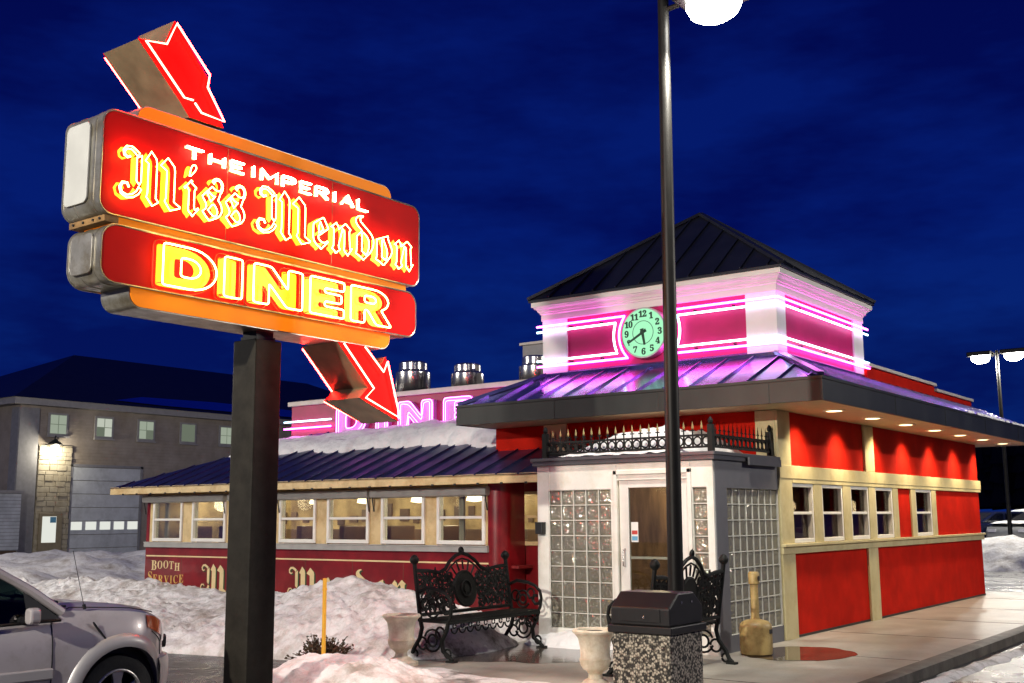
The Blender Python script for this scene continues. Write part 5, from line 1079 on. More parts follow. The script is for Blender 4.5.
def cresting(p, q, n):
    p = Vector(p); q = Vector(q); L = (q - p); d = L.normalized(); bars = MB(); tips = MB()
    zt, zb_ = 2.865, 2.715
    for z in (zt, zb_): bars.obox((p + q) / 2 + Vector((0, 0, z - p.z)), d, d.cross(Vector((0, 0, 1))), (0, 0, 1), L.length / 2, 0.014, 0.013)
    for i in range(n + 1):
        c = p + L * (i / n); bars.obox(c + Vector((0, 0, 2.79 - p.z)), d, d.cross(Vector((0, 0, 1))), (0, 0, 1), 0.009, 0.009, 0.085)
        bars.tube([(c.x, c.y, zt), (c.x, c.y, zt + 0.13)], 0.011, 5, r2=0.007)
        if i < n:
            cc = p + L * ((i + 0.5) / n); rr = min(0.058, L.length / n * 0.42)
            bars.tube([cc + d * (rr * math.cos(a * math.pi / 6)) + Vector((0, 0, 2.79 - p.z + rr * math.sin(a * math.pi / 6))) for a in range(12)], 0.011, 5, closed=True)
        w = 0.019
        tips.add([(c.x + d.x * s * w, c.y + d.y * s * w, zt + 0.10) for s in (-1, 1)] + [(c.x, c.y - 0.012, zt + 0.10), (c.x, c.y + 0.012, zt + 0.10), (c.x, c.y, zt + 0.19), (c.x, c.y, zt + 0.055)],
                 [(0, 2, 4), (2, 1, 4), (1, 3, 4), (3, 0, 4), (2, 0, 5), (1, 2, 5), (3, 1, 5), (0, 3, 5)])
        bars.obox((c.x, c.y, zt + 0.065), d, d.cross(Vector((0, 0, 1))), (0, 0, 1), 0.030, 0.007, 0.007)
    bars.build('cresting_bars', 'iron', cr); tips.build_each('spear_tip', 'iron_gilt', cr)
cresting((-2.65, -1.92, 2.645), (-0.06, -1.92, 2.645), 20)
cresting((-0.06, -1.92, 2.645), (-0.06, -0.10, 2.645), 14)
cresting((-2.65, -1.92, 2.645), (-2.65, -0.10, 2.645), 14)
for (x, y) in ((-2.65, -1.92), (-0.06, -1.92), (-0.06, -0.10), (-2.65, -0.10)):
    m = MB(); m.box(x - 0.035, x + 0.035, y - 0.035, y + 0.035, 2.646, 3.0); m.lathe([(0.012, 3.0), (0.03, 3.02), (0.034, 3.05), (0.02, 3.08), (0.004, 3.10)], (x, y), 10); m.build('cresting_post', 'iron', cr)
wbx = MB(); wbx.box(-2.70, -2.58, VY - 0.10, VY - 0.001, 1.60, 1.76); wbx.box(-2.705, -2.575, VY - 0.105, VY - 0.001, 1.745, 1.765)
tag(wbx.build('wall_ashtray', 'black_trim', bevel=0.012), 'small black box fixed to the white post left of the glass blocks', 'ashtray')

# ------------------------------------------------------------------ dining car
dc = thing('dining_car', 'dark red dining car with cream trim and a row of sash windows', 'dining car', (-9, 0.3, 0))
CY = -0.6; CX0, CX1 = -13.74, -4.05
WN = [(-13.52, -12.55), (-12.24, -11.20), (-9.66, -8.68), (-8.39, -7.35), (-7.06, -6.06), (-5.79, -4.77)]
WN = WN[:2] + [(-11.0, -9.95)] + WN[2:]
zs0, zs1 = 1.40, 2.20
m = MB()
m.box(CX0, -4.70, CY, CY + 0.15, 0.0, zs0 - 0.10)
P = [(-4.70, CY)] + arc(-4.70, CY + 0.26, 0.26, -90, 0, 8) + [(-4.44, CY + 0.62)]
m.v = m.v; n0 = len(P)
m.add([(x, y, 0.0) for x, y in P] + [(x, y, 2.46) for x, y in P], [(i, i + 1, n0 + i + 1, n0 + i) for i in range(n0 - 1)])
m.box(-4.72, -4.70, CY, CY + 0.15, zs0 - 0.10, 2.46)
m.box(CX0, CX0 + 0.15, CY + 0.15, 2.0, 0, 2.46); m.box(CX0, CX0 + 0.10, CY, CY + 0.149, zs0 - 0.10, 2.46)
m.build('wall', 'red_car', dc, smooth=30)
m = MB(); m.box(CX0 + 0.1, -4.72, CY + 0.01, CY + 0.14, 2.21, 2.46)
edges = [CX0 + 0.101] + [v for w in WN for v in w] + [-4.721]
for a, b in zip(edges[0::2], edges[1::2]): m.box(a, b, CY + 0.005, CY + 0.13, zs0 - 0.02, zs1)
m.build_each('window_post', 'cream_car', dc, bevel=0.004)
m = MB(); m.box(CX0, -4.70, CY - 0.055, CY + 0.005, zs0 - 0.12, zs0 - 0.035); m.box(CX0, -4.70, CY - 0.065, CY + 0.0, zs0 - 0.033, zs0 - 0.012); m.build('sill_rail', 'grey_metal', dc, bevel=0.006)
for a, b in ((-13.77, -11.18), (-11.05, -9.72), (-9.67, -7.30), (-7.24, -4.68)):
    m = MB(); m.prism(rrect(0, 0.12, 2.185, 2.335, 0.04, 4), lambda u, v, d: (d, CY - u, v), a, b); m.build('awning_case', 'grey_metal', dc, smooth=40)
    m = MB()
    for x in (a + 0.03, b - 0.03): m.tube([(x, CY - 0.05, 2.30), (x, CY - 0.09, 2.22), (x, CY - 0.03, 1.95)], 0.012, 5)
    m.build_each('awning_arm', 'black_trim', dc)
for (a, b) in WN:
    f = MB(); fr = 0.06; Y0, Y1 = CY - 0.025, CY + 0.09
    f.box(a + 0.002, a + fr, Y0, Y1, zs0, zs1); f.box(b - fr, b - 0.002, Y0, Y1, zs0, zs1); f.box(a + fr, b - fr, Y0, Y1, zs0, zs0 + 0.065); f.box(a + fr, b - fr, Y0, Y1, zs1 - 0.02, zs1); f.box(a + fr, b - fr, Y0 + 0.01, Y1 - 0.01, 1.815, 1.86)
    w = f.build('window', 'vinyl_white', dc, bevel=0.006)
    p = MB(); p.box(a + fr, b - fr, CY + 0.030, CY + 0.037, zs0 + 0.065, 1.815); p.box(a + fr, b - fr, CY + 0.012, CY + 0.019, 1.86, zs1 - 0.02); p.build('window_pane', 'window_glass', w)
# belt stripe, seams, painted lettering
m = MB(); m.box(CX0 + 0.03, -4.71, CY - 0.004, CY - 0.0005, 1.092, 1.118); m.build('belt_stripe', 'letter_cream', dc)
m = MB()
for k in range(1, 8): m.box(CX0 + k * 1.2 - 0.004, CX0 + k * 1.2 + 0.004, CY - 0.003, CY - 0.0005, 0.1, 1.08)
m.build('panel_seam', 'room_wood', dc)
fy = lambda u, v, d: (u, CY - 0.001 - d, v)
def fraktur(text, u, v, s, name, mt, d0, gap=0.03, sx=1.0, dx=0.0):
    L = []
    for ch in text:
        k = 'f' + ch; L += glyph(k, s, u + dx - glyph_l(k) * s * sx, v, sx); u += (glyph_w(k) - glyph_l(k)) * s * sx + gap
    return L, u
for word, u0, ua in (('Miss', -11.92, 0), ('Mendon', -9.40, 0)):
    L, _ = fraktur(word, u0, 0.42, 1.10, '', '', 0, gap=0.12)
    L2 = [[(a + 0.035, b - 0.02) for a, b in lp] for lp in L]
    flat_shape('lettering_shade', L2, fy, 0.0, 0.002, 'letter_green', dc)
    flat_shape('lettering', L, fy, 0.003, 0.002, 'letter_cream', dc)
def serif(text, u, v, s, bend=0.0, first=1.25):
    L = []; u_ = u
    for i, ch in enumerate(text):
        k = 's' + ch; ss = s * (first if i == 0 else 1)
        t = (i / max(1, len(text) - 1) - 0.5) * 2; dv = -bend * t * t
        L += glyph(k, ss, u_ - glyph_l(k) * ss, v + dv); u_ += (glyph_w(k) - glyph_l(k)) * ss + 0.035
    return L
flat_shape('lettering', serif('BOOTH', -13.52, 0.86, 0.34, 0.04), fy, 0.001, 0.002, 'letter_cream', dc)
flat_shape('lettering', serif('SERVICE', -13.62, 0.56, 0.34, -0.03), fy, 0.001, 0.002, 'letter_gold', dc)
# eave fascia and roof
EYc, EZ = -1.0, 2.40
m = MB(); m.box(-14.42, -2.78, EYc - 0.03, EYc, 2.36, 2.51); m.box(-14.45, -14.42, EYc - 0.03, 3.2, 2.36, 2.51); m.build('fascia', 'cream_car', dc, bevel=0.005)
m = MB(); m.box(-14.42, -2.78, EYc, CY + 0.02, 2.462, 2.49); m.box(-14.42, CX0, CY + 0.021, 2.0, 2.462, 2.49); m.build('soffit', 'soffit', dc)
m = MB(); k_ = 0.385; z0 = 2.512
yr = 2.0; zr = z0 + (yr - EYc) * k_
xh = -14.44 + (yr - EYc) * 1.0
m.add([(-14.46, EYc - 0.05, z0 - 0.018), (-2.76, EYc - 0.05, z0 - 0.018), (-2.76, yr, zr), (xh, yr, zr)], [(0, 1, 2, 3)])
m.add([(-14.46, 3.2, z0 - 0.018), (-14.46, EYc - 0.05, z0 - 0.018), (xh, yr, zr), (xh, 3.2, zr)], [(0, 1, 2, 3)])
for k in range(27):
    x = -14.1 + 0.43 * k; t = min(1.0, (x + 14.46) / (xh + 14.46)); seam((x, EYc - 0.05, z0 - 0.018), (x, EYc - 0.05 + (yr - EYc + 0.05) * t, z0 - 0.018 + (zr - z0 + 0.018) * t), 0.026, 0.010)
m.build('roof', 'roof_navy', dc)
m = MB(); m.add([(-14.40, EYc - 0.04, z0 - 0.03), (-2.80, EYc - 0.04, z0 - 0.03), (-2.80, 2.0, z0 - 0.03), (-14.40, 2.0, z0 - 0.03)], [(0, 1, 2, 3)]); m.build('roof_deck', 'roof_dark', dc)
# clips along the fascia and bits of old snow on it
m = MB()
for k in range(24): m.box(-14.0 + k * 0.47, -13.96 + k * 0.47, EYc - 0.05, EYc - 0.03, 2.345, 2.375)
m.build_each('fascia_clip', 'black_trim', dc)
# interior seen through the windows
m = MB(); m.box(CX0 + 0.155, CX0 + 0.2, CY + 0.16, 1.85, 0.1, 2.45); m.box(CX0 + 0.2, -4.3, 1.75, 1.85, 0.1, 2.45); m.build_each('inner_wall', 'room_wall', dc)
m = MB(); m.box(CX0 + 0.2, -4.3, 1.55, 1.745, 0.1, 1.62)
for k in range(8): m.box(-13.2 + k * 1.15, -13.05 + k * 1.15, -0.1, 0.55, 0.1, 1.70)
m.build_each('booth_back', 'room_wood', dc, bevel=0.02)
m = MB()
for k in range(8): m.box(-12.9 + k * 1.15, -12.35 + k * 1.15, -0.35, 0.5, 1.02, 1.07)
m.build_each('table_top', 'room_red', dc, bevel=0.01)
m = MB(); m.box(CX0 + 0.2, -4.3, CY + 0.151, 1.74, 0.1, 0.14); m.build('floor', 'room_floor', dc)
m = MB(); m.box(CX0 + 0.2, -4.3, CY + 0.16, 1.74, 2.45, 2.46); m.build('ceiling', 'curtain', dc)
m = MB()
for k, x in enumerate((-13.35, -12.75, -10.1, -5.45)): m.box(x, x + 0.10, CY + 0.155, CY + 0.20, 1.42, 2.2)
m.build_each('window_curtain', 'curtain', dc)
m = MB(); rr_ = random.Random(5)
for k in range(26):
    x = -13.3 + k * 0.35; w = rr_.uniform(0.10, 0.24); h = rr_.uniform(0.1, 0.26); z = rr_.uniform(1.7, 1.95); m.box(x, x + w, 1.72, 1.748, z, z + h)
m.build_each('wall_picture', 'room_wood', dc)
m = MB()
for a, b in WN: m.lathe([(0.02, 2.30), (0.12, 2.24), (0.15, 2.12), (0.02, 2.10)], (a + 0.20, 0.15), 12)
m.build_each('pendant_lamp', 'room_lamp', dc, smooth=50)
for x in (-13.0, -12.0, -10.4, -8.4, -6.4, -4.9): lamp('POINT', 'room_light', (x, 0.7, 2.15), ROOM_POWER, (1, 0.84, 0.58), 0.15)
# snow on the roof
def carsnow(x, y):
    yb = 0.62 + 0.22 * fbm(x * 0.8, 3, 100) + 0.10 * noise.noise(Vector((x * 4, 0, 0))) - 0.25 * max(0, (x + 7) / 2)
    xl = -13.0 + (2 - y) * 0.2
    zr_ = z0 + (y - EYc) * k_
    e = min((y - yb) * 3.5, (x - xl) * 1.5, (-5.12 - x) * 5, 1)
    if e <= 0: return zr_ - 0.06
    top = lerp_list([(-12.8, 0.10), (-11, 0.16), (-9, 0.22), (-7, 0.30), (-5.2, 0.22)], x)
    return zr_ + 0.02 + top * min(1, e) ** 0.5 * (0.85 + 0.3 * fbm(x * 1.2, y * 1.6, 101)) + 0.03 * noise.noise(Vector((x * 5, y * 5, 2))) - max(0, y - 1.2) * 0.22 * 1.0
_cs = heightfield('roof_snow', -13.0, -5.11, 0.2, 1.93, 260, 60, carsnow, 'snow_clean', zmin=-9)
tag(_cs, 'ragged snow left on the upper half of the dining car roof', 'snow', 'stuff')

# set-back link between car and vestibule, with a small window
lk = thing('link_wall', 'shaded red link wall with one cream framed window beside the vestibule', 'wall', (-3.8, 0.1, 0))
m = MB(); m.box(-5.2, -4.70, 0.06, 0.115, 0, 2.7); m.box(-4.05, VX0 - 0.001, 0.06, 0.115, 0, 2.7); m.box(-4.70, -4.05, 0.06, 0.115, 0, 1.38); m.box(-4.70, -4.05, 0.06, 0.115, 2.25, 2.7); m.build('wall', 'red_car', lk)
f = MB(); f.box(-4.70, -4.62, 0.02, 0.10, 1.38, 2.25); f.box(-4.13, -4.05, 0.02, 0.10, 1.38, 2.25); f.box(-4.62, -4.13, 0.02, 0.10, 1.38, 1.44); f.box(-4.62, -4.13, 0.02, 0.10, 2.2, 2.25); f.box(-4.62, -4.13, 0.03, 0.09, 1.82, 1.86)
w = f.build('window', 'cream_car', lk, bevel=0.005)
p = MB(); p.box(-4.62, -4.13, 0.06, 0.066, 1.44, 1.82); p.box(-4.62, -4.13, 0.05, 0.056, 1.86, 2.2); p.build('window_pane', 'window_glass', w)
m = MB(); m.box(-4.0, VX0 - 0.01, 0.05, 0.058, 1.08, 1.11); m.build('belt_stripe', 'letter_cream', lk)
# ------------------------------------------------------------------ the neon roadside sign
SX1, SX0 = -1.99, -2.545                      # its two faces (normal +x and -x)
sg = thing('roadside_sign', 'tall red and orange neon sign with two arrows on a brown post', 'neon sign', (-2.24, -7.54, 0))
m = MB(); m.box(-2.408, -2.072, -7.711, -7.375, 0, 3.60); m.build('post', 'post_brown', sg, bevel=0.012)
m = MB(); m.box(-2.34, -2.14, -7.65, -7.43, 3.60, 3.74); m.box(-2.36, -2.12, -7.66, -7.42, 3.601, 3.64); m.build('post_neck', 'black_trim', sg)
tx = lambda u, v, d: (d, u, v)
# the three boxes: sides in metal, faces inset-coloured
def cabinet(name, poly, x0, x1, side, face, par, rim=None):
    mm = MB(); mm.prism(poly, tx, x0, x1); c = mm.build(name, side, par, smooth=30)
    for a, b, nm in ((x1 + 0.002, x1 + 0.010, 'face_panel'), (x0 - 0.010, x0 - 0.002, 'face_panel')):
        mm = MB(); mm.prism([(u, v) for u, v in inset(poly, 0.012)], tx, a, b); mm.build(nm, face, c, smooth=30)
    if rim:
        mm = MB()
        for x in (x1 + 0.004, x0 - 0.004): mm.tube([(x, u, v) for u, v in poly], 0.010, 6, closed=True)
        for x in (x0 + 0.17, x1 - 0.10): mm.tube([(x, u, v) for u, v in poly], 0.008, 6, closed=True)
        mm.build('edge_trim', rim, c, smooth=50)
    return c
cabinet('backing_cabinet', rrect(-9.20, -5.84, 3.69, 5.57, 0.13, 8), SX0 + 0.10, SX1 - 0.03, 'sign_metal', 'orange', sg)
up_cab = cabinet('upper_cabinet', rrect(-9.56, -5.40, 4.47, 5.42, 0.13, 8), SX0, SX1, 'sign_metal', 'red_sign', sg, 'sign_metal')
lo_cab = cabinet('lower_cabinet', rrect(-9.52, -5.45, 3.87, 4.39, 0.15, 8), SX0 + 0.07, SX1, 'sign_metal', 'red_sign', sg, 'sign_metal')
m = MB(); m.prism(rrect(-9.40, -5.60, 4.385, 4.475, 0.01, 2), tx, SX0 + 0.1, SX1 - 0.012); m.build('cabinet_spacer', 'orange', sg)
m = MB()
for yy in (-8.2, -6.8): m.box(SX1 + 0.0105, SX1 + 0.0125, yy - 0.003, yy + 0.003, 4.49, 5.40)
m.build_each('panel_seam', 'tube_off', up_cab)
m = MB(); m.box(SX0 + 0.02, SX1 + 0.004, -9.50, -9.36, 4.402, 4.458); m.build('hanger_plate', 'rust', sg)
m = MB()
for x in (-2.45, -2.30, -2.15, -2.05): m.lathe([(0.012, 0), (0.012, 0.012)], (0, 0), 8); m.v[-16:] = [(x + a, -9.50 - c, 4.43 + b) for a, b, c in m.v[-16:]]
m.build_each('hanger_bolt', 'black_trim', sg)
# end-cap panels on the side that faces the lot
m = MB(); m.prism(rrect(SX0 + 0.045, SX1 - 0.16, 4.58, 5.32, 0.06, 5), lambda u, v, d: (u, d, v), -9.585, -9.562); m.build('end_panel', mat('end_grey', (0.55, 0.55, 0.52), rough=0.5, var=0.08, scale=3).name, up_cab, bevel=0.006)
m = MB(); m.prism(rrect(SX0 + 0.13, SX1 - 0.10, 3.95, 4.31, 0.06, 5), lambda u, v, d: (u, d, v), -9.540, -9.522); m.build('end_panel', 'sign_metal', lo_cab, bevel=0.006)

XF = SX1 + 0.012
TUBE = XF + 0.07
# painted blackletter words, outlined with gold tubes
def blackletter(text, ua, ub, v, s, par, sx_face):
    w = sum((glyph_w('f' + c) - glyph_l('f' + c)) * s for c in text)
    gap = 0.03; sx = ((ub - ua) - gap * (len(text) - 1)) / w
    for c in text:
        k = 'f' + c; ww = (glyph_w(k) - glyph_l(k)) * s * sx
        L = glyph(k, s, ua - glyph_l(k) * s * sx, v, sx)
        pl = flat_shape('painted_letter', L, tx, XF, 0.004, 'yellow_paint', par)
        mm = MB()
        for lp in L:
            q = inset(lp, 0.004)
            q = [q[i] for i in range(len(q)) if i % 2 == 0] if len(q) > 50 else q
            mm.tube([(TUBE, a + 0.012, b + 0.004) for a, b in q], 0.0052, 5, closed=True)
        mm.build_each('neon_tube', 'neon_gold', pl, smooth=60)
        ua += ww + gap
blackletter('Miss', -9.44, -8.04, 4.615, 0.98, up_cab, 0)
blackletter('Mendon', -7.90, -5.58, 4.615, 0.98, up_cab, 0)
# white single-stroke line above
def strokes(text, ua, ub, v, h, par):
    ws = {'T': .7, 'H': .6, 'E': .55, 'I': .2, 'M': .8, 'P': .65, 'R': .65, 'A': .7, 'L': .55}
    gap = 0.30; tot = sum(ws[c] for c in text) + gap * (len(text) - 1); k = (ub - ua) / tot; u = ua
    for c in text:
        mm = MB()
        for st_ in STROKE[c]:
            mm.tube([(XF + 0.036, u + p[0] * k, v + p[1] * h) for p in st_], 0.0095, 6)
        nl_ = mm.build('neon_letter', 'neon_white', par, smooth=60)
        mm = MB()
        for st_ in STROKE[c]: mm.tube([(XF + 0.004, u + p[0] * k, v + p[1] * h) for p in st_], 0.014, 5)
        mm.build('painted_letter', 'letter_mint', nl_)
        u += (ws[c] + gap) * k
strokes('THE', -8.71, -8.03, 5.175, 0.10, up_cab)
strokes('IMPERIAL', -7.93, -6.30, 5.175, 0.11, up_cab)
# DINER
for ch, ua, ub in (('D', -8.965, -8.37), ('I', -8.28, -8.065), ('N', -7.925, -7.29), ('E', -7.185, -6.70), ('R', -6.60, -5.98)):
    w, loops = BLOCK[ch]; s = 0.385; kx = (ub - ua) / w; v0 = 3.915
    lps = [[(ua + p[0] * kx, v0 + p[1] * s) for p in soften(lp, 0.06)] for lp in loops]
    pl = flat_shape('painted_letter', lps, tx, XF, 0.004, 'yellow_paint', lo_cab)
    mm = MB()
    for lp in lps: mm.tube([(TUBE + 0.01, a + 0.02, b) for a, b in lp], 0.0078, 6, closed=True)
    mm.build_each('neon_tube', 'neon_gold', pl, smooth=60)
    mm = MB()
    for lp in lps[:1]: mm.tube([(XF + 0.012, a, b) for a, b in inset(lp, -0.04)], 0.004, 5, closed=True)
    mm.build('unlit_tube', 'tube_off', pl, smooth=60)
    mm = MB(); rq = random.Random(ord(ch))
    for k in range(7):
        a, b = rq.choice(lps[0]); mm.tube([(XF, a + 0.02, b), (TUBE, a + 0.02, b)], 0.006, 5)
    mm.build_each('tube_support', 'tube_off', pl)
# arrows: notched tail above, head below
def arrow(name, poly, tubes):
    mm = MB(); mm.prism(poly, tx, SX0 + 0.02, SX1 - 0.004); a_ = mm.build(name, 'arrow_metal', sg)
    for a, b in ((SX1 - 0.002, SX1 + 0.006), (SX0 + 0.006, SX0 + 0.018)):
        mm = MB(); mm.prism(poly, tx, a, b); mm.build('arrow_face', 'red_sign', a_)
    mm = MB()
    for x in (SX1 + 0.05, SX0 - 0.03):
        for tb_ in tubes: mm.tube([(x, u, v) for u, v in tb_], 0.0095, 6)
    mm.build_each('neon_tube', 'neon_red', a_, smooth=60)
    return a_
ta = [(-8.30, 5.56), (-8.49, 6.02), (-8.87, 6.45), (-8.95, 6.20), (-9.24, 6.18), (-8.74, 5.60)]
ta = [(-8.26, 5.585), (-8.42, 5.86), (-8.46, 6.02), (-8.87, 6.47), (-8.965, 6.21), (-9.25, 6.16), (-8.78, 5.72), (-8.66, 5.585)]
t1 = [(-8.66, 5.74), (-8.76, 5.735), (-9.20, 6.145), (-8.975, 6.19), (-8.875, 6.43), (-8.48, 6.05), (-8.50, 5.92), (-8.29, 5.635), (-8.56, 5.645), (-8.64, 5.72)]
arrow('arrow_tail', ta, [t1])
bh = [(-6.68, 3.685), (-6.20, 3.24), (-6.335, 3.115), (-5.72, 2.90), (-5.94, 3.60), (-6.02, 3.48), (-6.24, 3.685)]
b1 = [(-6.50, 3.67), (-6.165, 3.235), (-6.30, 3.12), (-5.745, 2.935), (-5.945, 3.53), (-6.01, 3.425), (-6.30, 3.66)]
b1 = [(-6.63, 3.665), (-6.165, 3.225), (-6.29, 3.115), (-5.745, 2.93), (-5.955, 3.545), (-6.015, 3.42), (-6.31, 3.665)]
arrow('arrow_head', bh, [b1])

# ------------------------------------------------------------------ parking-lot lamps
def lot_lamp(loc, zb, h, kind, arms, label, power, name='street_lamp', big=1.0):
    x, y = loc
    t_ = thing(name, label, 'street lamp', (x, y, zb))
    mm = MB(); mm.lathe([(0.085, zb), (0.075, zb + h * 0.5), (0.062, zb + h)], (x, y), 16); mm.build('pole', 'pole_paint', t_, smooth=40)
    mm = MB(); mm.lathe([(0.20, zb), (0.20, zb + 0.03), (0.12, zb + 0.05), (0.11, zb + 0.10)], (x, y), 16); mm.build('base_plate', 'pole_paint', t_, smooth=40)
    for ang in arms:
        c, s = math.cos(R(ang)), math.sin(R(ang)); hx, hy = x + c * 0.62, y + s * 0.62; z = zb + h - 0.12
        mm = MB(); mm.tube([(x + c * 0.05, y + s * 0.05, z), (x + c * 0.34, y + s * 0.34, z + 0.02)], 0.03, 8); mm.build('arm', 'pole_paint', t_, smooth=40)
        mm = MB(); mm.obox((hx, hy, z + 0.03), (c, s, 0), (-s, c, 0), (0, 0, 1), 0.30 * big, 0.20 * big, 0.085); hd = mm.build('lamp_head', 'pole_paint', t_, bevel=0.03)
        mm = MB()                                                    # drop lens
        for k, (rr, dz) in enumerate(((1.0, 0.0), (0.92, -0.06), (0.70, -0.105), (0.35, -0.13))):
            pass
        mm.lathe([(0.19, 0.0), (0.19, -0.06), (0.16, -0.13), (0.09, -0.18), (0.005, -0.19)], (0, 0), 20)
        mm.v = [(hx + (a * 1.25 * c - b * s) * big, hy + (a * 1.25 * s + b * c) * big, z - 0.056 + d * big) for a, b, d in mm.v]
        mm.build('lamp_lens', 'lamp_lens', hd, smooth=60)
        if kind == 'SPOT': lamp('SPOT', 'lamp_light', (hx, hy, z - 0.12 - 0.22 * big), power, (1, 0.94, 0.82), 0.16, rot=Vector((-0.52, 0.235, -0.82)).to_track_quat('-Z', 'Y').to_euler(), spot=75, blend=0.3)
        else: lamp('POINT', 'lamp_light', (hx, hy, z - 0.12 - 0.22 * big), power, (1, 0.94, 0.82), 0.2)
    return t_
first_lamp = lot_lamp((0.76, -4.49), 0.13, 7.42, 'SPOT', (0,), 'slim black lamp pole standing between trash receptacle and iron bench', LOT_LAMP_POWER, big=1.3)
first_lamp.rotation_euler = (-0.0040, 0.0065, 0)
lot_lamp((-4.1, 31.0), 0.0, 8.15, 'POINT', (0, 180), 'twin headed lamp pole in the far parking lot past the red wall', 1600, big=1.5)
lot_lamp((-0.2, -23.5), 0.0, 7.6, 'POINT', (90,), 'added unseen lamp pole behind the viewpoint, lighting the fronts', 13600)  # out of view, added as the front light
lot_lamp((11.0, 5.5), 0.0, 7.6, 'POINT', (180,), 'added unseen lamp pole in the lot, lighting the red side wall', 3300)  # out of view, added for side light on the red wall
lot_lamp((-21.0, -11.0), 0.0, 7.6, 'POINT', (90,), 'added unseen lamp pole in the lot, lighting the tan garage', 5500)  # out of view, added to brighten the garage

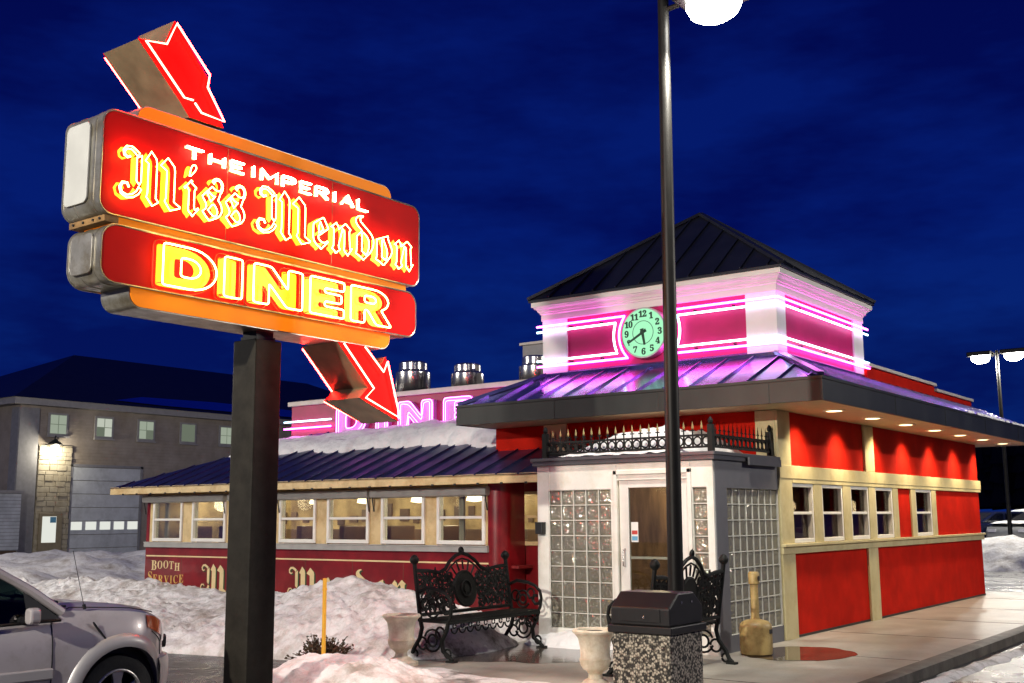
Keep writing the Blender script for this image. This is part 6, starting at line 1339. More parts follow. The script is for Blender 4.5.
# ------------------------------------------------------------------ cast iron benches
def bench_parts(root):
    """local frame: length along y, sitter faces +x; origin on the walk under the middle"""
    L = 0.93
    def sidepath(pts, y, r, M): M.tube([(x, y, z) for x, z in pts], r, 6)
    for sy in (-1, 1):
        y = sy * L; f = MB()
        sidepath([(-0.30, 1.17), (-0.27, 0.95), (-0.23, 0.70), (-0.20, 0.50), (-0.17, 0.38), (-0.20, 0.26), (-0.29, 0.14), (-0.33, 0.05), (-0.37, 0.02)], y, 0.028, f)      # rear post and leg
        sidepath([(0.25, 0.47), (0.22, 0.36), (0.15, 0.24), (0.17, 0.12), (0.27, 0.06), (0.31, 0.02)], y, 0.028, f)
        sidepath([(-0.25, 0.80), (-0.10, 0.86), (0.08, 0.84), (0.20, 0.80), (0.28, 0.73), (0.30, 0.64), (0.26, 0.57), (0.20, 0.56), (0.16, 0.61), (0.18, 0.67), (0.23, 0.67)], y, 0.022, f)
        sidepath([(0.30, 0.64), (0.28, 0.52), (0.25, 0.47)], y, 0.022, f)
        for (cx, cz, r0, a0, a1) in ((0.0, 0.62, 0.11, 0, 330), (0.0, 0.62, 0.055, 40, 400), (0.13, 0.70, 0.06, 0, 350), (-0.12, 0.66, 0.07, 0, 350), (0.0, 0.24, 0.13, 200, 520), (0.0, 0.24, 0.07, 20, 380), (-0.16, 0.20, 0.07, 0, 350), (0.12, 0.33, 0.07, 0, 350), (-0.28, 0.07, 0.045, 0, 350), (0.24, 0.10, 0.05, 0, 350)):
            f.tube([(x, y, z) for x, z in arc(cx, cz, r0, a0, a1, 14)], 0.014, 5)
        f.tube([(-0.22, y, 0.47), (0.26, y, 0.47)], 0.024, 6)
        f.obox((-0.36, y, 0.012), (1, 0, 0), (0, 1, 0), (0, 0, 1), 0.06, 0.045, 0.012); f.obox((0.30, y, 0.012), (1, 0, 0), (0, 1, 0), (0, 0, 1), 0.06, 0.045, 0.012)
        f.lathe([(0.03, 0), (0.055, 0.03), (0.06, 0.06), (0.035, 0.10), (0.01, 0.115)], (-0.30, y), 10); f.v[-50:] = [(a, b, c + 1.14) for a, b, c in f.v[-50:]]
        f.build('end_frame', 'iron', root, local=True, smooth=50)
    # seat with a pierced front apron
    s_ = MB()
    for k in range(9): s_.obox((-0.17 + 0.052 * k, 0, 0.475), (0, 1, 0), (1, 0, 0), (0, 0, 1), L, 0.017, 0.012)
    for k in range(15): s_.obox((0.03, -L + 0.06 + k * (2 * L - 0.12) / 14, 0.462), (1, 0, 0), (0, 1, 0), (0, 0, 1), 0.24, 0.012, 0.010)
    s_.build('seat', 'iron', root, local=True)
    a = MB()
    for k in range(12):
        yy = -L + 0.09 + k * (2 * L - 0.18) / 11; a.tube([(0.27, yy + p, q) for p, q in arc(0, 0.39, 0.062, 180, 360, 8)], 0.011, 5); a.tube([(0.27, yy + p, q) for p, q in arc(0, 0.415, 0.03, 0, 340, 9)], 0.009, 5)
    a.obox((0.27, 0, 0.45), (0, 1, 0), (1, 0, 0), (0, 0, 1), L, 0.012, 0.014); a.build('apron', 'iron', root, local=True)
    # back: frame, medallion, scrolls and leaves on a leaning plane
    def bk(u, v): return (-0.205 - (v - 0.5) * 0.14, u, v)
    b = MB()
    top = [(-L, 1.06), (-L * 0.75, 1.05), (-L * 0.52, 1.02), (-0.36, 1.06), (-0.26, 1.15), (-0.13, 1.22), (0, 1.25), (0.13, 1.22), (0.26, 1.15), (0.36, 1.06), (L * 0.52, 1.02), (L * 0.75, 1.05), (L, 1.06)]
    b.tube([bk(*p) for p in top], 0.024, 6); b.tube([bk(u, v - 0.07) for u, v in top], 0.012, 5); b.tube([bk(-L, 0.53), bk(L, 0.53)], 0.022, 6)
    for q in arc(0, 1.27, 0.05, 0, 330, 8): pass
    b.tube([bk(*p) for p in arc(0, 1.28, 0.035, 0, 345, 12)], 0.018, 5, closed=True); b.tube([bk(0, 1.27), bk(0, 1.34)], 0.018, 6, r2=0.004)
    rg = random.Random(11)
    for sgn in (-1, 1):
        for i in range(7):
            for j in range(5):
                u = sgn * (0.28 + i * 0.097); v = 0.60 + j * 0.092 + (i % 2) * 0.03
                if v > 1.0: continue
                r0 = rg.uniform(0.030, 0.046); a0 = rg.uniform(0, 360)
                b.tube([bk(*p) for p in arc(u, v, r0, a0, a0 + 290, 9)], 0.0115, 5)
                a1 = rg.uniform(0, 6.28); l_ = 0.066; w_ = rg.uniform(0.016, 0.026)
                d1 = Vector((math.cos(a1), math.sin(a1))); n1 = Vector((-d1.y, d1.x)); c1 = Vector((u, v)) + d1 * 0.03
                leaf = [c1 - d1 * l_, c1 + n1 * w_, c1 + d1 * l_, c1 - n1 * w_]
                P_ = [bk(p.x, p.y) for p in leaf]; b.add([(x + 0.008, y, z) for x, y, z in P_] + [(x - 0.008, y, z) for x, y, z in P_], [(0, 1, 2, 3), (7, 6, 5, 4), (0, 4, 5, 1), (1, 5, 6, 2), (2, 6, 7, 3), (3, 7, 4, 0)])
        for i in range(34):
            u = sgn * rg.uniform(0.26, 0.88); v = rg.uniform(0.58, 0.98); a1 = rg.uniform(0, 6.28); d1 = Vector((math.cos(a1), math.sin(a1))); n1 = Vector((-d1.y, d1.x)); c1 = Vector((u, v))
            P_ = [bk(p.x, p.y) for p in (c1 - d1 * 0.055, c1 + n1 * 0.026, c1 + d1 * 0.055, c1 - n1 * 0.026)]; b.add([(x + 0.006, y, z) for x, y, z in P_] + [(x - 0.006, y, z) for x, y, z in P_], [(0, 1, 2, 3), (7, 6, 5, 4), (0, 4, 5, 1), (1, 5, 6, 2), (2, 6, 7, 3), (3, 7, 4, 0)])
        for i in range(8):
            u = sgn * (0.24 + i * 0.095); b.tube([bk(u, 0.53), bk(u + sgn * 0.05, 0.74), bk(u - sgn * 0.02, 0.92), bk(u + sgn * 0.03, 1.0)], 0.009, 5)
    b.build('backrest', 'iron', root, local=True)
    md = MB(); md.prism(arc(0, 0.80, 0.205, 0, 348, 30), lambda u, v, d: (bk(u, v)[0] + d, u, v), -0.014, 0.014)
    md.tube([bk(*p) for p in arc(0, 0.80, 0.215, 0, 350, 36)], 0.020, 6, closed=True); md.tube([(bk(*p)[0] + 0.02, p[0], p[1]) for p in arc(0, 0.80, 0.10, 0, 350, 20)], 0.014, 6, closed=True)
    md.prism(arc(0, 0.80, 0.05, 0, 330, 11), lambda u, v, d: (bk(u, v)[0] + d, u, v), 0.012, 0.03)
    for k in range(9):
        a = R(10 + 20 * k); md.tube([bk(0.24 * math.cos(a), 0.80 + 0.24 * math.sin(a)), bk(0.36 * math.cos(a), 0.80 + 0.36 * math.sin(a))], 0.013, 5)
    md.build('medallion', 'iron', root, local=True)
bench1 = thing('iron_bench', 'black cast iron bench with a medallion back against the snow bank', 'bench', (-2.62, -3.46, 0.13), 0)
bench_parts(bench1)
bench2 = copy_tree(bench1); bench2.location = (0.13, -3.50, 0.13); bench2.scale = (1, 0.88, 1); bench2.rotation_euler = (0, 0, R(180))
bench2['label'] = 'black cast iron bench between the lamp pole and the tan ash receptacle'
for b_ in (bench1, bench2): b_['group'] = 'cast iron benches at the entrance'

# ------------------------------------------------------------------ stone urns
def urn_parts(root):
    pr = [(0.20, 0), (0.20, 0.035), (0.145, 0.05), (0.12, 0.075), (0.075, 0.10), (0.068, 0.14), (0.085, 0.165), (0.125, 0.19), (0.150, 0.235), (0.160, 0.29)]
    m_ = MB(); m_.lathe(pr, (0, 0), 36, flute=0.012, flutes=18); m_.build('foot', 'urn_stone', root, local=True, smooth=40)
    pr2 = [(0.159, 0.289), (0.148, 0.31), (0.152, 0.40), (0.170, 0.49), (0.205, 0.535), (0.222, 0.545), (0.228, 0.565), (0.217, 0.58), (0.180, 0.578), (0.170, 0.55), (0.16, 0.52), (0.001, 0.52)]
    m_ = MB(); m_.lathe(pr2, (0, 0), 36, cap=False, flute=0.006, flutes=18); m_.build('bowl', 'urn_stone', root, local=True, smooth=40)
    m_ = MB(); rg = random.Random(2)
    m_.lathe([(0.165, 0.535), (0.12, 0.555), (0.07, 0.565), (0.001, 0.56)], (0, 0), 18, cap=False); m_.build('soil', 'soil', root, local=True, smooth=60)
u1 = thing('stone_urn', 'pale stone urn planter beside the iron bench and the snow bank', 'urn', (-2.70, -4.86, 0.13)); urn_parts(u1)
u2 = copy_tree(u1); u2.location = (0.17, -5.12, 0.13); u2['label'] = 'pale stone urn planter left of the pebbled trash receptacle'
for b_ in (u1, u2): b_['group'] = 'stone urns flanking the walk'

# ------------------------------------------------------------------ trash receptacle
tr = thing('trash_receptacle', 'square pebble faced trash receptacle with a dark hooded lid', 'trash bin', (1.12, -5.52, 0.13))
x0, x1, y0, y1 = 0.815, 1.425, -5.835, -5.20
m = MB(); m.box(x0, x1, y0, y1, 0.13, 0.775); m.build('body', 'pebble', tr, bevel=0.02)
m = MB(); m.box(x0 - 0.03, x1 + 0.03, y0 - 0.03, y1 + 0.03, 0.775, 0.845); rim_ = m.build('lid_rim', 'bin_lid', tr, bevel=0.01)
hp = [(y0 - 0.005, 0.846), (y0 - 0.005, 1.005), (y0 + 0.17, 1.135), (y1 - 0.17, 1.135), (y1 + 0.005, 1.005), (y1 + 0.005, 0.846)]
m = MB(); m.prism(hp, lambda u, v, d: (d, u, v), x0 - 0.005, x1 + 0.005); hood = m.build('hood', 'bin_lid', tr, bevel=0.014)
m = MB(); m.box(x0 + 0.09, x1 - 0.09, y0 - 0.014, y0 - 0.006, 0.88, 1.0); m.build('flap', 'bin_lid', hood, bevel=0.004)
m = MB(); m.lathe([(0.012, 0), (0.012, 0.008), (0.004, 0.012)], (0, 0), 10); m.v = [(1.17 + a, y0 - 0.015 - c, 0.925 + b) for a, b, c in m.v]; m.build('lock', 'steel', hood)
m = MB()
for yy in (-5.62, -5.42): m.lathe([(0.014, 0), (0.014, 0.008)], (0, 0), 8); m.v[-16:] = [(x1 + 0.006 + c, yy + a, 1.05 + b) for a, b, c in m.v[-16:]]
m.build_each('rivet', 'steel', hood)

# ------------------------------------------------------------------ ash receptacle
ar = thing('ash_receptacle', 'tan bottle shaped ash receptacle by the cream building corner', 'ash receptacle', (0.36, -1.72, 0.13))
m = MB(); m.lathe([(0.165, 0.13), (0.195, 0.15), (0.202, 0.22), (0.202, 0.46), (0.195, 0.50), (0.165, 0.535), (0.10, 0.555), (0.06, 0.565)], (0.36, -1.72), 28, flute=0.012, flutes=8); m.build('barrel', 'ash_plastic', ar, smooth=40)
m = MB(); m.lathe([(0.060, 0.555), (0.052, 0.60), (0.050, 0.98), (0.050, 0.99)], (0.36, -1.72), 20, flute=0.05, flutes=6); m.build('neck', 'ash_plastic', ar, smooth=40)
m = MB(); m.lathe([(0.05, 0.985), (0.068, 0.995), (0.070, 1.12), (0.055, 1.14)], (0.36, -1.72), 18); hd = m.build('cap', 'ash_plastic', ar, smooth=40)
m = MB(); m.lathe([(0.03, 0), (0.03, 0.004)], (0, 0), 12); m.v = [(0.4305 + c, -1.735 + a, 1.06 + b) for a, b, c in m.v]; m.build('ash_hole', 'black_trim', hd)
m = MB(); m.box(0.555, 0.572, -1.76, -1.70, 0.40, 0.45); m.build('latch', 'black_trim', ar)

# ------------------------------------------------------------------ stake and dead plant
m = MB(); m.box(-3.07, -3.035, -5.79, -5.755, 0.1, 1.16); m.box(-3.073, -3.032, -5.793, -5.752, 1.02, 1.05)
tag(m.build('marker_stake', 'stake', bevel=0.004), 'thin yellow marker stake standing in the snow pile', 'stake')
m = MB(); rg = random.Random(9)
for k in range(260):
    a = rg.uniform(0, 6.28); e_ = rg.uniform(0.1, 1.3); l_ = rg.uniform(0.16, 0.36); c = Vector((-3.72 + rg.uniform(-.16, .16), -5.12 + rg.uniform(-.12, .12), 0.12)); d = Vector((math.cos(a) * math.cos(e_), math.sin(a) * math.cos(e_), math.sin(e_)))
    m.tube([c, c + d * l_ * 0.6, c + d * l_ + Vector((rg.uniform(-.03, .03), rg.uniform(-.03, .03), -0.01))], 0.005, 4)
    for q in range(3):
        p = c + d * l_ * rg.uniform(0.5, 1); n1 = Vector((rg.uniform(-1, 1), rg.uniform(-1, 1), rg.uniform(-1, 1))).normalized() * 0.022; n2 = n1.orthogonal().normalized() * 0.014
        m.add([p - n1, p + n2, p + n1, p - n2], [(0, 1, 2, 3)])
tag(m.build('dead_shrub', 'twig'), 'small brown dead shrub poking through snow behind the sign post', 'shrub')
# ------------------------------------------------------------------ silver SUV, front end in view
H_ = R(86.0)
d_ = Vector((0, 0, 0))
def ray_pt(px, py, depth):
    d = _rt * ((px - 512) / 1113.77) - _up * ((py - 341.5) / 1113.77) + _fw
    return CAMP + d * depth
hub = ray_pt(118, 697, 9.55)
sv = thing('suv_car', 'silver SUV with flared wheel arches parked at the left', 'car', (hub.x - math.sin(H_) * (-0.80) * -1 * 0, hub.y, 0.0), H_)
# local frame: +x forward, -y the side facing the viewpoint; origin under the front axle, mid-width
W = 0.86
rs = Vector((math.sin(H_), -math.cos(H_), 0))
sv.location = (hub.x - rs.x * (W - 0.06), hub.y - rs.y * (W - 0.06), 0)
XF_, XR_ = 0.62, -3.25
RW, RA = 0.345, 0.425
def side(x, z):
    w = W
    if x > 0.05: w -= 0.40 * max(0.0, (x - 0.05) / 0.57) ** 2.4
    if x < -2.9: w -= 0.12 * ((-2.9 - x) / 0.35) ** 2
    return w * (1 - 0.045 * ((z - 0.66) / 0.45) ** 2)
def top(x):
    return lerp_list([(-3.25, 1.00), (-0.62, 1.02), (-0.50, 1.085), (-0.2, 1.07), (0.1, 1.045), (0.34, 1.0), (0.50, 0.93), (0.62, 0.84)], x)
def bottom(x):
    z = 0.30
    for ax in (0.0, -2.49):
        if abs(x - ax) < RA: z = max(z, RW + math.sqrt(max(0, RA * RA - (x - ax) ** 2)) - 0.0)
    if x > 0.5: z = 0.30
    return z
xs = sorted(set([XR_, -3.1, -2.95] + [-2.49 + RA * math.cos(R(a)) for a in range(0, 181, 10)] + [-1.9, -1.7, -1.5, -1.3, -1.1, -0.9, -0.75, -0.62, -0.56, -0.50] + [RA * math.cos(R(a)) for a in range(0, 181, 8)] + [0.46, 0.50, 0.54, 0.58, 0.61, XF_]))
NR = 9
for sy in (-1,): pass
m = MB()
for sy in (-1, 1):
    vs = []; fs = []
    for x in xs:
        z0, z1 = bottom(x), top(x)
        for k in range(NR + 1):
            z = z0 + (z1 - z0) * k / NR; y = side(x, z)
            if z > 0.80: y -= 0.06 * ((z - 0.80) / 0.28) ** 2                 # shoulder rolls inwards
            vs.append((x, sy * y, z))
    for i in range(len(xs) - 1):
        for k in range(NR):
            a = i * (NR + 1) + k; fs.append((a, a + 1, a + NR + 2, a + NR + 1))
    m.add(vs, fs)
# hood and cowl
vs = []; fs = []; hx = [x for x in xs if x >= -0.56]
for x in hx:
    ye = side(x, top(x)) - 0.06 * max(0, (top(x) - 0.80) / 0.28) ** 2
    for k in range(13):
        t = -1 + 2 * k / 12; vs.append((x, ye * t, top(x) + 0.055 * (1 - t ** 4) + 0.012 * math.exp(-((abs(t) - 0.62) / 0.12) ** 2)))
for i in range(len(hx) - 1):
    for k in range(12): a = i * 13 + k; fs.append((a, a + 1, a + 14, a + 13))
m.add(vs, fs)
# nose and tail
for xx in (XF_, XR_):
    vs = []; fs = []
    for j in range(9):
        z = 0.30 + (top(xx) - 0.30) * j / 8; ye = side(xx, z) - 0.06 * max(0, (z - 0.80) / 0.28) ** 2
        for k in range(9):
            t = -1 + 2 * k / 8; vs.append((xx + (0.10 * (1 - t * t) if xx > 0 else -0.05 * (1 - t * t)) * (1 - 0.3 * abs(j / 4 - 1)), ye * t, z + (0.055 * (1 - t ** 4) if j == 8 and xx > 0 else 0)))
    for j in range(8):
        for k in range(8): a = j * 9 + k; fs.append((a, a + 1, a + 10, a + 9))
    m.add(vs, fs)
# roof and pillars
def gh(x): return lerp_list([(-3.2, 0.62), (-1.45, 0.64), (-0.50, 0.76)], x)
prof = [(-0.52, 1.085), (-0.80, 1.285), (-1.10, 1.47), (-1.38, 1.60), (-1.60, 1.655), (-2.2, 1.68), (-2.9, 1.66), (-3.15, 1.62), (-3.25, 1.02)]
vs = []; fs = []
for x, z in prof[3:8]:
    for k in range(9):
        t = -1 + 2 * k / 8; vs.append((x, gh(x) * t, z - 0.05 * t ** 4))
for i in range(4):
    for k in range(8): a = i * 9 + k; fs.append((a, a + 1, a + 10, a + 9))
m.add(vs, fs)
for sy in (-1, 1):
    P_ = [(-0.53, sy * 0.775, 1.075), (-0.80, sy * 0.735, 1.27), (-1.10, sy * 0.690, 1.445), (-1.38, sy * 0.65, 1.565), (-1.62, sy * 0.645, 1.605), (-2.4, sy * 0.64, 1.625), (-3.1, sy * 0.62, 1.575)]
    m.tube(P_, 0.038, 8)
    m.tube([(-1.72, sy * 0.83, 1.0), (-1.80, sy * 0.655, 1.60)], 0.04, 6); m.tube([(-2.75, sy * 0.82, 1.0), (-2.85, sy * 0.64, 1.60)], 0.06, 6); m.tube([(-3.2, sy * 0.78, 1.0), (-3.12, sy * 0.61, 1.57)], 0.06, 6)
body = m.build('body', 'silver_paint', sv, local=True, smooth=38)
# windscreen and windows
m = MB(); vs = []; fs = []
for j, (x, z) in enumerate(prof[:4]):
    for k in range(9):
        t = -1 + 2 * k / 8; vs.append((x - 0.0 + 0.07 * (1 - t * t), (gh(x) + 0.01) * t, z + 0.01))
for j in range(3):
    for k in range(8): a = j * 9 + k; fs.append((a, a + 1, a + 10, a + 9))
m.add(vs, fs); m.build('windscreen', 'suv_glass', sv, local=True, smooth=60)
for sy, in ((-1,), (1,)):
    m = MB(); m.add([(-0.62, sy * 0.805, 1.03), (-1.72, sy * 0.825, 1.01), (-1.80, sy * 0.66, 1.59), (-1.38, sy * 0.655, 1.555), (-1.06, sy * 0.70, 1.42)], [(0, 1, 2, 3, 4)]); m.build('side_window', 'suv_glass', sv, local=True)
    m = MB(); m.add([(-1.76, sy * 0.825, 1.01), (-2.75, sy * 0.815, 1.01), (-2.84, sy * 0.65, 1.58), (-1.84, sy * 0.66, 1.59)], [(0, 1, 2, 3)]); m.build('side_window', 'suv_glass', sv, local=True)
    m = MB(); m.tube([(-0.57, sy * 0.832, 1.018), (-1.2, sy * 0.848, 1.010), (-2.0, sy * 0.848, 1.005), (-3.0, sy * 0.83, 1.0)], 0.013, 5); m.add([(-0.56, sy * 0.806, 1.03), (-0.84, sy * 0.812, 1.03), (-0.86, sy * 0.745, 1.26)], [(0, 1, 2)]); m.build('window_seal', 'black_trim', sv, local=True)
m = MB(); m.box(-3.15, -0.6, -0.74, 0.74, 0.45, 0.98); m.build('cabin_tub', 'black_trim', sv, local=True)
m = MB()
for yy in (-0.36, 0.36):
    m.prism(rrect(-1.95, -1.78, 0.9, 1.22, 0.05, 3), lambda u, v, d: (u, d, v), yy - 0.22, yy + 0.22); m.prism(rrect(-1.95, -1.85, 1.26, 1.46, 0.04, 3), lambda u, v, d: (u, d, v), yy - 0.12, yy + 0.12)
m.tube([(-1.05, -0.36 + a, 1.02 + b) for a, b in arc(0, 0, 0.18, 0, 345, 20)], 0.016, 6, closed=True)
m.build('front_seats', 'black_trim', sv, local=True, bevel=0.01)
# flares, bumper, arch liner, wheels
for sy in (-1, 1):
    for ax in (0.0, -2.49):
        vs = []; fs = []; N = 26
        for k in range(N + 1):
            a = R(-12 + 204 * k / N); c, s = math.cos(a), math.sin(a)
            for rr, out in ((RA - 0.012, -0.06), (RA - 0.012, 0.028), (RA + 0.035, 0.038), (RA + 0.085, 0.020), (RA + 0.105, -0.012)):
                x = ax + rr * c; z = RW + rr * s; z = max(z, 0.27)
                y = side(min(x, 0.50), max(0.33, z)) - (0.06 * max(0, (z - 0.80) / 0.28) ** 2) + out
                vs.append((x, sy * y, z))
        for k in range(N):
            for q in range(4): b = k * 5 + q; fs.append((b, b + 1, b + 6, b + 5))
        m = MB(); m.add(vs, fs); m.build('wheel_arch_flare', 'flare_plastic', sv, local=True, smooth=50)
        m = MB(); m.prism([(ax + (RA - 0.005) * math.cos(R(a)), RW + (RA - 0.005) * math.sin(R(a))) for a in range(-15, 196, 10)], lambda u, v, d: (u, sy * d, v), 0.30, 0.70)
        ln = m.build('arch_liner', 'black_trim', sv, local=True)
def wheel(ax, sy):
    yo = sy * 0.80; prof = [(0.20, -0.21), (0.30, -0.215), (0.335, -0.19), (0.345, -0.15), (0.345, -0.06), (0.335, -0.02), (0.30, 0.0), (0.225, -0.005), (0.215, -0.03)]
    mm = MB(); n = 40; vs = []; fs = []
    for r_, d in prof:
        for k in range(n): a = 2 * math.pi * k / n; vs.append((ax + r_ * math.cos(a), yo + sy * d, RW + r_ * math.sin(a)))
    for i in range(len(prof) - 1):
        for k in range(n): l = (k + 1) % n; fs.append((i * n + k, i * n + l, (i + 1) * n + l, (i + 1) * n + k))
    mm.add(vs, fs); ty_ = mm.build('wheel', 'tyre_rubber', sv, local=True, smooth=35)
    rm = MB(); rm.tube([(ax + 0.213 * math.cos(2 * math.pi * k / 36), yo - sy * 0.012, RW + 0.213 * math.sin(2 * math.pi * k / 36)) for k in range(36)], 0.016, 6, closed=True)
    for k in range(5):
        a = 2 * math.pi * k / 5 + 0.3; P_ = []
        for rr, hw in ((0.03, 0.045), (0.11, 0.040), (0.205, 0.058)):
            P_.append((rr, hw))
        c, s = math.cos(a), math.sin(a)
        pts = [(0.03, -0.05), (0.12, -0.038), (0.205, -0.06), (0.205, 0.06), (0.12, 0.038), (0.03, 0.05)]
        rm.prism([(ax + p[0] * c - p[1] * s, RW + p[0] * s + p[1] * c) for p in pts], lambda u, v, d: (u, yo + sy * d, v), -0.06, -0.022)
    rm.prism([(ax + 0.065 * math.cos(R(q)), RW + 0.065 * math.sin(R(q))) for q in range(0, 360, 20)], lambda u, v, d: (u, yo + sy * d, v), -0.06, -0.012)
    rm.build('rim', 'alloy', ty_, local=True, bevel=0.006)
    bk_ = MB(); bk_.prism([(ax + 0.212 * math.cos(R(q)), RW + 0.212 * math.sin(R(q))) for q in range(0, 360, 15)], lambda u, v, d: (u, yo + sy * d, v), -0.19, -0.10); bk_.build('brake_disc', 'black_trim', ty_, local=True)
for ax in (0.0, -2.49):
    for sy in (-1, 1): wheel(ax, sy)
m = MB(); vs = []; fs = []; Z_ = [(0.28, -0.02), (0.30, 0.05), (0.42, 0.075), (0.56, 0.07), (0.62, 0.05), (0.635, -0.01)]
N = 28
for z, out in Z_:
    for k in range(N + 1):
        t = -1 + 2 * k / N
        if abs(t) > 0.72:
            q = (abs(t) - 0.72) / 0.28; x = 0.60 - 0.26 * q ** 1.4; y = side(x, z) + out * 0.35
        else: x = 0.62 + 0.10 * (1 - (t / 0.72) ** 2) * 1.0; y = None
        if y is None: y = side(0.60, z) * abs(t) / 0.72; 
        vs.append((x + out * 0.8, math.copysign(y, t), z))
for i in range(len(Z_) - 1):
    for k in range(N): a = i * (N + 1) + k; fs.append((a, a + 1, a + N + 2, a + N + 1))
m.add(vs, fs); m.build('front_bumper', 'flare_plastic', sv, local=True, smooth=50)
for sy in (-1, 1):
    # headlight wraps the corner: amber marker behind, clear lens in front
    def strip(xa, xb, za, zb, out, n=8):
        vs = []; fs = []
        for k in range(n + 1):
            x = xa + (xb - xa) * k / n
            for j in range(4):
                z = za(x) + (zb(x) - za(x)) * j / 3; y = side(x, z) - 0.06 * max(0, (z - 0.80) / 0.28) ** 2 + out; vs.append((x + out * 0.5, sy * y, z))
        for k in range(n):
            for j in range(3): a = k * 4 + j; fs.append((a, a + 1, a + 5, a + 4))
        return vs, fs
    m = MB(); m.add(*strip(0.24, 0.47, lambda x: 0.90 - 0.42 * (x - 0.24), lambda x: top(x) - 0.015 - 0.03 * 0, 0.008)); m.build('headlight', 'amber_lens', sv, local=True, smooth=60)
    m = MB(); m.add(*strip(0.475, 0.63, lambda x: 0.75, lambda x: top(x) - 0.02, 0.010)); m.build('headlight', 'clear_lens', sv, local=True, smooth=60)
    # mirror
    m = MB(); m.prism(rrect(-0.055, 0.065, 1.01, 1.14, 0.04, 4), lambda u, v, d: (-0.86 + d, sy * (0.92 + u), v), -0.04, 0.05); m.build('wing_mirror', 'silver_paint', sv, local=True, bevel=0.02)
    m = MB(); m.tube([(-0.90, sy * 0.80, 1.04), (-0.91, sy * 0.88, 1.045)], 0.028, 6); m.build('mirror_stem', 'black_trim', sv, local=True)
    # front door: shut line, side moulding, handle
    m = MB(); m.tube([(-0.64, sy * (side(-0.64, z) - 0.06 * max(0, (z - 0.80) / 0.28) ** 2 + 0.0005), z) for z in (1.02, 0.95, 0.85, 0.7, 0.55, 0.42, 0.34)], 0.006, 5)
    m.tube([(-1.72, sy * (side(-1.72, z) - 0.06 * max(0, (z - 0.80) / 0.28) ** 2 + 0.0005), z) for z in (1.0, 0.9, 0.7, 0.5, 0.34)], 0.006, 5)
    m.build_each('door_gap', 'black_trim', sv, local=True)
    m = MB(); m.obox((-1.15, sy * (side(-1.1, 0.60) + 0.006), 0.60), (1, 0, 0), (0, 1, 0), (0, 0, 1), 0.52, 0.014, 0.045); m.obox((-2.0, sy * (side(-1.1, 0.60) + 0.006), 0.60), (1, 0, 0), (0, 1, 0), (0, 0, 1), 0.25, 0.014, 0.045); m.build('side_moulding', 'flare_plastic', sv, local=True, bevel=0.012)
    m = MB(); m.obox((-1.58, sy * (side(-1.58, 0.88) - 0.0), 0.88), (1, 0, 0), (0, 1, 0), (0, 0, 1), 0.085, 0.022, 0.018); m.build('door_handle', 'silver_paint', sv, local=True, bevel=0.012)
m = MB()
for sy in (-1, 1):
    m.tube([(x, sy * (side(x, top(x)) - 0.06 * max(0, (top(x) - 0.80) / 0.28) ** 2 - 0.035), top(x) + 0.026) for x in (-0.60, -0.45, -0.3, -0.1, 0.1, 0.25, 0.36)], 0.005, 5)
    m.tube([(0.46, sy * (side(0.46, z) + 0.004), z) for z in (0.64, 0.70, 0.75)] + [(0.40, sy * (side(0.40, 0.79) + 0.003), 0.80), (0.30, sy * (side(0.30, 0.84) + 0.001), 0.86)], 0.005, 5)
m.build_each('body_gap', 'black_trim', sv, local=True)
m = MB(); m.prism(rrect(-0.29, -0.14, 0.86, 0.885, 0.012, 3), lambda u, v, d: (u, d, v + (u + 0.2) * -1.2), -(side(-0.2, 0.87)) - 0.002, -(side(-0.2, 0.87)) + 0.01); m.build('side_marker', 'black_trim', sv, local=True)
m = MB(); m.tube([(-0.33, -0.77, 1.09), (-0.34, -0.77, 1.13)], 0.016, 6); m.tube([(-0.34, -0.77, 1.12), (-0.46, -0.768, 1.58)], 0.003, 5); m.build('antenna', 'black_trim', sv, local=True)
m = MB(); m.tube([(-0.46, -0.55, 1.145), (-0.62, -0.1, 1.20)], 0.012, 5); m.tube([(-0.44, 0.10, 1.15), (-0.62, 0.5, 1.20)], 0.012, 5); m.box(-0.56, -0.44, -0.66, 0.66, 1.095, 1.125); m.build('wiper', 'black_trim', sv, local=True)
m = MB(); m.prism(rrect(-0.40, 0.40, 0.66, 0.78, 0.03, 3), lambda u, v, d: (d, u, v), 0.66, 0.70); m.build('grille', 'black_trim', sv, local=True)

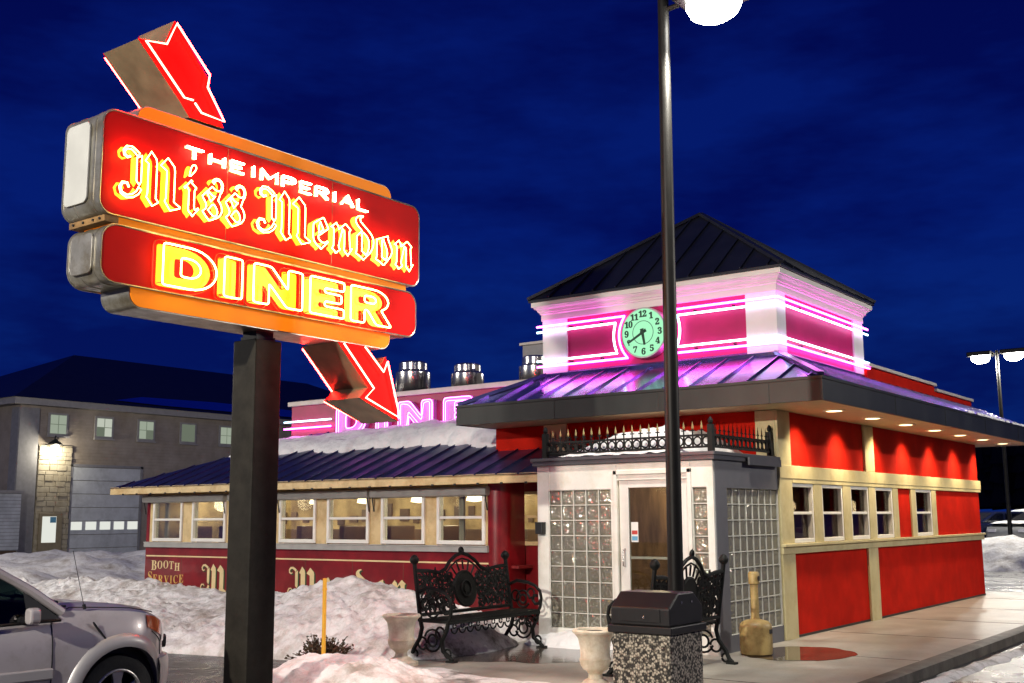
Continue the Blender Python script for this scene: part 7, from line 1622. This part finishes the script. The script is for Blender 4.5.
# ------------------------------------------------------------------ parked cars in the far lot
def parked(root, paint):
    P_ = [(-2.1, 0.35), (-2.1, 0.85), (-1.95, 0.98), (-1.45, 1.02), (1.0, 1.0), (2.0, 0.86), (2.15, 0.70), (2.15, 0.35)]
    m_ = MB(); m_.prism(P_, lambda u, v, d: (u, d, v), -0.86, 0.86); b_ = m_.build('body', paint, root, local=True, bevel=0.07, segs=3)
    G_ = [(-1.75, 1.0), (-1.35, 1.46), (0.05, 1.48), (0.95, 1.0)]
    m_ = MB(); m_.prism(G_, lambda u, v, d: (u, d, v), -0.70, 0.70); c_ = m_.build('cabin', paint, root, local=True, bevel=0.05)
    for sy in (-1, 1):
        m_ = MB(); m_.add([(-1.52, sy * 0.706, 1.06), (-0.35, sy * 0.706, 1.06), (-0.35, sy * 0.706, 1.40), (-1.27, sy * 0.706, 1.40)], [(0, 1, 2, 3)]); m_.add([(-0.28, sy * 0.706, 1.06), (0.68, sy * 0.706, 1.06), (0.05, sy * 0.706, 1.40), (-0.28, sy * 0.706, 1.40)], [(0, 1, 2, 3)]); m_.build('side_window', 'dark_glass', c_, local=True)
    m_ = MB(); m_.add([(0.16, -0.62, 1.425), (0.16, 0.62, 1.425), (0.90, 0.64, 1.045), (0.90, -0.64, 1.045)], [(0, 1, 2, 3)]); m_.build('windscreen', 'black_trim', c_, local=True)
    m_ = MB(); m_.add([(-1.425, -0.62, 1.40), (-1.425, 0.62, 1.40), (-1.73, 0.64, 1.05), (-1.73, -0.64, 1.05)], [(0, 1, 2, 3)]); m_.build('rear_window', 'black_trim', c_, local=True)
    for ax in (-1.35, 1.35):
        for sy in (-1, 1):
            m_ = MB(); m_.tube([(ax, sy * 0.70, 0.32), (ax, sy * 0.88, 0.32)], 0.32, 20); w_ = m_.build('wheel', 'tyre_rubber', root, local=True, smooth=40)
            m_ = MB(); m_.tube([(ax, sy * 0.881, 0.32), (ax, sy * 0.89, 0.32)], 0.20, 14); m_.build('rim', 'alloy', w_, local=True)
    m_ = MB()
    for sy in (-0.6, 0.6): m_.box(2.10, 2.17, sy - 0.16, sy + 0.16, 0.66, 0.78)
    m_.build('headlights', 'clear_lens', root, local=True)
    m_ = MB(); m_.box(-2.15, -2.08, -0.78, -0.5, 0.72, 0.88); m_.box(-2.15, -2.08, 0.5, 0.78, 0.72, 0.88); m_.build('tail_lights', 'room_red', root, local=True)
def cover(root, z, x0, x1, w):
    m_ = MB(); n = 14; vs = []; fs = []
    for i in range(n + 1):
        for k in range(9):
            t = -1 + 2 * k / 8; u = x0 + (x1 - x0) * i / n; e = max(0, 1 - (2 * i / n - 1) ** 6) * max(0, 1 - t ** 6)
            vs.append((u, w * t, z + 0.10 * e + 0.02 * noise.noise(Vector((u * 3, t * 3, z)))))
    for i in range(n):
        for k in range(8): a = i * 9 + k; fs.append((a, a + 1, a + 10, a + 9))
    m_.add(vs, fs); m_.build('snow_cover', 'snow_clean', root, local=True, smooth=60)
specs = [(-5.75, 34.3, 232, 'car_dark', 'dark blue sedan parked beside the red building corner, windscreen cleared', False),
         (-4.35, 35.0, 262, 'car_grey', 'grey sedan deep in snow parked behind the far lamp pole', True),
         (-1.6, 34.2, 258, 'car_dark', 'snow topped dark sedan at the frame edge beyond the snow bank', True),
         (1.4, 35.2, 256, 'car_grey', 'snow topped grey sedan parked farthest along the row', True)]
for x, y, hd_, pnt, lab, snowy in specs:
    c = thing('parked_car', lab, 'car', (x, y, 0.46), R(hd_), 'cars parked in the snowy far lot'); parked(c, pnt)
    if snowy: cover(c, 1.47, -1.40, 0.12, 0.66); cover(c, 1.0, 0.98, 2.0, 0.74)
